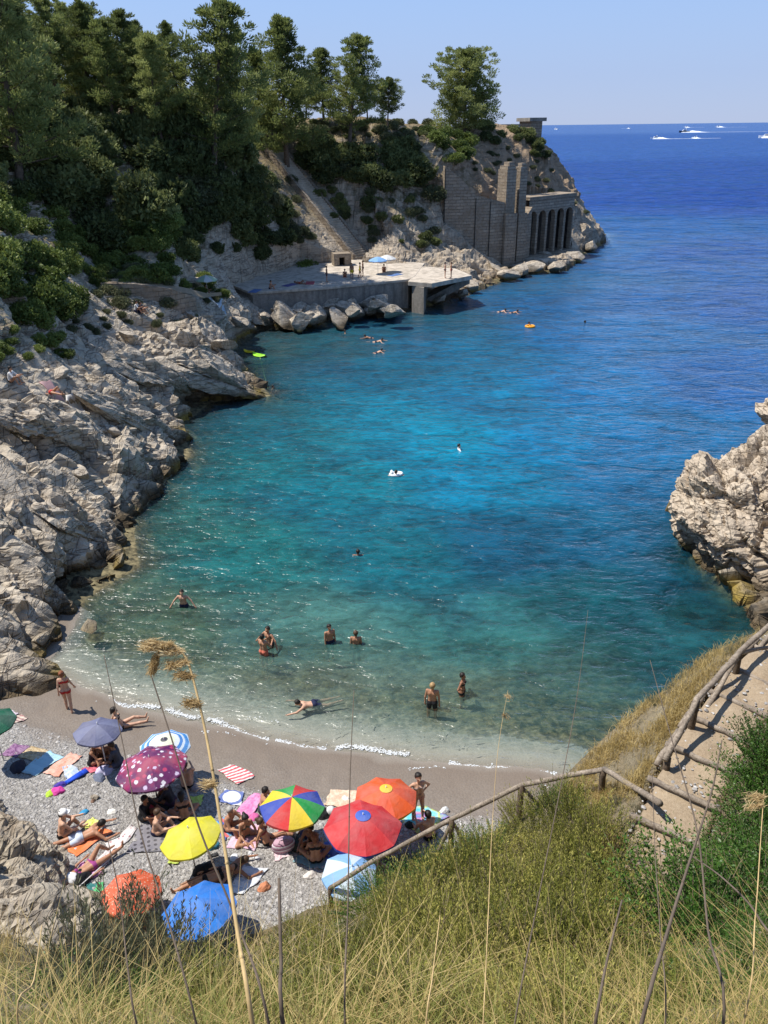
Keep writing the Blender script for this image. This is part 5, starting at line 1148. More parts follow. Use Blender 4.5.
def body(po, fem=False, h=.021):
    J = sk_joints(po, fem); r = J['r']; w = .85 if fem else 1.0
    C = []
    fr = np.cross(nrm(J['che'] - J['wai']), r)
    for s in (-1, 1):
        C += [('tor', J['pel'] + r * s * .07, J['wai'] + r * s * .055, .105, .085 * w), ('tor', J['wai'] + r * s * .055, J['che'] + r * s * .075, .085 * w, .1 * w), ('che', J['che'] + r * s * .075, J['che'] + (J['sh' + 'lr'[s > 0]] - J['che']) * .75, .1 * w, .068)]
        if fem: C.append(('che', J['che'] + r * s * .07 + fr * .07, J['che'] + r * s * .072 + fr * .085, .055, .045))
        C.append(('but', J['pel'] + r * s * .075 - np.cross(nrm(J['wai'] - J['pel']), r) * .045, J['hi' + 'lr'[s > 0]], .095, .09))
    C += [('nek', J['nek'] - (J['nek'] - J['che']) * .3, J['hed'], .055 * w, .05), ('hed', J['hed'] + J['hdir'] * .035 - J['hf'] * .012, J['hed'] + J['hdir'] * .045 - J['hf'] * .01, .092, .09), ('hed', J['hed'] + J['hf'] * .03 - J['hdir'] * .02, J['hed'] - J['hdir'] * .06 + J['hf'] * .045, .07, .04),
          ('hed', J['hed'] + J['hf'] * .09 + J['hdir'] * .01, J['hed'] + J['hf'] * .112 - J['hdir'] * .025, .014, .02)]
    for s in (-1, 1): C.append(('hed', J['hed'] + r * s * .088 - J['hf'] * .01 + J['hdir'] * .015, J['hed'] + r * s * .09 - J['hf'] * .015 - J['hdir'] * .02, .016, .013))
    for k in 'lr':
        C += [('arm', J['sh' + k], J['el' + k], .055 * w, .04 * w), ('fore', J['el' + k], J['wr' + k], .042 * w, .028 * w), ('hand', J['wr' + k], J['hn' + k], .029, .034)]
        C += [('thi', J['hi' + k], J['kn' + k], .092, .056), ('shi', J['kn' + k], J['kn' + k] * .6 + J['an' + k] * .4, .054, .057), ('shi', J['kn' + k] * .6 + J['an' + k] * .4, J['an' + k], .057, .036), ('foot', J['an' + k], J['to' + k], .038, .026)]
    allp = np.array([p for c in C for p in c[1:3]]); lo = allp.min(0) - .17; n = np.ceil((allp.max(0) + .17 - lo) / h).astype(int) + 1
    g = np.stack(np.meshgrid(*[lo[i] + h * np.arange(n[i]) for i in range(3)], indexing='ij'), -1).reshape(-1, 3); f = None
    for nm, a, b_, ra, rb in C:
        bb0, bb1 = np.minimum(a, b_) - max(ra, rb) - .16, np.maximum(a, b_) + max(ra, rb) + .16
        if f is None: f = np.full(len(g), 1.0)
        m = ((g > bb0) & (g < bb1)).all(1); d = capd(g[m], a, b_, ra, rb); f[m] = smin(f[m], d, .035 if nm in ('tor', 'che', 'but', 'nek') else .018)
    V, F = snet(f.reshape(n), lo, h)
    cen = V[F].mean(1); D = np.stack([capd(cen, a, b_, ra, rb) for _, a, b_, ra, rb in C], 1); D[:, [i for i, c in enumerate(C) if c[0] == 'but']] -= .02
    bone = np.array([c[0] for c in C])[D.argmin(1)]
    fv = np.cross(V[F[:, 2]] - V[F[:, 0]], V[F[:, 3]] - V[F[:, 1]]); NV = np.zeros_like(V)
    for k in range(4): np.add.at(NV, F[:, k], fv)
    NV /= np.linalg.norm(NV, axis=1)[:, None] + 1e-9
    # fingers, thumb, eyes, lips
    x = MB()
    for k, s in (('l', -1), ('r', 1)):
        d = nrm(J['hn' + k] - J['wr' + k]); pn = nrm(np.cross(d, nrm(J['el' + k] - J['sh' + k]) + np.array([.3 * s, .5, .1]))); sd = nrm(np.cross(pn, d))
        for i, L in enumerate((.066, .078, .073, .058)):
            a = J['hn' + k] + sd * (i - 1.5) * .018 + d * .015; x.tube([a, a + d * L * .5 + pn * .004, a + d * L * .85 + pn * .02], [.009, .008, .006], 5)
        a = J['wr' + k] * .6 + J['hn' + k] * .4 - sd * .022; x.tube([a, a - sd * .03 + d * .03, a - sd * .034 + d * .06 + pn * .01], [.011, .009, .007], 5)
    for s in (-1, 1): x.ell(J['hed'] + J['hf'] * .083 + r * s * .034 + J['hdir'] * .022, (.011, .011, .009), 6, 1)
    x.ell(J['hed'] + J['hf'] * .088 - J['hdir'] * .05, (.02, .012, .008), 6, 2)
    xq = [f_ for f_ in x.f]; o = len(V)
    me = bpy.data.meshes.new('person'); me.from_pydata(np.r_[V, np.array(x.v)].tolist(), [], F.tolist() + [tuple(i + o for i in q) for q in xq])
    me.polygons.foreach_set('material_index', [0] * len(F) + x.m); me.polygons.foreach_set('use_smooth', [True] * (len(F) + len(xq)))
    def garment(mask, off):
        Fg = F[mask]; u, inv = np.unique(Fg, return_inverse=True); inv = inv.reshape(Fg.shape); A = V[u] + NV[u] * off; B = V[u] - NV[u] * .004; k = len(u)
        return mesh_np('garment', np.r_[A, B], np.r_[inv, inv[:, ::-1] + k], None, True)
    def tpar(pt, a, b_): return ((pt - a) @ (b_ - a)) / ((b_ - a) @ (b_ - a))
    tt = tpar(cen, J['pel'], J['wai']); G = {}
    low = np.isin(bone, ['but']) | ((bone == 'tor') & (tt < .5))
    thl = np.minimum(np.where(bone == 'thi', np.maximum.reduce([np.where(np.sqrt(((cen - (J['hi' + k] + J['kn' + k]) / 2) ** 2).sum(1)) < .33, tpar(cen, J['hi' + k], J['kn' + k]), -9) for k in 'lr']), 9), 9)
    G['shorts'] = garment(low | (thl < .5), .014); G['trunks'] = garment((low & (tt < .35)) | (thl < .16), .009); G['bottom'] = garment((low & (tt < .12)) | (thl < .06), .006)
    tc = tpar(cen, J['wai'], J['che']); G['top'] = garment(np.isin(bone, ['che', 'tor']) & (tc > .72) & (tc < 1.12), .007)
    G['suit'] = garment((low & (tt < .6)) | (np.isin(bone, ['che', 'tor']) & (tc < 1.15)) | (thl < .03), .007); G['shirt'] = garment(np.isin(bone, ['che', 'tor']) | (bone == 'arm'), .012)
    def hair(kind):
        hc = J['hed'] + J['hdir'] * .045 - J['hf'] * .012; H = [(hc, hc + J['hdir'] * .005, .106, .1), (hc - J['hf'] * .03, hc - J['hf'] * .04 - J['hdir'] * .07, .085, .07)]
        back = nrm(J['che'] - J['nek'])
        if kind == 'long': H += [(hc - J['hf'] * .05, J['nek'] - J['hf'] * .055, .08, .075), (J['nek'] - J['hf'] * .06, J['nek'] + back * .17 - J['hf'] * .1, .07, .045)]
        if kind == 'bun': H += [(hc - J['hf'] * .09 + J['hdir'] * .05, hc - J['hf'] * .12 + J['hdir'] * .06, .05, .045)]
        P = np.array([p for c in H for p in c[:2]]); l2 = P.min(0) - .13; hh = .015; n2 = np.ceil((P.max(0) + .13 - l2) / hh).astype(int) + 1
        g2 = np.stack(np.meshgrid(*[l2[i] + hh * np.arange(n2[i]) for i in range(3)], indexing='ij'), -1).reshape(-1, 3); f2 = np.full(len(g2), 1.)
        for a, b_, ra, rb in H: f2 = smin(f2, capd(g2, a, b_, ra, rb), .03)
        f2 += .01 * fbm(g2 * 22, 2, 4)
        q = g2 - hc; cutp = (q @ J['hf']) * .9 - (q @ J['hdir']) * .75 - .035   # keep the face free
        f2 = np.maximum(f2, cutp); Vh, Fh = snet(f2.reshape(n2), l2, hh); return mesh_np('hair', Vh, Fh, None, True)
    return dict(me=me, G=G, hair={k: hair(k) for k in ('short', 'long', 'bun')}, J=J, top=J['hed'])
POSE = {
    'stand': {}, 'back': dict(al=((-.2, -.02, -1), (-.05, .1, -1)), ar=((.2, -.02, -1), (.05, .1, -1)), ll=((-.08, 0, -1), (0, 0, -1)), lr=((.08, 0, -1), (0, 0, -1))),
    'walk': dict(t=(0, .05, 1), ll=((-.02, .3, -1), (0, -.12, -1)), lr=((.02, -.2, -1), (0, -.35, -1)), al=((-.18, -.3, -1), (-.1, .05, -1)), ar=((.25, .25, -1), (.2, .5, -1)), z=.91),
    'hips': dict(al=((-.75, -.25, -.8), (.75, .35, -.35)), ar=((.75, -.25, -.8), (-.75, .35, -.35)), ll=((-.1, .02, -1), (0, 0, -1)), lr=((.12, .1, -1), (.03, -.1, -1))),
    'wade': dict(t=(0, .1, 1), al=((-.75, .1, -.8), (-.5, .3, -.75)), ar=((.75, .1, -.8), (.5, .3, -.75))),
    'hug': dict(al=((-.35, .35, -.8), (.3, .8, .1)), ar=((.35, .35, -.8), (-.3, .8, .3))),
    'sit': dict(z=.12, t=(0, .1, 1), t2=(0, .3, 1), h=(0, .15, 1), ll=((-.2, .85, .62), (0, .42, -1)), lr=((.2, .85, .62), (0, .42, -1)), al=((-.2, .6, -.7), (.25, .95, .15)), ar=((.2, .6, -.7), (-.25, .95, .15))),
    'cross': dict(z=.12, t=(0, .05, 1), t2=(0, .22, 1), h=(0, .3, 1), ll=((-.75, .7, .12), (.9, .1, -.15)), lr=((.75, .7, .12), (-.9, .25, -.12)), al=((-.25, .35, -.9), (.1, .9, -.2)), ar=((.25, .35, -.9), (-.1, .9, -.2))),
    'lean': dict(z=.12, t=(0, -.4, 1), t2=(0, -.25, 1), h=(0, .1, 1), ll=((-.1, .95, .25), (0, .95, -.28)), lr=((.08, 1, .05), (0, 1, -.03)), al=((-.2, -.45, -1), (0, -.1, -1)), ar=((.2, -.45, -1), (0, -.1, -1)), fl=(0, .2, 1), fr=(0, .2, 1)),
    'prone': dict(z=.13, t=(0, 1, .03), t2=(0, 1, .2), h=(0, .7, .7), ll=((-.1, -1, -.06), (0, -1, .02)), lr=((.1, -1, -.06), (0, -1, .02)), al=((-.5, .5, -.45), (.2, 1, -.05)), ar=((.5, .5, -.45), (-.2, 1, -.05)), fl=(0, -.9, -.2), fr=(0, -.9, -.2)),
    'supine': dict(z=.13, right=(-1, 0, 0), t=(0, 1, 0), t2=(0, 1, .06), h=(0, 1, .25), ll=((.08, -.8, .65), (0, -.55, -.85)), lr=((-.1, -1, -.02), (0, -1, -.06)), al=((.5, -.8, -.1), (.1, -1, 0)), ar=((-.5, -.8, -.1), (-.1, -1, 0)), fl=(0, -.5, .0), fr=(0, 0, 1)),
    'swim': dict(z=.0, t=(0, 1, .12), t2=(0, 1, .3), h=(0, .6, .8), ll=((-.15, -1, -.15), (0, -1, .1)), lr=((.2, -1, -.2), (.1, -1, -.1)), al=((-.5, 1, -.1), (.1, 1, -.1)), ar=((.7, .3, -.3), (.5, .9, -.1)), fl=(0, -1, 0), fr=(0, -1, 0)),
    'tread': dict(z=.93, al=((-1, .3, -.3), (-.5, .8, -.1)), ar=((1, .3, -.3), (.5, .8, -.1))),
}
_BC = {}
def getbody(p, fem):
    if (p, fem) not in _BC: _BC[(p, fem)] = body(POSE[p], fem)
    return _BC[(p, fem)]
def skin(name, c):
    b = NB(name); o = b.obj(); f = b.noise(o, 7, 3)
    return b.surf(b.bsdf(b.ramp(f, [(.35, [x * .85 for x in c]), (.65, [min(1, x * 1.08) for x in c])]), .5, None, .35))
SKIN = [skin('skin_tan', (.42, .215, .125)), skin('skin_light', (.56, .33, .22)), skin('skin_dark_tan', (.29, .14, .08))]
M_eye = plain('eye', (.03, .02, .015), .2); M_lip = plain('lips', (.35, .13, .1), .5)
def cloth(n, c, r=.75): return plain('cloth_' + n, c, r, .12, 30)
HAIRM = {k: plain('hair_' + k, v, .55, .3, 30) for k, v in dict(dark=(.018, .013, .01), brown=(.07, .04, .022), red=(.2, .07, .03), blond=(.34, .22, .1), grey=(.35, .33, .3)).items()}
def person(pose, loc, yaw, label, fem=False, sk=0, hair=('short', 'dark'), wear=(('trunks', (.03, .03, .05)),), group=None, sc=.92, hat=None, tilt=0):
    B = getbody(pose, fem); me = B['me']; key = (pose, fem, sk); 
    if key not in _BC:
        m2 = me.copy(); m2.materials.clear()
        for m in (SKIN[sk], M_eye, M_lip): m2.materials.append(m)
        _BC[key] = m2
    o = link('person', _BC[key], None, loc, (tilt, 0, yaw), sc); tag(o, label, 'person', group)
    if hair:
        k = ('h', pose, fem) + tuple(hair)
        if k not in _BC: h2 = B['hair'][hair[0]].copy(); h2.materials.append(HAIRM[hair[1]]); _BC[k] = h2
        link('hair', _BC[k], o)
    for g, c in wear:
        k = ('g', pose, fem, g, c)
        if k not in _BC: g2 = B['G'][g].copy(); g2.materials.append(cloth('%.2f_%.2f_%.2f' % c, c)); _BC[k] = g2
        link(dict(shorts='swim_shorts', trunks='swim_trunks', bottom='bikini_bottom', top='bikini_top', suit='swimsuit', shirt='shirt')[g], _BC[k], o)
    if hat:
        J = B['J']; m = MB(); q = J['hed'] + J['hdir'] * .075; m.ell(q, (.125, .125, .085), 12); m.ell(q + J['hf'] * .1 - (0, 0, .01), (.1, .1, .012), 10); link('cap', m.mesh('cap', cloth('cap%.1f' % hat[0], hat)), o)
    return o
def bp(px, py, z=None):
    h = hitp(BV_B, px, py); return h if h is not None else W(px, py, z=1.0)
def onbeach(px, py): h = bp(px, py); return np.array([h[0], h[1], bz(h[0], h[1])])
RT = -math.pi / 2; DN = math.pi; UP = 0.0; LT = math.pi / 2     # facing right / towards us / away / left in the picture
def bper(pose, px, py, yaw, label, **k): return person(pose, onbeach(px, py) + (0, 0, .0), yaw, label, **k)
red = (.42, .02, .02); navy = (.012, .015, .05); blk = (.012, .012, .014)
bper('walk', 70, 710, .25, 'woman in a red bikini standing on the wet sand at the left', fem=True, sk=1, hair=('bun', 'red'), wear=(('bottom', red), ('top', red)))
bper('lean', 122, 727, RT + .35, 'woman sitting on the wet sand with legs stretched out to the right', fem=True, sk=1, hair=('long', 'dark'), wear=(('bottom', blk), ('top', blk)))
bper('sit', 93, 764, RT, 'person in black sitting under the left edge of the grey parasol', fem=True, sk=2, hair=('long', 'dark'), wear=(('suit', blk),))
bper('sit', 106, 760, DN + .3, 'tanned person sitting in the shade of the grey parasol', sk=2, wear=(('shorts', navy),))
bper('cross', 119, 764, LT, 'person in dark clothes sitting right of the grey parasol', sk=0, hair=('short', 'brown'), wear=(('shorts', (.1, .1, .14)), ('shirt', (.08, .08, .1))))
bper('sit', 63, 836, RT + .4, 'man in a white cap sitting beside the outcrop on the left', sk=1, wear=(('trunks', blk),), hat=(.8, .78, .74))
bper('prone', 80, 841, RT + .5, 'person in pale blue swim shorts lying on the orange towel', sk=0, wear=(('shorts', (.5, .56, .66)),))
bper('supine', 92, 868, LT + .9, 'person lying on the purple towel with one knee raised', fem=True, sk=0, hair=('long', 'brown'), wear=(('bottom', (.3, .05, .2)), ('top', (.3, .05, .2))))
bper('sit', 145, 818, RT - .4, 'person in black sitting at the left under the floral parasol', sk=2, wear=(('shorts', blk), ('shirt', blk)))
bper('sit', 157, 833, RT, 'bare backed man sitting on the grey dotted mat', sk=1, hair=('short', 'brown'), wear=(('trunks', navy),))
bper('cross', 185, 819, .3, 'tanned woman seen from behind sitting right of the dotted mat', fem=True, sk=0, hair=('long', 'dark'), wear=(('bottom', blk), ('top', blk)))
bper('sit', 188, 787, UP + .3, 'person sitting behind the drooping reed plumes above the floral parasol', sk=1, hair=('bun', 'dark'), wear=(('bottom', blk),))
bper('sit', 172, 804, LT, 'person in a dark shirt in the shade right of the floral parasol', sk=2, wear=(('shorts', (.05, .03, .06)), ('shirt', (.03, .03, .04))))
bper('sit', 229, 829, RT - .5, 'sunburnt man with thin hair sitting left of the pink towel', sk=0, hair=('short', 'grey'), wear=(('trunks', navy),))
bper('cross', 246, 836, DN + .6, 'woman with dark hair in a bun sitting on the light pink towel', fem=True, sk=0, hair=('bun', 'dark'), wear=(('bottom', (.05, .12, .1)), ('top', (.05, .12, .1))))
bper('sit', 263, 811, RT + .2, 'broad backed man sitting on the upper pink towel', sk=0, wear=(('shorts', (.03, .05, .04)),))
bper('lean', 268, 842, RT, 'woman leaning back under the multicoloured parasol', fem=True, sk=0, hair=('bun', 'brown'), wear=(('bottom', blk), ('top', (.2, .03, .04))))
bper('sit', 314, 845, DN - .4, 'dark haired man sitting in the shade beside the multicoloured parasol', sk=2, wear=(('shorts', (.05, .05, .08)),))
bper('cross', 316, 861, .1, 'woman with long red hair seen from behind sitting on the teal mat', fem=True, sk=0, hair=('long', 'red'), wear=(('bottom', blk), ('top', blk)))
bper('supine', 208, 884, RT + .5, 'dark haired woman lying on her side below the yellow parasol', fem=True, sk=0, hair=('long', 'dark'), wear=(('bottom', blk), ('top', blk)))
bper('prone', 222, 877, RT + .4, 'person lying with the head on the white striped towel', sk=2, hair=('short', 'brown'), wear=(('trunks', (.06, .03, .03)),))
bper('hips', 418, 819, DN + .3, 'woman in a bikini standing with hands on hips beside the orange parasol', fem=True, sk=1, hair=('long', 'dark'), wear=(('bottom', (.5, .25, .2)), ('top', (.6, .45, .4))), sc=.94)
bper('sit', 430, 838, UP + .5, 'dark haired person sitting on the near edge of the tie dyed blanket', sk=1, hair=('short', 'dark'), wear=(('trunks', blk),))
bper('sit', 385, 853, LT, 'person in the shade behind the red parasol', sk=2, wear=(('shorts', (.05, .04, .03)),))
# in the water: placed by where the waterline cuts the body
def wper(pose, px, py, hw, yaw, label, **k): q = W(px, py, z=0); return person(pose, (q[0], q[1], -hw), yaw, label, **k)
wper('wade', 184, 606, .80, DN, 'man wading with both arms held out, farthest left in the water', sk=1, wear=(('shorts', navy),))
wper('hug', 264, 654, .72, -.5, 'man in orange swim trunks wading close to another bather', sk=0, wear=(('shorts', (.6, .16, .1)),))
wper('wade', 270, 645, .75, DN - .6, 'bather wading just behind the man in orange trunks', sk=0, wear=(('trunks', blk),))
wper('stand', 330, 642, .82, DN + .5, 'man wading waist deep left of a lone bather', sk=0, wear=(('shorts', navy),))
wper('stand', 356, 643, 1.05, UP, 'bather standing chest deep right of the waist deep man', sk=0, hair=('short', 'brown'))
wper('back', 432, 708, .62, UP - .2, 'bald backed man in black trunks standing knee deep and facing out', sk=0, hair=('short', 'blond'), wear=(('shorts', blk),), sc=.96)
wper('hips', 462, 694, .72, RT - .4, 'slim woman with short dark hair standing in the shallows with hands on hips', fem=True, sk=2, hair=('short', 'dark'), wear=(('bottom', blk), ('top', blk)))
wper('swim', 314, 703, .05, LT + .35, 'swimmer gliding face down in the clear shallows', sk=1, wear=(('shorts', navy),))
wper('tread', 358, 555, 1.32, UP, 'dark haired swimmer alone in the middle of the cove', sk=2)
wper('tread', 459, 449, 1.28, RT, 'swimmer far out right of the white float', sk=1, hair=('short', 'dark'), wear=(('shirt', (.7, .7, .7)),))
wper('swim', 376, 342, .0, RT, 'swimmer doing front crawl left of the pier point', sk=1)
wper('swim', 371, 338, .02, LT, 'swimmer nearest the boulders in the pair near the pier', sk=0)
wper('swim', 376, 353, .02, RT + .5, 'swimmer nearest us in the group off the pier', sk=1)
wper('tread', 345, 333, 1.3, RT, 'swimmer close to the boulder pile under the pier', sk=0)
wper('tread', 529, 326, 1.2, RT, 'swimmer holding an orange float far out on the right', sk=0, wear=(('shirt', (.7, .3, .02)),))
wper('tread', 585, 323, 1.36, RT, 'lone swimmer farthest right in the open water', sk=2)
wper('swim', 500, 312, .0, RT, 'swimmer far out splashing in a pale wake', sk=1)
wper('swim', 512, 313, .0, RT, 'swimmer just right of the pale wake far out', sk=0)
wper('tread', 396, 476, 1.25, UP, 'swimmer lying on the white inflatable in the bright water', sk=1)
# on the terrace and the rocks
def hper(pose, px, py, yaw, label, z=3.2, **k):
    q = W(px, py, z=z) if z is not None else hitp(BV_H, px, py)
    if q is not None: return person(pose, q, yaw, label, **k)
for px, py, pose, yaw, l, w in ((327, 282, 'stand', RT, 'person standing at the left end of the terrace', (('shorts', navy),)), (352, 279, 'stand', DN, 'person in yellow shorts on the terrace below the stairs', (('shorts', (.6, .45, .03)),)), (360, 278, 'walk', RT, 'person in a yellow swimsuit walking on the terrace', (('suit', (.7, .5, .05)),)),
                                (363, 276, 'stand', LT, 'third person of the group below the stairs', (('trunks', blk),)), (445, 278, 'stand', RT, 'left one of two people standing on the jetty slab', (('trunks', navy),)), (451, 278, 'stand', LT, 'right one of two people standing on the jetty slab', (('trunks', red),)),
                                (345, 277, 'sit', DN, 'person sitting on the terrace by the doorway', (('trunks', red),)), (384, 272, 'sit', DN, 'person sitting beside the pale blue terrace parasol', (('trunks', blk),)), (300, 284, 'supine', 1, 'sunbather lying near the shaded end of the terrace', (('trunks', red),)), (270, 289, 'sit', RT, 'person sitting at the narrow end of the terrace', (('trunks', navy),))):
    hper(pose, px, py, yaw, l, sk=random.randint(0, 2), wear=w)
hper('sit', 136, 312, RT, 'person in white sitting on the rocks under the lane wall', None, wear=(('shirt', (.7, .7, .68)), ('shorts', navy)))
hper('sit', 140, 313, RT, 'dark clad person next to the one in white under the lane wall', None, wear=(('shirt', (.05, .05, .06)), ('shorts', navy)))
hper('sit', 11, 383, RT, 'person in a white shirt sitting high on the left rocks', None, wear=(('shirt', (.75, .72, .68)), ('trunks', blk)))
hper('supine', 52, 394, 1.2, 'sunbather lying on the left rocks on a pink towel', None, wear=(('trunks', red),))
hper('sit', 272, 396, RT, 'person sitting at the tip of the rocks by the paddle boards', None, sk=1, wear=(('trunks', navy),))
hper('sit', 205, 294, RT, 'person sitting under the white and green far parasol', None, sk=2, wear=(('trunks', blk),))

# ------------------------------------------------------------------ beach parasols
def fabric(name, fn, tr=.25):
    b = NB(name); o = b.obj(); c = fn(b, o)
    nm = b.bump(b.math('ADD', b.noise(o, 5, 4, .6, .6), b.math('MULTIPLY', b.noise(o, 60, 2), .08)), .5, .05); c = b.mix(b.ramp(b.noise(o, 2.2, 4), [(.35, 0.0), (.8, .22)]), c, (.6, .58, .55))
    return b.surf(b.n('MixShader', {0: tr, 1: b.bsdf(c, .6, nm, .25).outputs[0], 2: b.n('BsdfTranslucent', {0: c}).outputs[0]}))
def solid(c): return lambda b, o: b.mix(b.noise(o, 3, 3), [x * .9 for x in c], [min(1, x * 1.08) for x in c])
def mf(name, c): return MATS.setdefault('fab_' + name, fabric(name, solid(c))) if 'fab_' + name not in MATS else MATS['fab_' + name]
def floral(b, o):
    v = b.n('TexVoronoi', {'Vector': o, 'Scale': 6.0, 'Randomness': .9}); d = b.math('ADD', v.outputs['Distance'], b.math('MULTIPLY', b.noise(o, 26, 2), .35)); col = b.n('SeparateXYZ', {0: v.outputs['Color']}).outputs[0]
    base = b.mix(b.ramp(b.noise(o, 1.8, 2), [(.42, 0.0), (.58, 1.0)]), (.13, .02, .11), (.36, .025, .1)); fl = b.ramp(col, [(0, (.75, .72, .78)), (.45, (.6, .5, .68)), (.75, (.5, .05, .14))], 'CONSTANT')
    return b.mix(b.ramp(d, [(.5, 1.0), (.56, 0.0)]), base, fl)
def ringed(stops):
    def f(b, o):
        s = b.n('SeparateXYZ', {0: o}); r = b.math('SQRT', b.math('ADD', b.math('MULTIPLY', s.outputs[0], s.outputs[0]), b.math('MULTIPLY', s.outputs[1], s.outputs[1])))
        return b.ramp(r, stops, 'CONSTANT')
    return f
def spots_f(c0, c1, sc, lo=.25):
    def f(b, o):
        v = b.n('TexVoronoi', {'Vector': o, 'Scale': sc, 'Randomness': .8}); return b.mix(b.ramp(b.math('ADD', v.outputs['Distance'], b.math('MULTIPLY', b.noise(o, sc * 4, 2), .3)), [(lo + .15, 1.0), (lo + .2, 0.0)]), c0, c1)
    return f
M_pole = plain('parasol_pole', (.6, .6, .6), .35, .05, 5, 0, .6); M_rib = plain('parasol_rib', (.35, .35, .36), .4)
def parasol(loc, R, cols, label, tilt=(0, 0), yaw=0, trim=None, cap=None, H=1.75, rise=.36, n=8, val=.07, pole=True):
    """cols: list of gore materials (cycled)"""
    loc = np.asarray(loc, float); r = empty('beach_parasol', loc); tag(r, label, 'parasol'); T = Matrix.Translation((0, 0, H)) @ Euler((tilt[0], tilt[1], 0)).to_matrix().to_4x4() @ Matrix.Rotation(yaw, 4, 'Z')
    mats = []; 
    for c in cols:
        if c not in mats: mats.append(c)
    if trim: mats.append(trim)
    nr, ns = 7, 6; V = []; F = []; MI = []; rise *= R
    def cp(i, a):   # i radial 0..nr, a angle within gore frac
        t = i / nr; g, s = divmod(a, ns); f = s / ns; ang = 2 * math.pi * (g + f) / n; sc = 1 - (1 - math.cos(math.pi / n)) * .9 * math.sin(math.pi * f) * t; sag = -.05 * R * math.sin(math.pi * f) * t * t
        return (R * t * sc * math.cos(ang), R * t * sc * math.sin(ang), -rise * t ** 1.55 + sag * .8)
    tot = n * ns
    for i in range(nr + 1):
        for a in range(tot): V.append(cp(i, a))
    for a in range(tot):                                           # scalloped valance hanging from the rim
        x, y, z = cp(nr, a); V.append((x * 1.004, y * 1.004, z - val * R * (1 + .25 * math.sin(a * math.pi / ns * 2))))
    for i in range(nr + 1):
        for a in range(tot):
            b_ = (a + 1) % tot; F.append((i * tot + a, (i + 1) * tot + a, (i + 1) * tot + b_, i * tot + b_)); MI.append((len(mats) - 1) if trim and i >= nr - (0 if val > .03 else 1) else mats.index(cols[(a // ns) % len(cols)]))
    me = mesh_np('canopy', np.array(V), np.array(F), mats, False, MI); me.update()
    bm = bmesh.new(); bm.from_mesh(me); bmesh.ops.solidify(bm, geom=bm.faces[:], thickness=.004); bm.to_mesh(me); bm.free()
    c = link('canopy', me, r); c.matrix_local = T
    if cap: m = MB(); k = 16; m.add([(.2 * R * math.cos(6.2832 * j / k), .2 * R * math.sin(6.2832 * j / k), -rise * .2 ** 1.55 + .012) for j in range(k)] + [(.1 * R * math.cos(6.2832 * j / k), .1 * R * math.sin(6.2832 * j / k), .012) for j in range(k)] + [(0, 0, .02)], [(j, (j + 1) % k, k + (j + 1) % k, k + j) for j in range(k)] + [(k + j, k + (j + 1) % k, 2 * k) for j in range(k)]); o = link('vent_cap', m.mesh('vent_cap', cap), r); o.matrix_local = T
    if pole:
        top = np.array(T @ Vector((0, 0, 0))); down = np.array(T @ Vector((0, 0, -.55))); m = MB(); m.tube([(0, 0, -.35), down * np.array([.0, .0, 1]) + np.array([down[0], down[1], 0]) * .0, top, np.array(T @ Vector((0, 0, .07)))], [.019, .019, .016, .012], 8); link('pole', m.mesh('pole', M_pole), r)
        for g in range(n):
            a = 2 * math.pi * g / n; m = MB(); m.tube([(R * t * math.cos(a), R * t * math.sin(a), -rise * t ** 1.55 - .012) for t in (.03, .35, .7, .99)], .0045, 4); o = link('rib', m.mesh('rib', M_rib), r); o.matrix_local = T
    return r
def par_at(px, py, R, cols, label, H=1.7, **k):
    """apex pixel -> foot on the pebbles"""
    tilt = k.get('tilt', (0, 0)); z0 = 1.0
    for _ in range(6): q = W(px, py, z=z0 + H); z0 = bz(q[0], q[1])
    return parasol((q[0], q[1], z0), R, cols, label, H=H, **k)
S = mf
c1, c2 = S('greyblue_a', (.2, .215, .34)), S('greyblue_b', (.15, .16, .27))
par_at(97, 724, .68, [c1, c2], 'plain grey blue parasol, the one nearest the water at the left', tilt=(-.1, .05), yaw=.2)
par_at(149, 757, .95, [fabric('floral', floral, .2)], 'purple parasol with white and pink flowers', tilt=(-.06, -.08), yaw=.39)
par_at(164, 739, .72, [fabric('blue_rings', ringed([(0, (.05, .05, .07)), (.1, (.75, .78, .6)), (.3, (.75, .8, .82)), (.42, (.05, .25, .65)), (.5, (.7, .8, .88)), (.56, (.08, .32, .72)), (.66, (.6, .75, .88))]), .2)], 'blue and white ringed parasol peeping out behind the floral one', tilt=(-.05, 0), H=1.55)
par_at(188, 828, .74, [S('yellow', (.72, .66, .04))], 'plain yellow parasol with a brownish patch on its top', tilt=(-.12, -.16), yaw=.3, H=1.5, n=8)
g_, y_, b_l, r_ = S('green', (.03, .36, .08)), S('yel2', (.8, .62, .05)), S('blu2', (.03, .07, .42)), S('red2', (.6, .03, .03))
par_at(292, 797, .82, [r_, y_, g_, b_l, r_, g_, y_, b_l][::1], 'multicoloured parasol with green, yellow, blue and red panels', tilt=(-.12, .03), yaw=-2.36)
par_at(363, 815, .96, [S('red3', (.62, .045, .05)), S('red3b', (.56, .035, .045))], 'large red parasol with a blue cap and blue trim', tilt=(-.1, .03), yaw=.1, trim=S('navy', (.03, .05, .26)), cap=S('bluecap', (.05, .13, .55)))
par_at(386, 788, .83, [S('orange', (.75, .12, .03)), S('orange_b', (.7, .1, .035))], 'orange parasol with a yellow cap and yellow trim', tilt=(-.12, .03), yaw=.3, trim=S('yeltrim', (.85, .5, .04)), cap=S('yelcap', (.85, .58, .05)))
lb_, lw_ = S('lightblue', (.25, .48, .78)), S('palewhite', (.62, .73, .82))
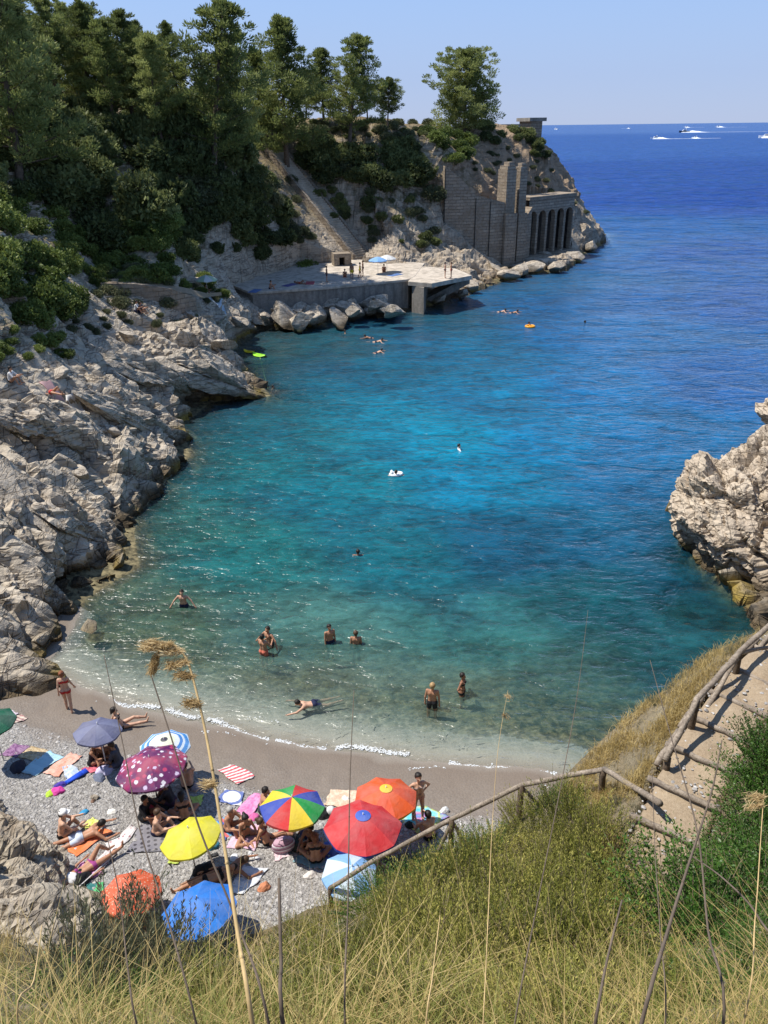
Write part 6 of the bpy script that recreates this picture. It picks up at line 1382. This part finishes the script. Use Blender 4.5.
par_at(352, 866, .68, [lb_, lw_], 'pale blue and white parasol behind the lower handrail', tilt=(.02, .1), yaw=.2, H=1.35, rise=.45)
par_at(197, 898, .82, [S('blue4', (.03, .22, .7)), S('blue4b', (.025, .19, .62))], 'bright blue parasol partly hidden by the bottom grass', tilt=(-.15, -.1), yaw=.1, H=1.3)
par_at(131, 884, .68, [fabric('orange_print', spots_f((.7, .12, .04), (.75, .45, .3), 16), .25)], 'orange patterned parasol behind the feathery grey bush', tilt=(-.12, .05), H=1.15)
par_at(-10, 716, .66, [S('green5', (.02, .14, .08)), S('green5b', (.02, .11, .065))], 'dark green parasol cut off by the left photo edge', yaw=.4)
fx = hitp(BV_H, 208, 296); par_l = [(fx, 'small white and green parasol on the far left rocks', [S('white', (.75, .75, .72)), S('palegreen', (.45, .62, .45))]), (W(378, 274, z=3.2), 'small pale blue parasol on the terrace below the stairs', [S('lightblue', 0)]), (W(387, 272, z=3.2), 'white parasol next to the pale blue one on the terrace', [S('white', 0)])]
for q, l, c in par_l: parasol(q, 1.0, c, l, H=1.8)

# ------------------------------------------------------------------ towels
def stripes(cols, sc, ax=0, wob=.0):
    def f(b, o):
        s = b.n('SeparateXYZ', {0: o}).outputs[ax]; t = b.math('FRACT', b.math('ADD', b.math('MULTIPLY', s, sc), 100.0)); k = len(cols)
        return b.ramp(t, [(i / k, c) for i, c in enumerate(cols)], 'CONSTANT')
    return f
def patt(c0, c1, sc): return lambda b, o: b.mix(b.ramp(b.noise(o, sc, 4, .7), [(.42, 0.0), (.55, 1.0)]), c0, c1)
def tiedye(b, o):
    s = b.n('VectorMath', {0: o}, operation='LENGTH').outputs['Value']; t = b.math('FRACT', b.math('ADD', b.math('MULTIPLY', s, 1.6), b.math('MULTIPLY', b.noise(o, 5, 3), .9)))
    return b.ramp(t, [(0, (.05, .5, .55)), (.2, (.35, .7, .7)), (.38, (.6, .65, .1)), (.55, (.08, .2, .55)), (.72, (.65, .2, .35)), (.88, (.1, .55, .6))])
def towel(corners, fn, label, cat='towel', lift=.02, name='towel', nx=18, ny=18, wav=.022):
    C = [onbeach(*c) for c in corners]; cen = np.mean(C, 0); V = []; sd = random.random() * 50
    for j in range(ny + 1):
        for i in range(nx + 1):
            u, v = i / nx, j / ny; q = (C[0] * (1 - u) + C[1] * u) * (1 - v) + (C[3] * (1 - u) + C[2] * u) * v
            e = min(u, v, 1 - u, 1 - v); q = q + np.array([.035 * vnoise(np.array([[u * 4 + sd, v * 4, 1]]))[0], .035 * vnoise(np.array([[u * 4, v * 4 + sd, 7]]))[0], 0]) * (1 if e < .04 else .3)
            w = wav * (vnoise(np.array([[u * 5 + sd, v * 5, 3]]))[0] + .7 * vnoise(np.array([[u * 13 + sd, v * 7, 9]]))[0]); V.append((q[0], q[1], bz(q[0], q[1]) + lift + abs(w)))
    # local frame along the first edge
    ax = C[1] - C[0]; a = math.atan2(ax[1], ax[0]); V = np.array(V) - cen; ca, sa = math.cos(-a), math.sin(-a); V[:, :2] = V[:, :2] @ np.array([[ca, sa], [-sa, ca]])
    F = grid_faces(ny + 1, nx + 1); me = mesh_np('towel', V, F, fabric('towel_' + label[:14], fn, .08), True)
    bm = bmesh.new(); bm.from_mesh(me); bmesh.ops.recalc_face_normals(bm, faces=bm.faces[:]); bmesh.ops.solidify(bm, geom=bm.faces[:], thickness=.008); bm.to_mesh(me); bm.free()
    return tag(link(name, me, None, cen, (0, 0, a)), label, cat)
for cs, fn, l in (
    (((0, 756), (15, 744), (30, 747), (16, 758)), patt((.12, .03, .12), (.3, .15, .28), 12), 'dark purple patterned towel at the left edge of the towel row'),
    (((18, 757), (31, 747), (50, 751), (35, 762)), patt((.62, .5, .3), (.4, .28, .14), 14), 'beige patterned towel in the row of four at the left'),
    (((21, 772), (48, 751), (65, 757), (36, 776)), stripes(((.38, .62, .72), (.42, .66, .76), (.36, .58, .68)), 2.2), 'light blue towel in the row of four at the left'),
    (((44, 773), (71, 753), (83, 757), (58, 778)), patt((.72, .3, .2), (.75, .42, .32), 7), 'salmon towel at the right end of the row of four'),
    (((7, 721), (21, 715), (28, 719), (10, 726)), stripes(((.62, .5, .4), (.4, .22, .2)), 6), 'beige striped towel behind the green parasol'),
    (((0, 716), (13, 711), (19, 714), (8, 719)), patt((.5, .4, .48), (.62, .55, .58), 8), 'lilac towel at the left photo edge near the wet sand'),
    (((81, 769), (98, 765), (110, 768), (90, 774)), patt((.65, .16, .2), (.5, .06, .12), 6), 'red towel under the people by the grey parasol'),
    (((218, 771), (234, 765), (256, 776), (238, 785)), stripes(((.72, .68, .64), (.62, .08, .1)), 7, 1), 'red and white striped towel alone near the wet sand'),
    (((217, 801), (225, 790), (245, 793), (240, 807)), ringed([(0, (.7, .7, .7)), (.25, (.1, .15, .4)), (.36, (.75, .74, .74)), (.5, (.6, .06, .08))]), 'round printed towel in red, white and blue'),
    (((237, 812), (254, 793), (268, 800), (248, 818)), patt((.68, .16, .38), (.74, .3, .5), 6), 'strong pink towel left of the multicoloured parasol'),
    (((226, 848), (243, 823), (265, 826), (255, 851)), patt((.74, .42, .55), (.7, .52, .6), 9), 'light pink towel under the woman with the bun'),
    (((213, 824), (226, 817), (237, 833), (224, 842)), stripes(((.03, .1, .42), (.6, .1, .1), (.1, .35, .6)), 4), 'blue and red striped towel left of the light pink towel'),
    (((140, 826), (174, 820), (181, 850), (126, 855)), lambda b, o: b.mix(b.ramp(b.n('TexVoronoi', {'Vector': o, 'Scale': 6.0, 'Randomness': .0}, voronoi_dimensions='2D').outputs['Distance'], [(.24, 1.0), (.28, 0.0)]), (.2, .19, .21), (.04, .035, .045)), 'large grey mat with dark dots under the yellow parasol'),
    (((95, 862), (131, 826), (138, 829), (105, 869)), spots_f((.66, .62, .6), (.38, .18, .2), 9), 'long white towel with a red mandala print'),
    (((62, 847), (100, 829), (113, 832), (78, 857)), solid((.8, .2, .05)), 'orange towel under the person in pale blue shorts'),
    (((82, 827), (92, 818), (103, 823), (90, 835)), patt((.55, .6, .08), (.7, .68, .2), 9), 'yellow green towel behind the orange towel'),
    (((75, 872), (83, 863), (105, 874), (92, 879)), patt((.5, .12, .45), (.66, .3, .5), 8), 'purple pink towel below the mandala towel'),
    (((80, 897), (88, 884), (103, 882), (103, 902)), stripes(((.02, .16, .15), (.02, .2, .18), (.05, .5, .14)), 1.1, 1), 'dark teal towel with a green edge beside the outcrop'),
    (((226, 893), (243, 866), (269, 870), (244, 896)), stripes(((.74, .75, .76), (.76, .77, .78), (.55, .6, .66)), 4.5), 'white towel with faint grey stripes at the bottom of the beach'),
    (((229, 866), (232, 863), (242, 864), (240, 869)), solid((.03, .32, .36)), 'small teal cloth behind the white striped towel'),
    (((322, 846), (340, 832), (344, 852), (328, 869)), patt((.02, .06, .3), (.03, .1, .42), 5), 'dark blue sheet at the left edge of the red parasol'),
    (((293, 862), (304, 848), (330, 855), (328, 872)), patt((.12, .25, .27), (.18, .33, .35), 5), 'teal mat under the woman with red hair'),
    (((324, 806), (331, 790), (363, 792), (357, 809)), patt((.72, .58, .42), (.62, .42, .28), 6), 'cream patterned towel left of the orange parasol'),
    (((386, 812), (424, 806), (450, 817), (420, 836)), tiedye, 'large turquoise tie dyed blanket under the standing woman'),
    (((168, 865), (172, 858), (183, 855), (179, 864)), solid((.5, .62, .1)), 'narrow lime towel below the yellow parasol'),
    (((191, 797), (204, 796), (201, 806), (192, 808)), solid((.55, .68, .12)), 'small lime towel right of the floral parasol'),
    (((272, 850), (284, 846), (290, 856), (276, 862)), patt((.6, .4, .45), (.7, .6, .6), 10), 'pale pink cloth beside the striped beach bag'),
    (((62, 768), (72, 765), (80, 772), (68, 785)), patt((.6, .62, .65), (.4, .5, .65), 9), 'pale crumpled cloth below the salmon towel')):
    towel(cs, fn, l)
def rtowel(px, py, w, l, yaw, c, label):
    q = hitp(BV_H, px, py)
    if q is None: return
    n = 9; V = []
    for j in range(n):
        for i in range(n):
            x, y = (i / 8 - .5) * w, (j / 8 - .5) * l; X, Y = q[0] + x * math.cos(yaw) - y * math.sin(yaw), q[1] + x * math.sin(yaw) + y * math.cos(yaw); z = hz(X, Y); V.append((X - q[0], Y - q[1], min((z if z else q[2]) - q[2], .6) + .05))
    me = mesh_np('towel', np.array(V), grid_faces(n, n), S('t' + label[:9], c), True); bm = bmesh.new(); bm.from_mesh(me); bmesh.ops.solidify(bm, geom=bm.faces[:], thickness=.01); bm.to_mesh(me); bm.free(); tag(link('towel', me, None, q), label, 'towel')
rtowel(76, 406, .8, .8, .3, (.75, .73, .7), 'small white towel spread on the left rocks'); rtowel(54, 393, .8, 1.7, 1.2, (.65, .4, .38), 'pink towel under the sunbather on the left rocks')
rtowel(215, 302, 1.6, 2.2, .4, (.55, .66, .75), 'pale blue towel below the far white and green parasol'); rtowel(201, 292, 1.0, 1.6, .4, (.7, .68, .4), 'pale yellow towel behind the far white and green parasol')
for px, py, c, l in ((310, 283, (.5, .08, .1), 'red towel on the shaded end of the terrace'), (255, 291, (.1, .2, .45), 'blue towel on the narrow end of the terrace'), (290, 285, (.12, .1, .3), 'dark blue towel on the terrace'), (335, 280, (.55, .5, .45), 'beige towel on the terrace before the store'), (395, 275, (.2, .35, .6), 'blue towel at the sunny corner of the terrace')):
    q = W(px, py, z=3.2); m = MB(); m.box(-.45, .45, -.9, .9, .004, .025); tag(link('towel', bevel(m.mesh('towel', S('t' + l[:8] + l[-5:], c)), .008), None, q, (0, 0, random.uniform(-1, 1))), l, 'towel')

# ------------------------------------------------------------------ things lying about
def lump(px, py, r, c, label, cat, name, sq=.6, k=0):
    q = onbeach(px, py); bm = bmesh.new(); bmesh.ops.create_icosphere(bm, subdivisions=4, radius=1); V = np.array([v.co[:] for v in bm.verts]); F = np.array([[v.index for v in f.verts] for f in bm.faces]); bm.free()
    V = V * (1 + .35 * fbm(V * 1.6 + k * 7 + px, 4, k))[:, None] * np.array([r, r * .75, r * sq]); V[:, 2] = np.maximum(V[:, 2], -.02)
    return tag(link(name, mesh_np(name, V, F, cloth(label[:10], c), True), None, q, (0, 0, random.random() * 6)), label, cat)
lump(57, 792, .2, (.6, .06, .3), 'heap of pink clothes left of the pale cloth', 'clothes', 'clothes_heap'); lump(50, 794, .15, (.4, .6, .05), 'heap of lime clothes beside the pink heap', 'clothes', 'clothes_heap', k=1); lump(60, 786, .17, (.06, .04, .3), 'heap of violet clothes above the pink heap', 'clothes', 'clothes_heap', k=2)
lump(68, 884, .3, (.7, .7, .7), 'white crumpled bag beside the outcrop', 'bag', 'beach_bag', .9, 3); lump(80, 882, .3, blk, 'black crumpled bag beside the white bag', 'bag', 'beach_bag', .7, 4)
lump(84, 813, .13, (.03, .25, .45), 'small blue cloth heap right of the white capped man', 'clothes', 'clothes_heap', .5, 5); lump(105, 772, .28, (.5, .48, .66), 'pale lilac beach bag in front of the grey parasol', 'bag', 'beach_bag', .7, 6)
lump(99, 778, .2, (.12, .14, .2), 'dark cloth heap in front of the lilac bag', 'clothes', 'clothes_heap', .5, 7); lump(322, 815, .25, blk, 'black rucksack right of the multicoloured parasol', 'bag', 'rucksack', .9, 8)
lump(286, 836, .24, (.35, .03, .05), 'red bag in the shade of the multicoloured parasol', 'bag', 'beach_bag', .9, 9); lump(298, 846, .3, (.03, .04, .035), 'dark bag next to the striped beach bag', 'bag', 'beach_bag', .9, 10); lump(305, 835, .22, (.05, .05, .1), 'navy rucksack behind the dark bag', 'bag', 'rucksack', .9, 11)
lump(150, 812, .3, (.3, .02, .03), 'red bag under the floral parasol', 'bag', 'beach_bag', .8, 12); lump(160, 806, .33, (.015, .02, .018), 'black bag pile under the floral parasol', 'bag', 'beach_bag', .8, 13); lump(18, 768, .3, (.02, .02, .035), 'black heap at the near end of the purple towel', 'clothes', 'clothes_heap', .5, 14)
lump(205, 872, .27, (.012, .012, .012), 'black rucksack behind the lying dark haired woman', 'bag', 'rucksack', .9, 15); lump(444, 812, .16, (.6, .6, .58), 'white bag at the far corner of the tie dyed blanket', 'bag', 'beach_bag', .7, 16)
q = onbeach(331, 814); m = MB(); m.ell((0, 0, .13), (.13, .13, .13), 16); tag(link('beach_ball', m.mesh('beach_ball', fabric('ball', stripes(((.75, .74, .72), (.6, .58, .56)), 8), .1)), None, q), 'pale ball beside the black rucksack', 'ball')
for a_ in ((196, 788, .2, (.3, .28, .3), 'grey bag beside the person behind the reed plumes', 'bag', 'beach_bag', .8, 21), (128, 772, .22, (.05, .05, .09), 'dark rucksack between the grey blue and the floral parasol', 'bag', 'rucksack', .9, 22), (112, 812, .14, (.7, .68, .62), 'cream cloth heap right of the yellow green towel', 'clothes', 'clothes_heap', .5, 23),
           (254, 818, .16, (.55, .12, .3), 'magenta cloth heap at the near end of the strong pink towel', 'clothes', 'clothes_heap', .5, 24), (345, 800, .14, (.75, .73, .68), 'white cloth heap on the cream towel', 'clothes', 'clothes_heap', .45, 25), (234, 858, .13, (.65, .66, .68), 'white sun hat heap below the light pink towel', 'clothes', 'clothes_heap', .4, 26),
           (212, 846, .2, (.05, .2, .28), 'petrol blue bag left of the light pink towel', 'bag', 'beach_bag', .8, 27), (264, 888, .16, (.5, .2, .1), 'rust coloured bag right of the white striped towel', 'bag', 'beach_bag', .8, 28), (310, 876, .15, (.6, .55, .5), 'pale bag below the teal mat', 'bag', 'beach_bag', .7, 29), (410, 826, .15, (.05, .05, .06), 'black bag on the tie dyed blanket', 'bag', 'beach_bag', .7, 30)):
    lump(*a_)
# striped tote
q = onbeach(284, 850); t = empty('striped_tote', q, (0, 0, .3)); tag(t, 'striped pink and white beach bag in front of the multicoloured parasol', 'bag'); m = MB(); m.tube([(0, 0, .02), (0, 0, .12), (0, 0, .25), (0, 0, .36)], [.2, .25, .24, .19], 14); o = link('bag_body', m.mesh('bag_body', fabric('tote', stripes(((.5, .3, .38), (.75, .7, .72), (.3, .12, .2)), 9, 2), .1)), t); o.scale = (1.25, .7, 1)
for s in (-1, 1): m = MB(); m.tube([(-.13, s * .09, .35), (-.1, s * .12, .5), (.1, s * .12, .5), (.13, s * .09, .35)], .012, 6); link('handle', m.mesh('handle', cloth('tote_handle', (.3, .2, .2))), t)
# blue swim fins
for i, (px, py) in enumerate(((73, 780), (78, 777))):
    q = onbeach(px, py); m = MB(); m.add([(-.05, -.3, .03), (.05, -.3, .03), (.1, .3, .04), (-.1, .3, .04), (-.05, -.3, .09), (.05, -.3, .09), (.1, .3, .055), (-.1, .3, .055)], [(3, 2, 1, 0), (4, 5, 6, 7), (0, 1, 5, 4), (1, 2, 6, 5), (2, 3, 7, 6), (3, 0, 4, 7)]); m.ell((0, -.28, .06), (.055, .13, .055), 8); tag(link('swim_fin', m.mesh('swim_fin', cloth('fin', (.02, .08, .6))), None, q, (0, 0, -.7)), 'blue swim fin on the pale crumpled cloth', 'fin', 'pair of blue swim fins')
for i, (px, py) in enumerate(((250, 856), (256, 858), (213, 856), (94, 800))):
    q = onbeach(px, py); m = MB(); m.box(-.05, .05, -.13, .13, .01, .03); m.tube([(-.045, 0, .03), (0, .07, .075), (.045, 0, .03)], .01, 5); tag(link('flip_flop', m.mesh('flip_flop', cloth('flip%d' % i, ((.6, .6, .6), (.6, .6, .62), (.05, .05, .05), (.2, .12, .08))[i])), None, q, (0, 0, i)), ('pale flip flop at the near edge of the light pink towel, left one', 'pale flip flop at the near edge of the light pink towel, right one', 'black flip flop below the blue and red towel', 'brown flip flop on the pebbles above the orange towel')[i], 'flip flop')

# ------------------------------------------------------------------ afloat
def board(px, py, L, w, c, yaw, label):
    q = W(px, py, z=0); n = 14; V = []; F = []
    for j in range(n + 1):
        t = j / n; x = (t - .5) * L; ww = w * .5 * (math.sin(math.pi * min(max(t, .015), .985)) ** .55); up = .12 * abs(2 * t - 1) ** 3
        for k in range(10): a = 2 * math.pi * k / 10; V.append((x, ww * math.cos(a), .06 + up + .07 * math.sin(a)))
    for j in range(n):
        for k in range(10): F.append((j * 10 + k, j * 10 + (k + 1) % 10, (j + 1) * 10 + (k + 1) % 10, (j + 1) * 10 + k))
    r = empty('paddle_board', q, (0, 0, yaw)); m = MB(); m.add(V, F); link('hull', m.mesh('hull', plain('board' + label[:5], c, .35, .05)), r); m = MB(); m.ell((.0, 0, .135), (L * .22, w * .3, .012), 12); link('deck_pad', m.mesh('deck_pad', plain('pad' + label[:5], [x * .7 for x in c], .7)), r); tag(r, label, 'board'); return q
qa = board(249.5, 352.5, 1.15, .6, (.85, .62, .02), -.5, 'yellow float board tied beside the lime one'); qb = board(259.5, 356, 1.6, .85, (.35, .8, .05), -.7, 'lime green float board at the rocks')
qr = hitp(BV_H, 268, 390); qr = W(268, 390, z=.4) if qr is None else qr; m = MB(); m.tube([qb - qb + (0, 0, .08)] + [(qr - qb) * s + (0, 0, .03) for s in (.3, .6, .85)] + [qr - qb + (0, 0, .1)], .02, 5); tag(link('mooring_rope', m.mesh('mooring_rope', cloth('rope', (.35, .5, .15))), None, qb), 'thin rope from the lime board to the rock tip', 'rope')
q = W(396, 475, z=0); m = MB(); m.tube([(.62 * math.cos(a), .4 * math.sin(a), .09) for a in np.linspace(0, 2 * math.pi, 21)], .14, 10, 0, False); r = empty('inflatable', q, (0, 0, .3)); r.scale = (.55, .55, .6); link('ring', m.mesh('ring', plain('inflatable_white', (.85, .86, .86), .3, .03)), r); m = MB(); m.ell((-.45, 0, .3), (.16, .3, .26), 12); link('headrest', m.mesh('headrest', plain('inflatable_white', 0)), r); m = MB(); m.ell((.05, 0, .05), (.5, .3, .05), 12); link('seat_sheet', m.mesh('seat_sheet', plain('inflatable_white', 0)), r); tag(r, 'white inflatable lounger drifting in the middle of the cove', 'inflatable')
q = W(530, 327, z=0); m = MB(); m.tube([(.4 * math.cos(a), .4 * math.sin(a), .06) for a in np.linspace(0, 2 * math.pi, 21)], .11, 8, 0, False); tag(link('swim_ring', m.mesh('swim_ring', plain('ring_orange', (.85, .35, .03), .4)), None, q), 'orange swim ring far out on the right', 'swim ring')
M_hull = plain('boat_white', (.82, .82, .82), .3, .03); M_glass = plain('boat_glass', (.02, .03, .04), .15)
b = NB('wake_foam'); p = b.pos(); M_wake = b.surf(b.bsdf(b.mix(b.noise(p, .08, 4), (.75, .8, .85), (.9, .92, .93)), .8))
def boat(px, py, L, yaw, label, wake=0, hull=M_hull):
    q = W(px, py, z=0); r = empty('motor_boat', q, (0, 0, yaw)); tag(r, label, 'boat'); n = 12; V = []; F = []; w = L * .28; h = L * .12
    for j in range(n + 1):
        t = j / n; x = (t - .5) * L; b_ = w * .5 * (1 - max(0, (t - .45) / .55) ** 2.2); sh = h * (1 + .5 * t * t)
        V += [(x, -b_ * .98, sh), (x, -b_ * .7, 0), (x, 0, -h * .5), (x, b_ * .7, 0), (x, b_ * .98, sh)]
    for j in range(n):
        for k in range(4): F.append((j * 5 + k, (j + 1) * 5 + k, (j + 1) * 5 + k + 1, j * 5 + k + 1))
        F.append((j * 5 + 4, (j + 1) * 5 + 4, (j + 1) * 5, j * 5))
    F.append((0, 1, 2, 3, 4)); m = MB(); m.add(V, F); link('hull', m.mesh('hull', hull, False), r)
    m = MB(); m.add([(-L * .25, -w * .34, h * 1.05), (L * .2, -w * .3, h * 1.15), (L * .2, w * .3, h * 1.15), (-L * .25, w * .34, h * 1.05), (-L * .22, -w * .3, h * 2.1), (L * .08, -w * .26, h * 2.1), (L * .08, w * .26, h * 2.1), (-L * .22, w * .3, h * 2.1)], [(3, 2, 1, 0), (4, 5, 6, 7), (0, 1, 5, 4), (1, 2, 6, 5), (2, 3, 7, 6), (3, 0, 4, 7)]); link('cabin', m.mesh('cabin', M_hull, False), r)
    m = MB(); m.box(-L * .16, L * .1, -w * .335, w * .335, h * 1.4, h * 1.8); link('window_band', m.mesh('window_band', M_glass, False), r)
    m = MB(); m.tube([(-L * .2, -w * .28, h * 2.1), (-L * .16, -w * .25, h * 2.8), (-L * .16, w * .25, h * 2.8), (-L * .2, w * .28, h * 2.1)], L * .012, 5); link('roll_bar', m.mesh('roll_bar', M_hull), r)
    if wake:
        V = []; F = []; k = 40; rg2 = np.random.default_rng(int(px))
        for j in range(k + 1):
            t = j / k; x = L * .3 - t * wake; ww = L * (.2 + .45 * t ** .5) * (1 - .8 * t * t) * rg2.uniform(.7, 1.2); zz = .12 + L * .2 * math.exp(-((t - .12) / .1) ** 2) * rg2.uniform(.6, 1.1)
            V += [(x, -ww, .05), (x, 0, zz), (x, ww, .05)]
        for j in range(k): F += [(j * 3, j * 3 + 1, j * 3 + 4, j * 3 + 3), (j * 3 + 1, j * 3 + 2, j * 3 + 5, j * 3 + 4)]
        m = MB(); m.add(V, F); wk_ = link('wake', m.mesh('wake', M_wake), None, q, (0, 0, yaw)); wk_['kind'] = 'structure'
boat(556, 129.5, 20, -.4, 'white motor yacht lying alone left on the horizon', 14)
boat(684, 132.5, 22, math.pi, 'fast motor boat with the longest white wake', 190, plain('boat_dark', (.06, .07, .1), .3))
boat(655, 139, 12, math.pi, 'small speedboat trailing foam left of the fast motor boat', 75); boat(695, 138.5, 9, math.pi, 'small speedboat below the fast motor boat', 35)
boat(686, 127.6, 22, math.pi, 'boat with a short wake closest to the horizon in the middle', 90); boat(718, 127.4, 26, math.pi, 'boat with a short wake closest to the horizon at the right', 130); boat(766, 138, 18, math.pi * .9, 'white cabin cruiser at the right photo edge', 40); boat(629, 128.6, 14, 0, 'faint small boat between the lone yacht and the wakes', 40)
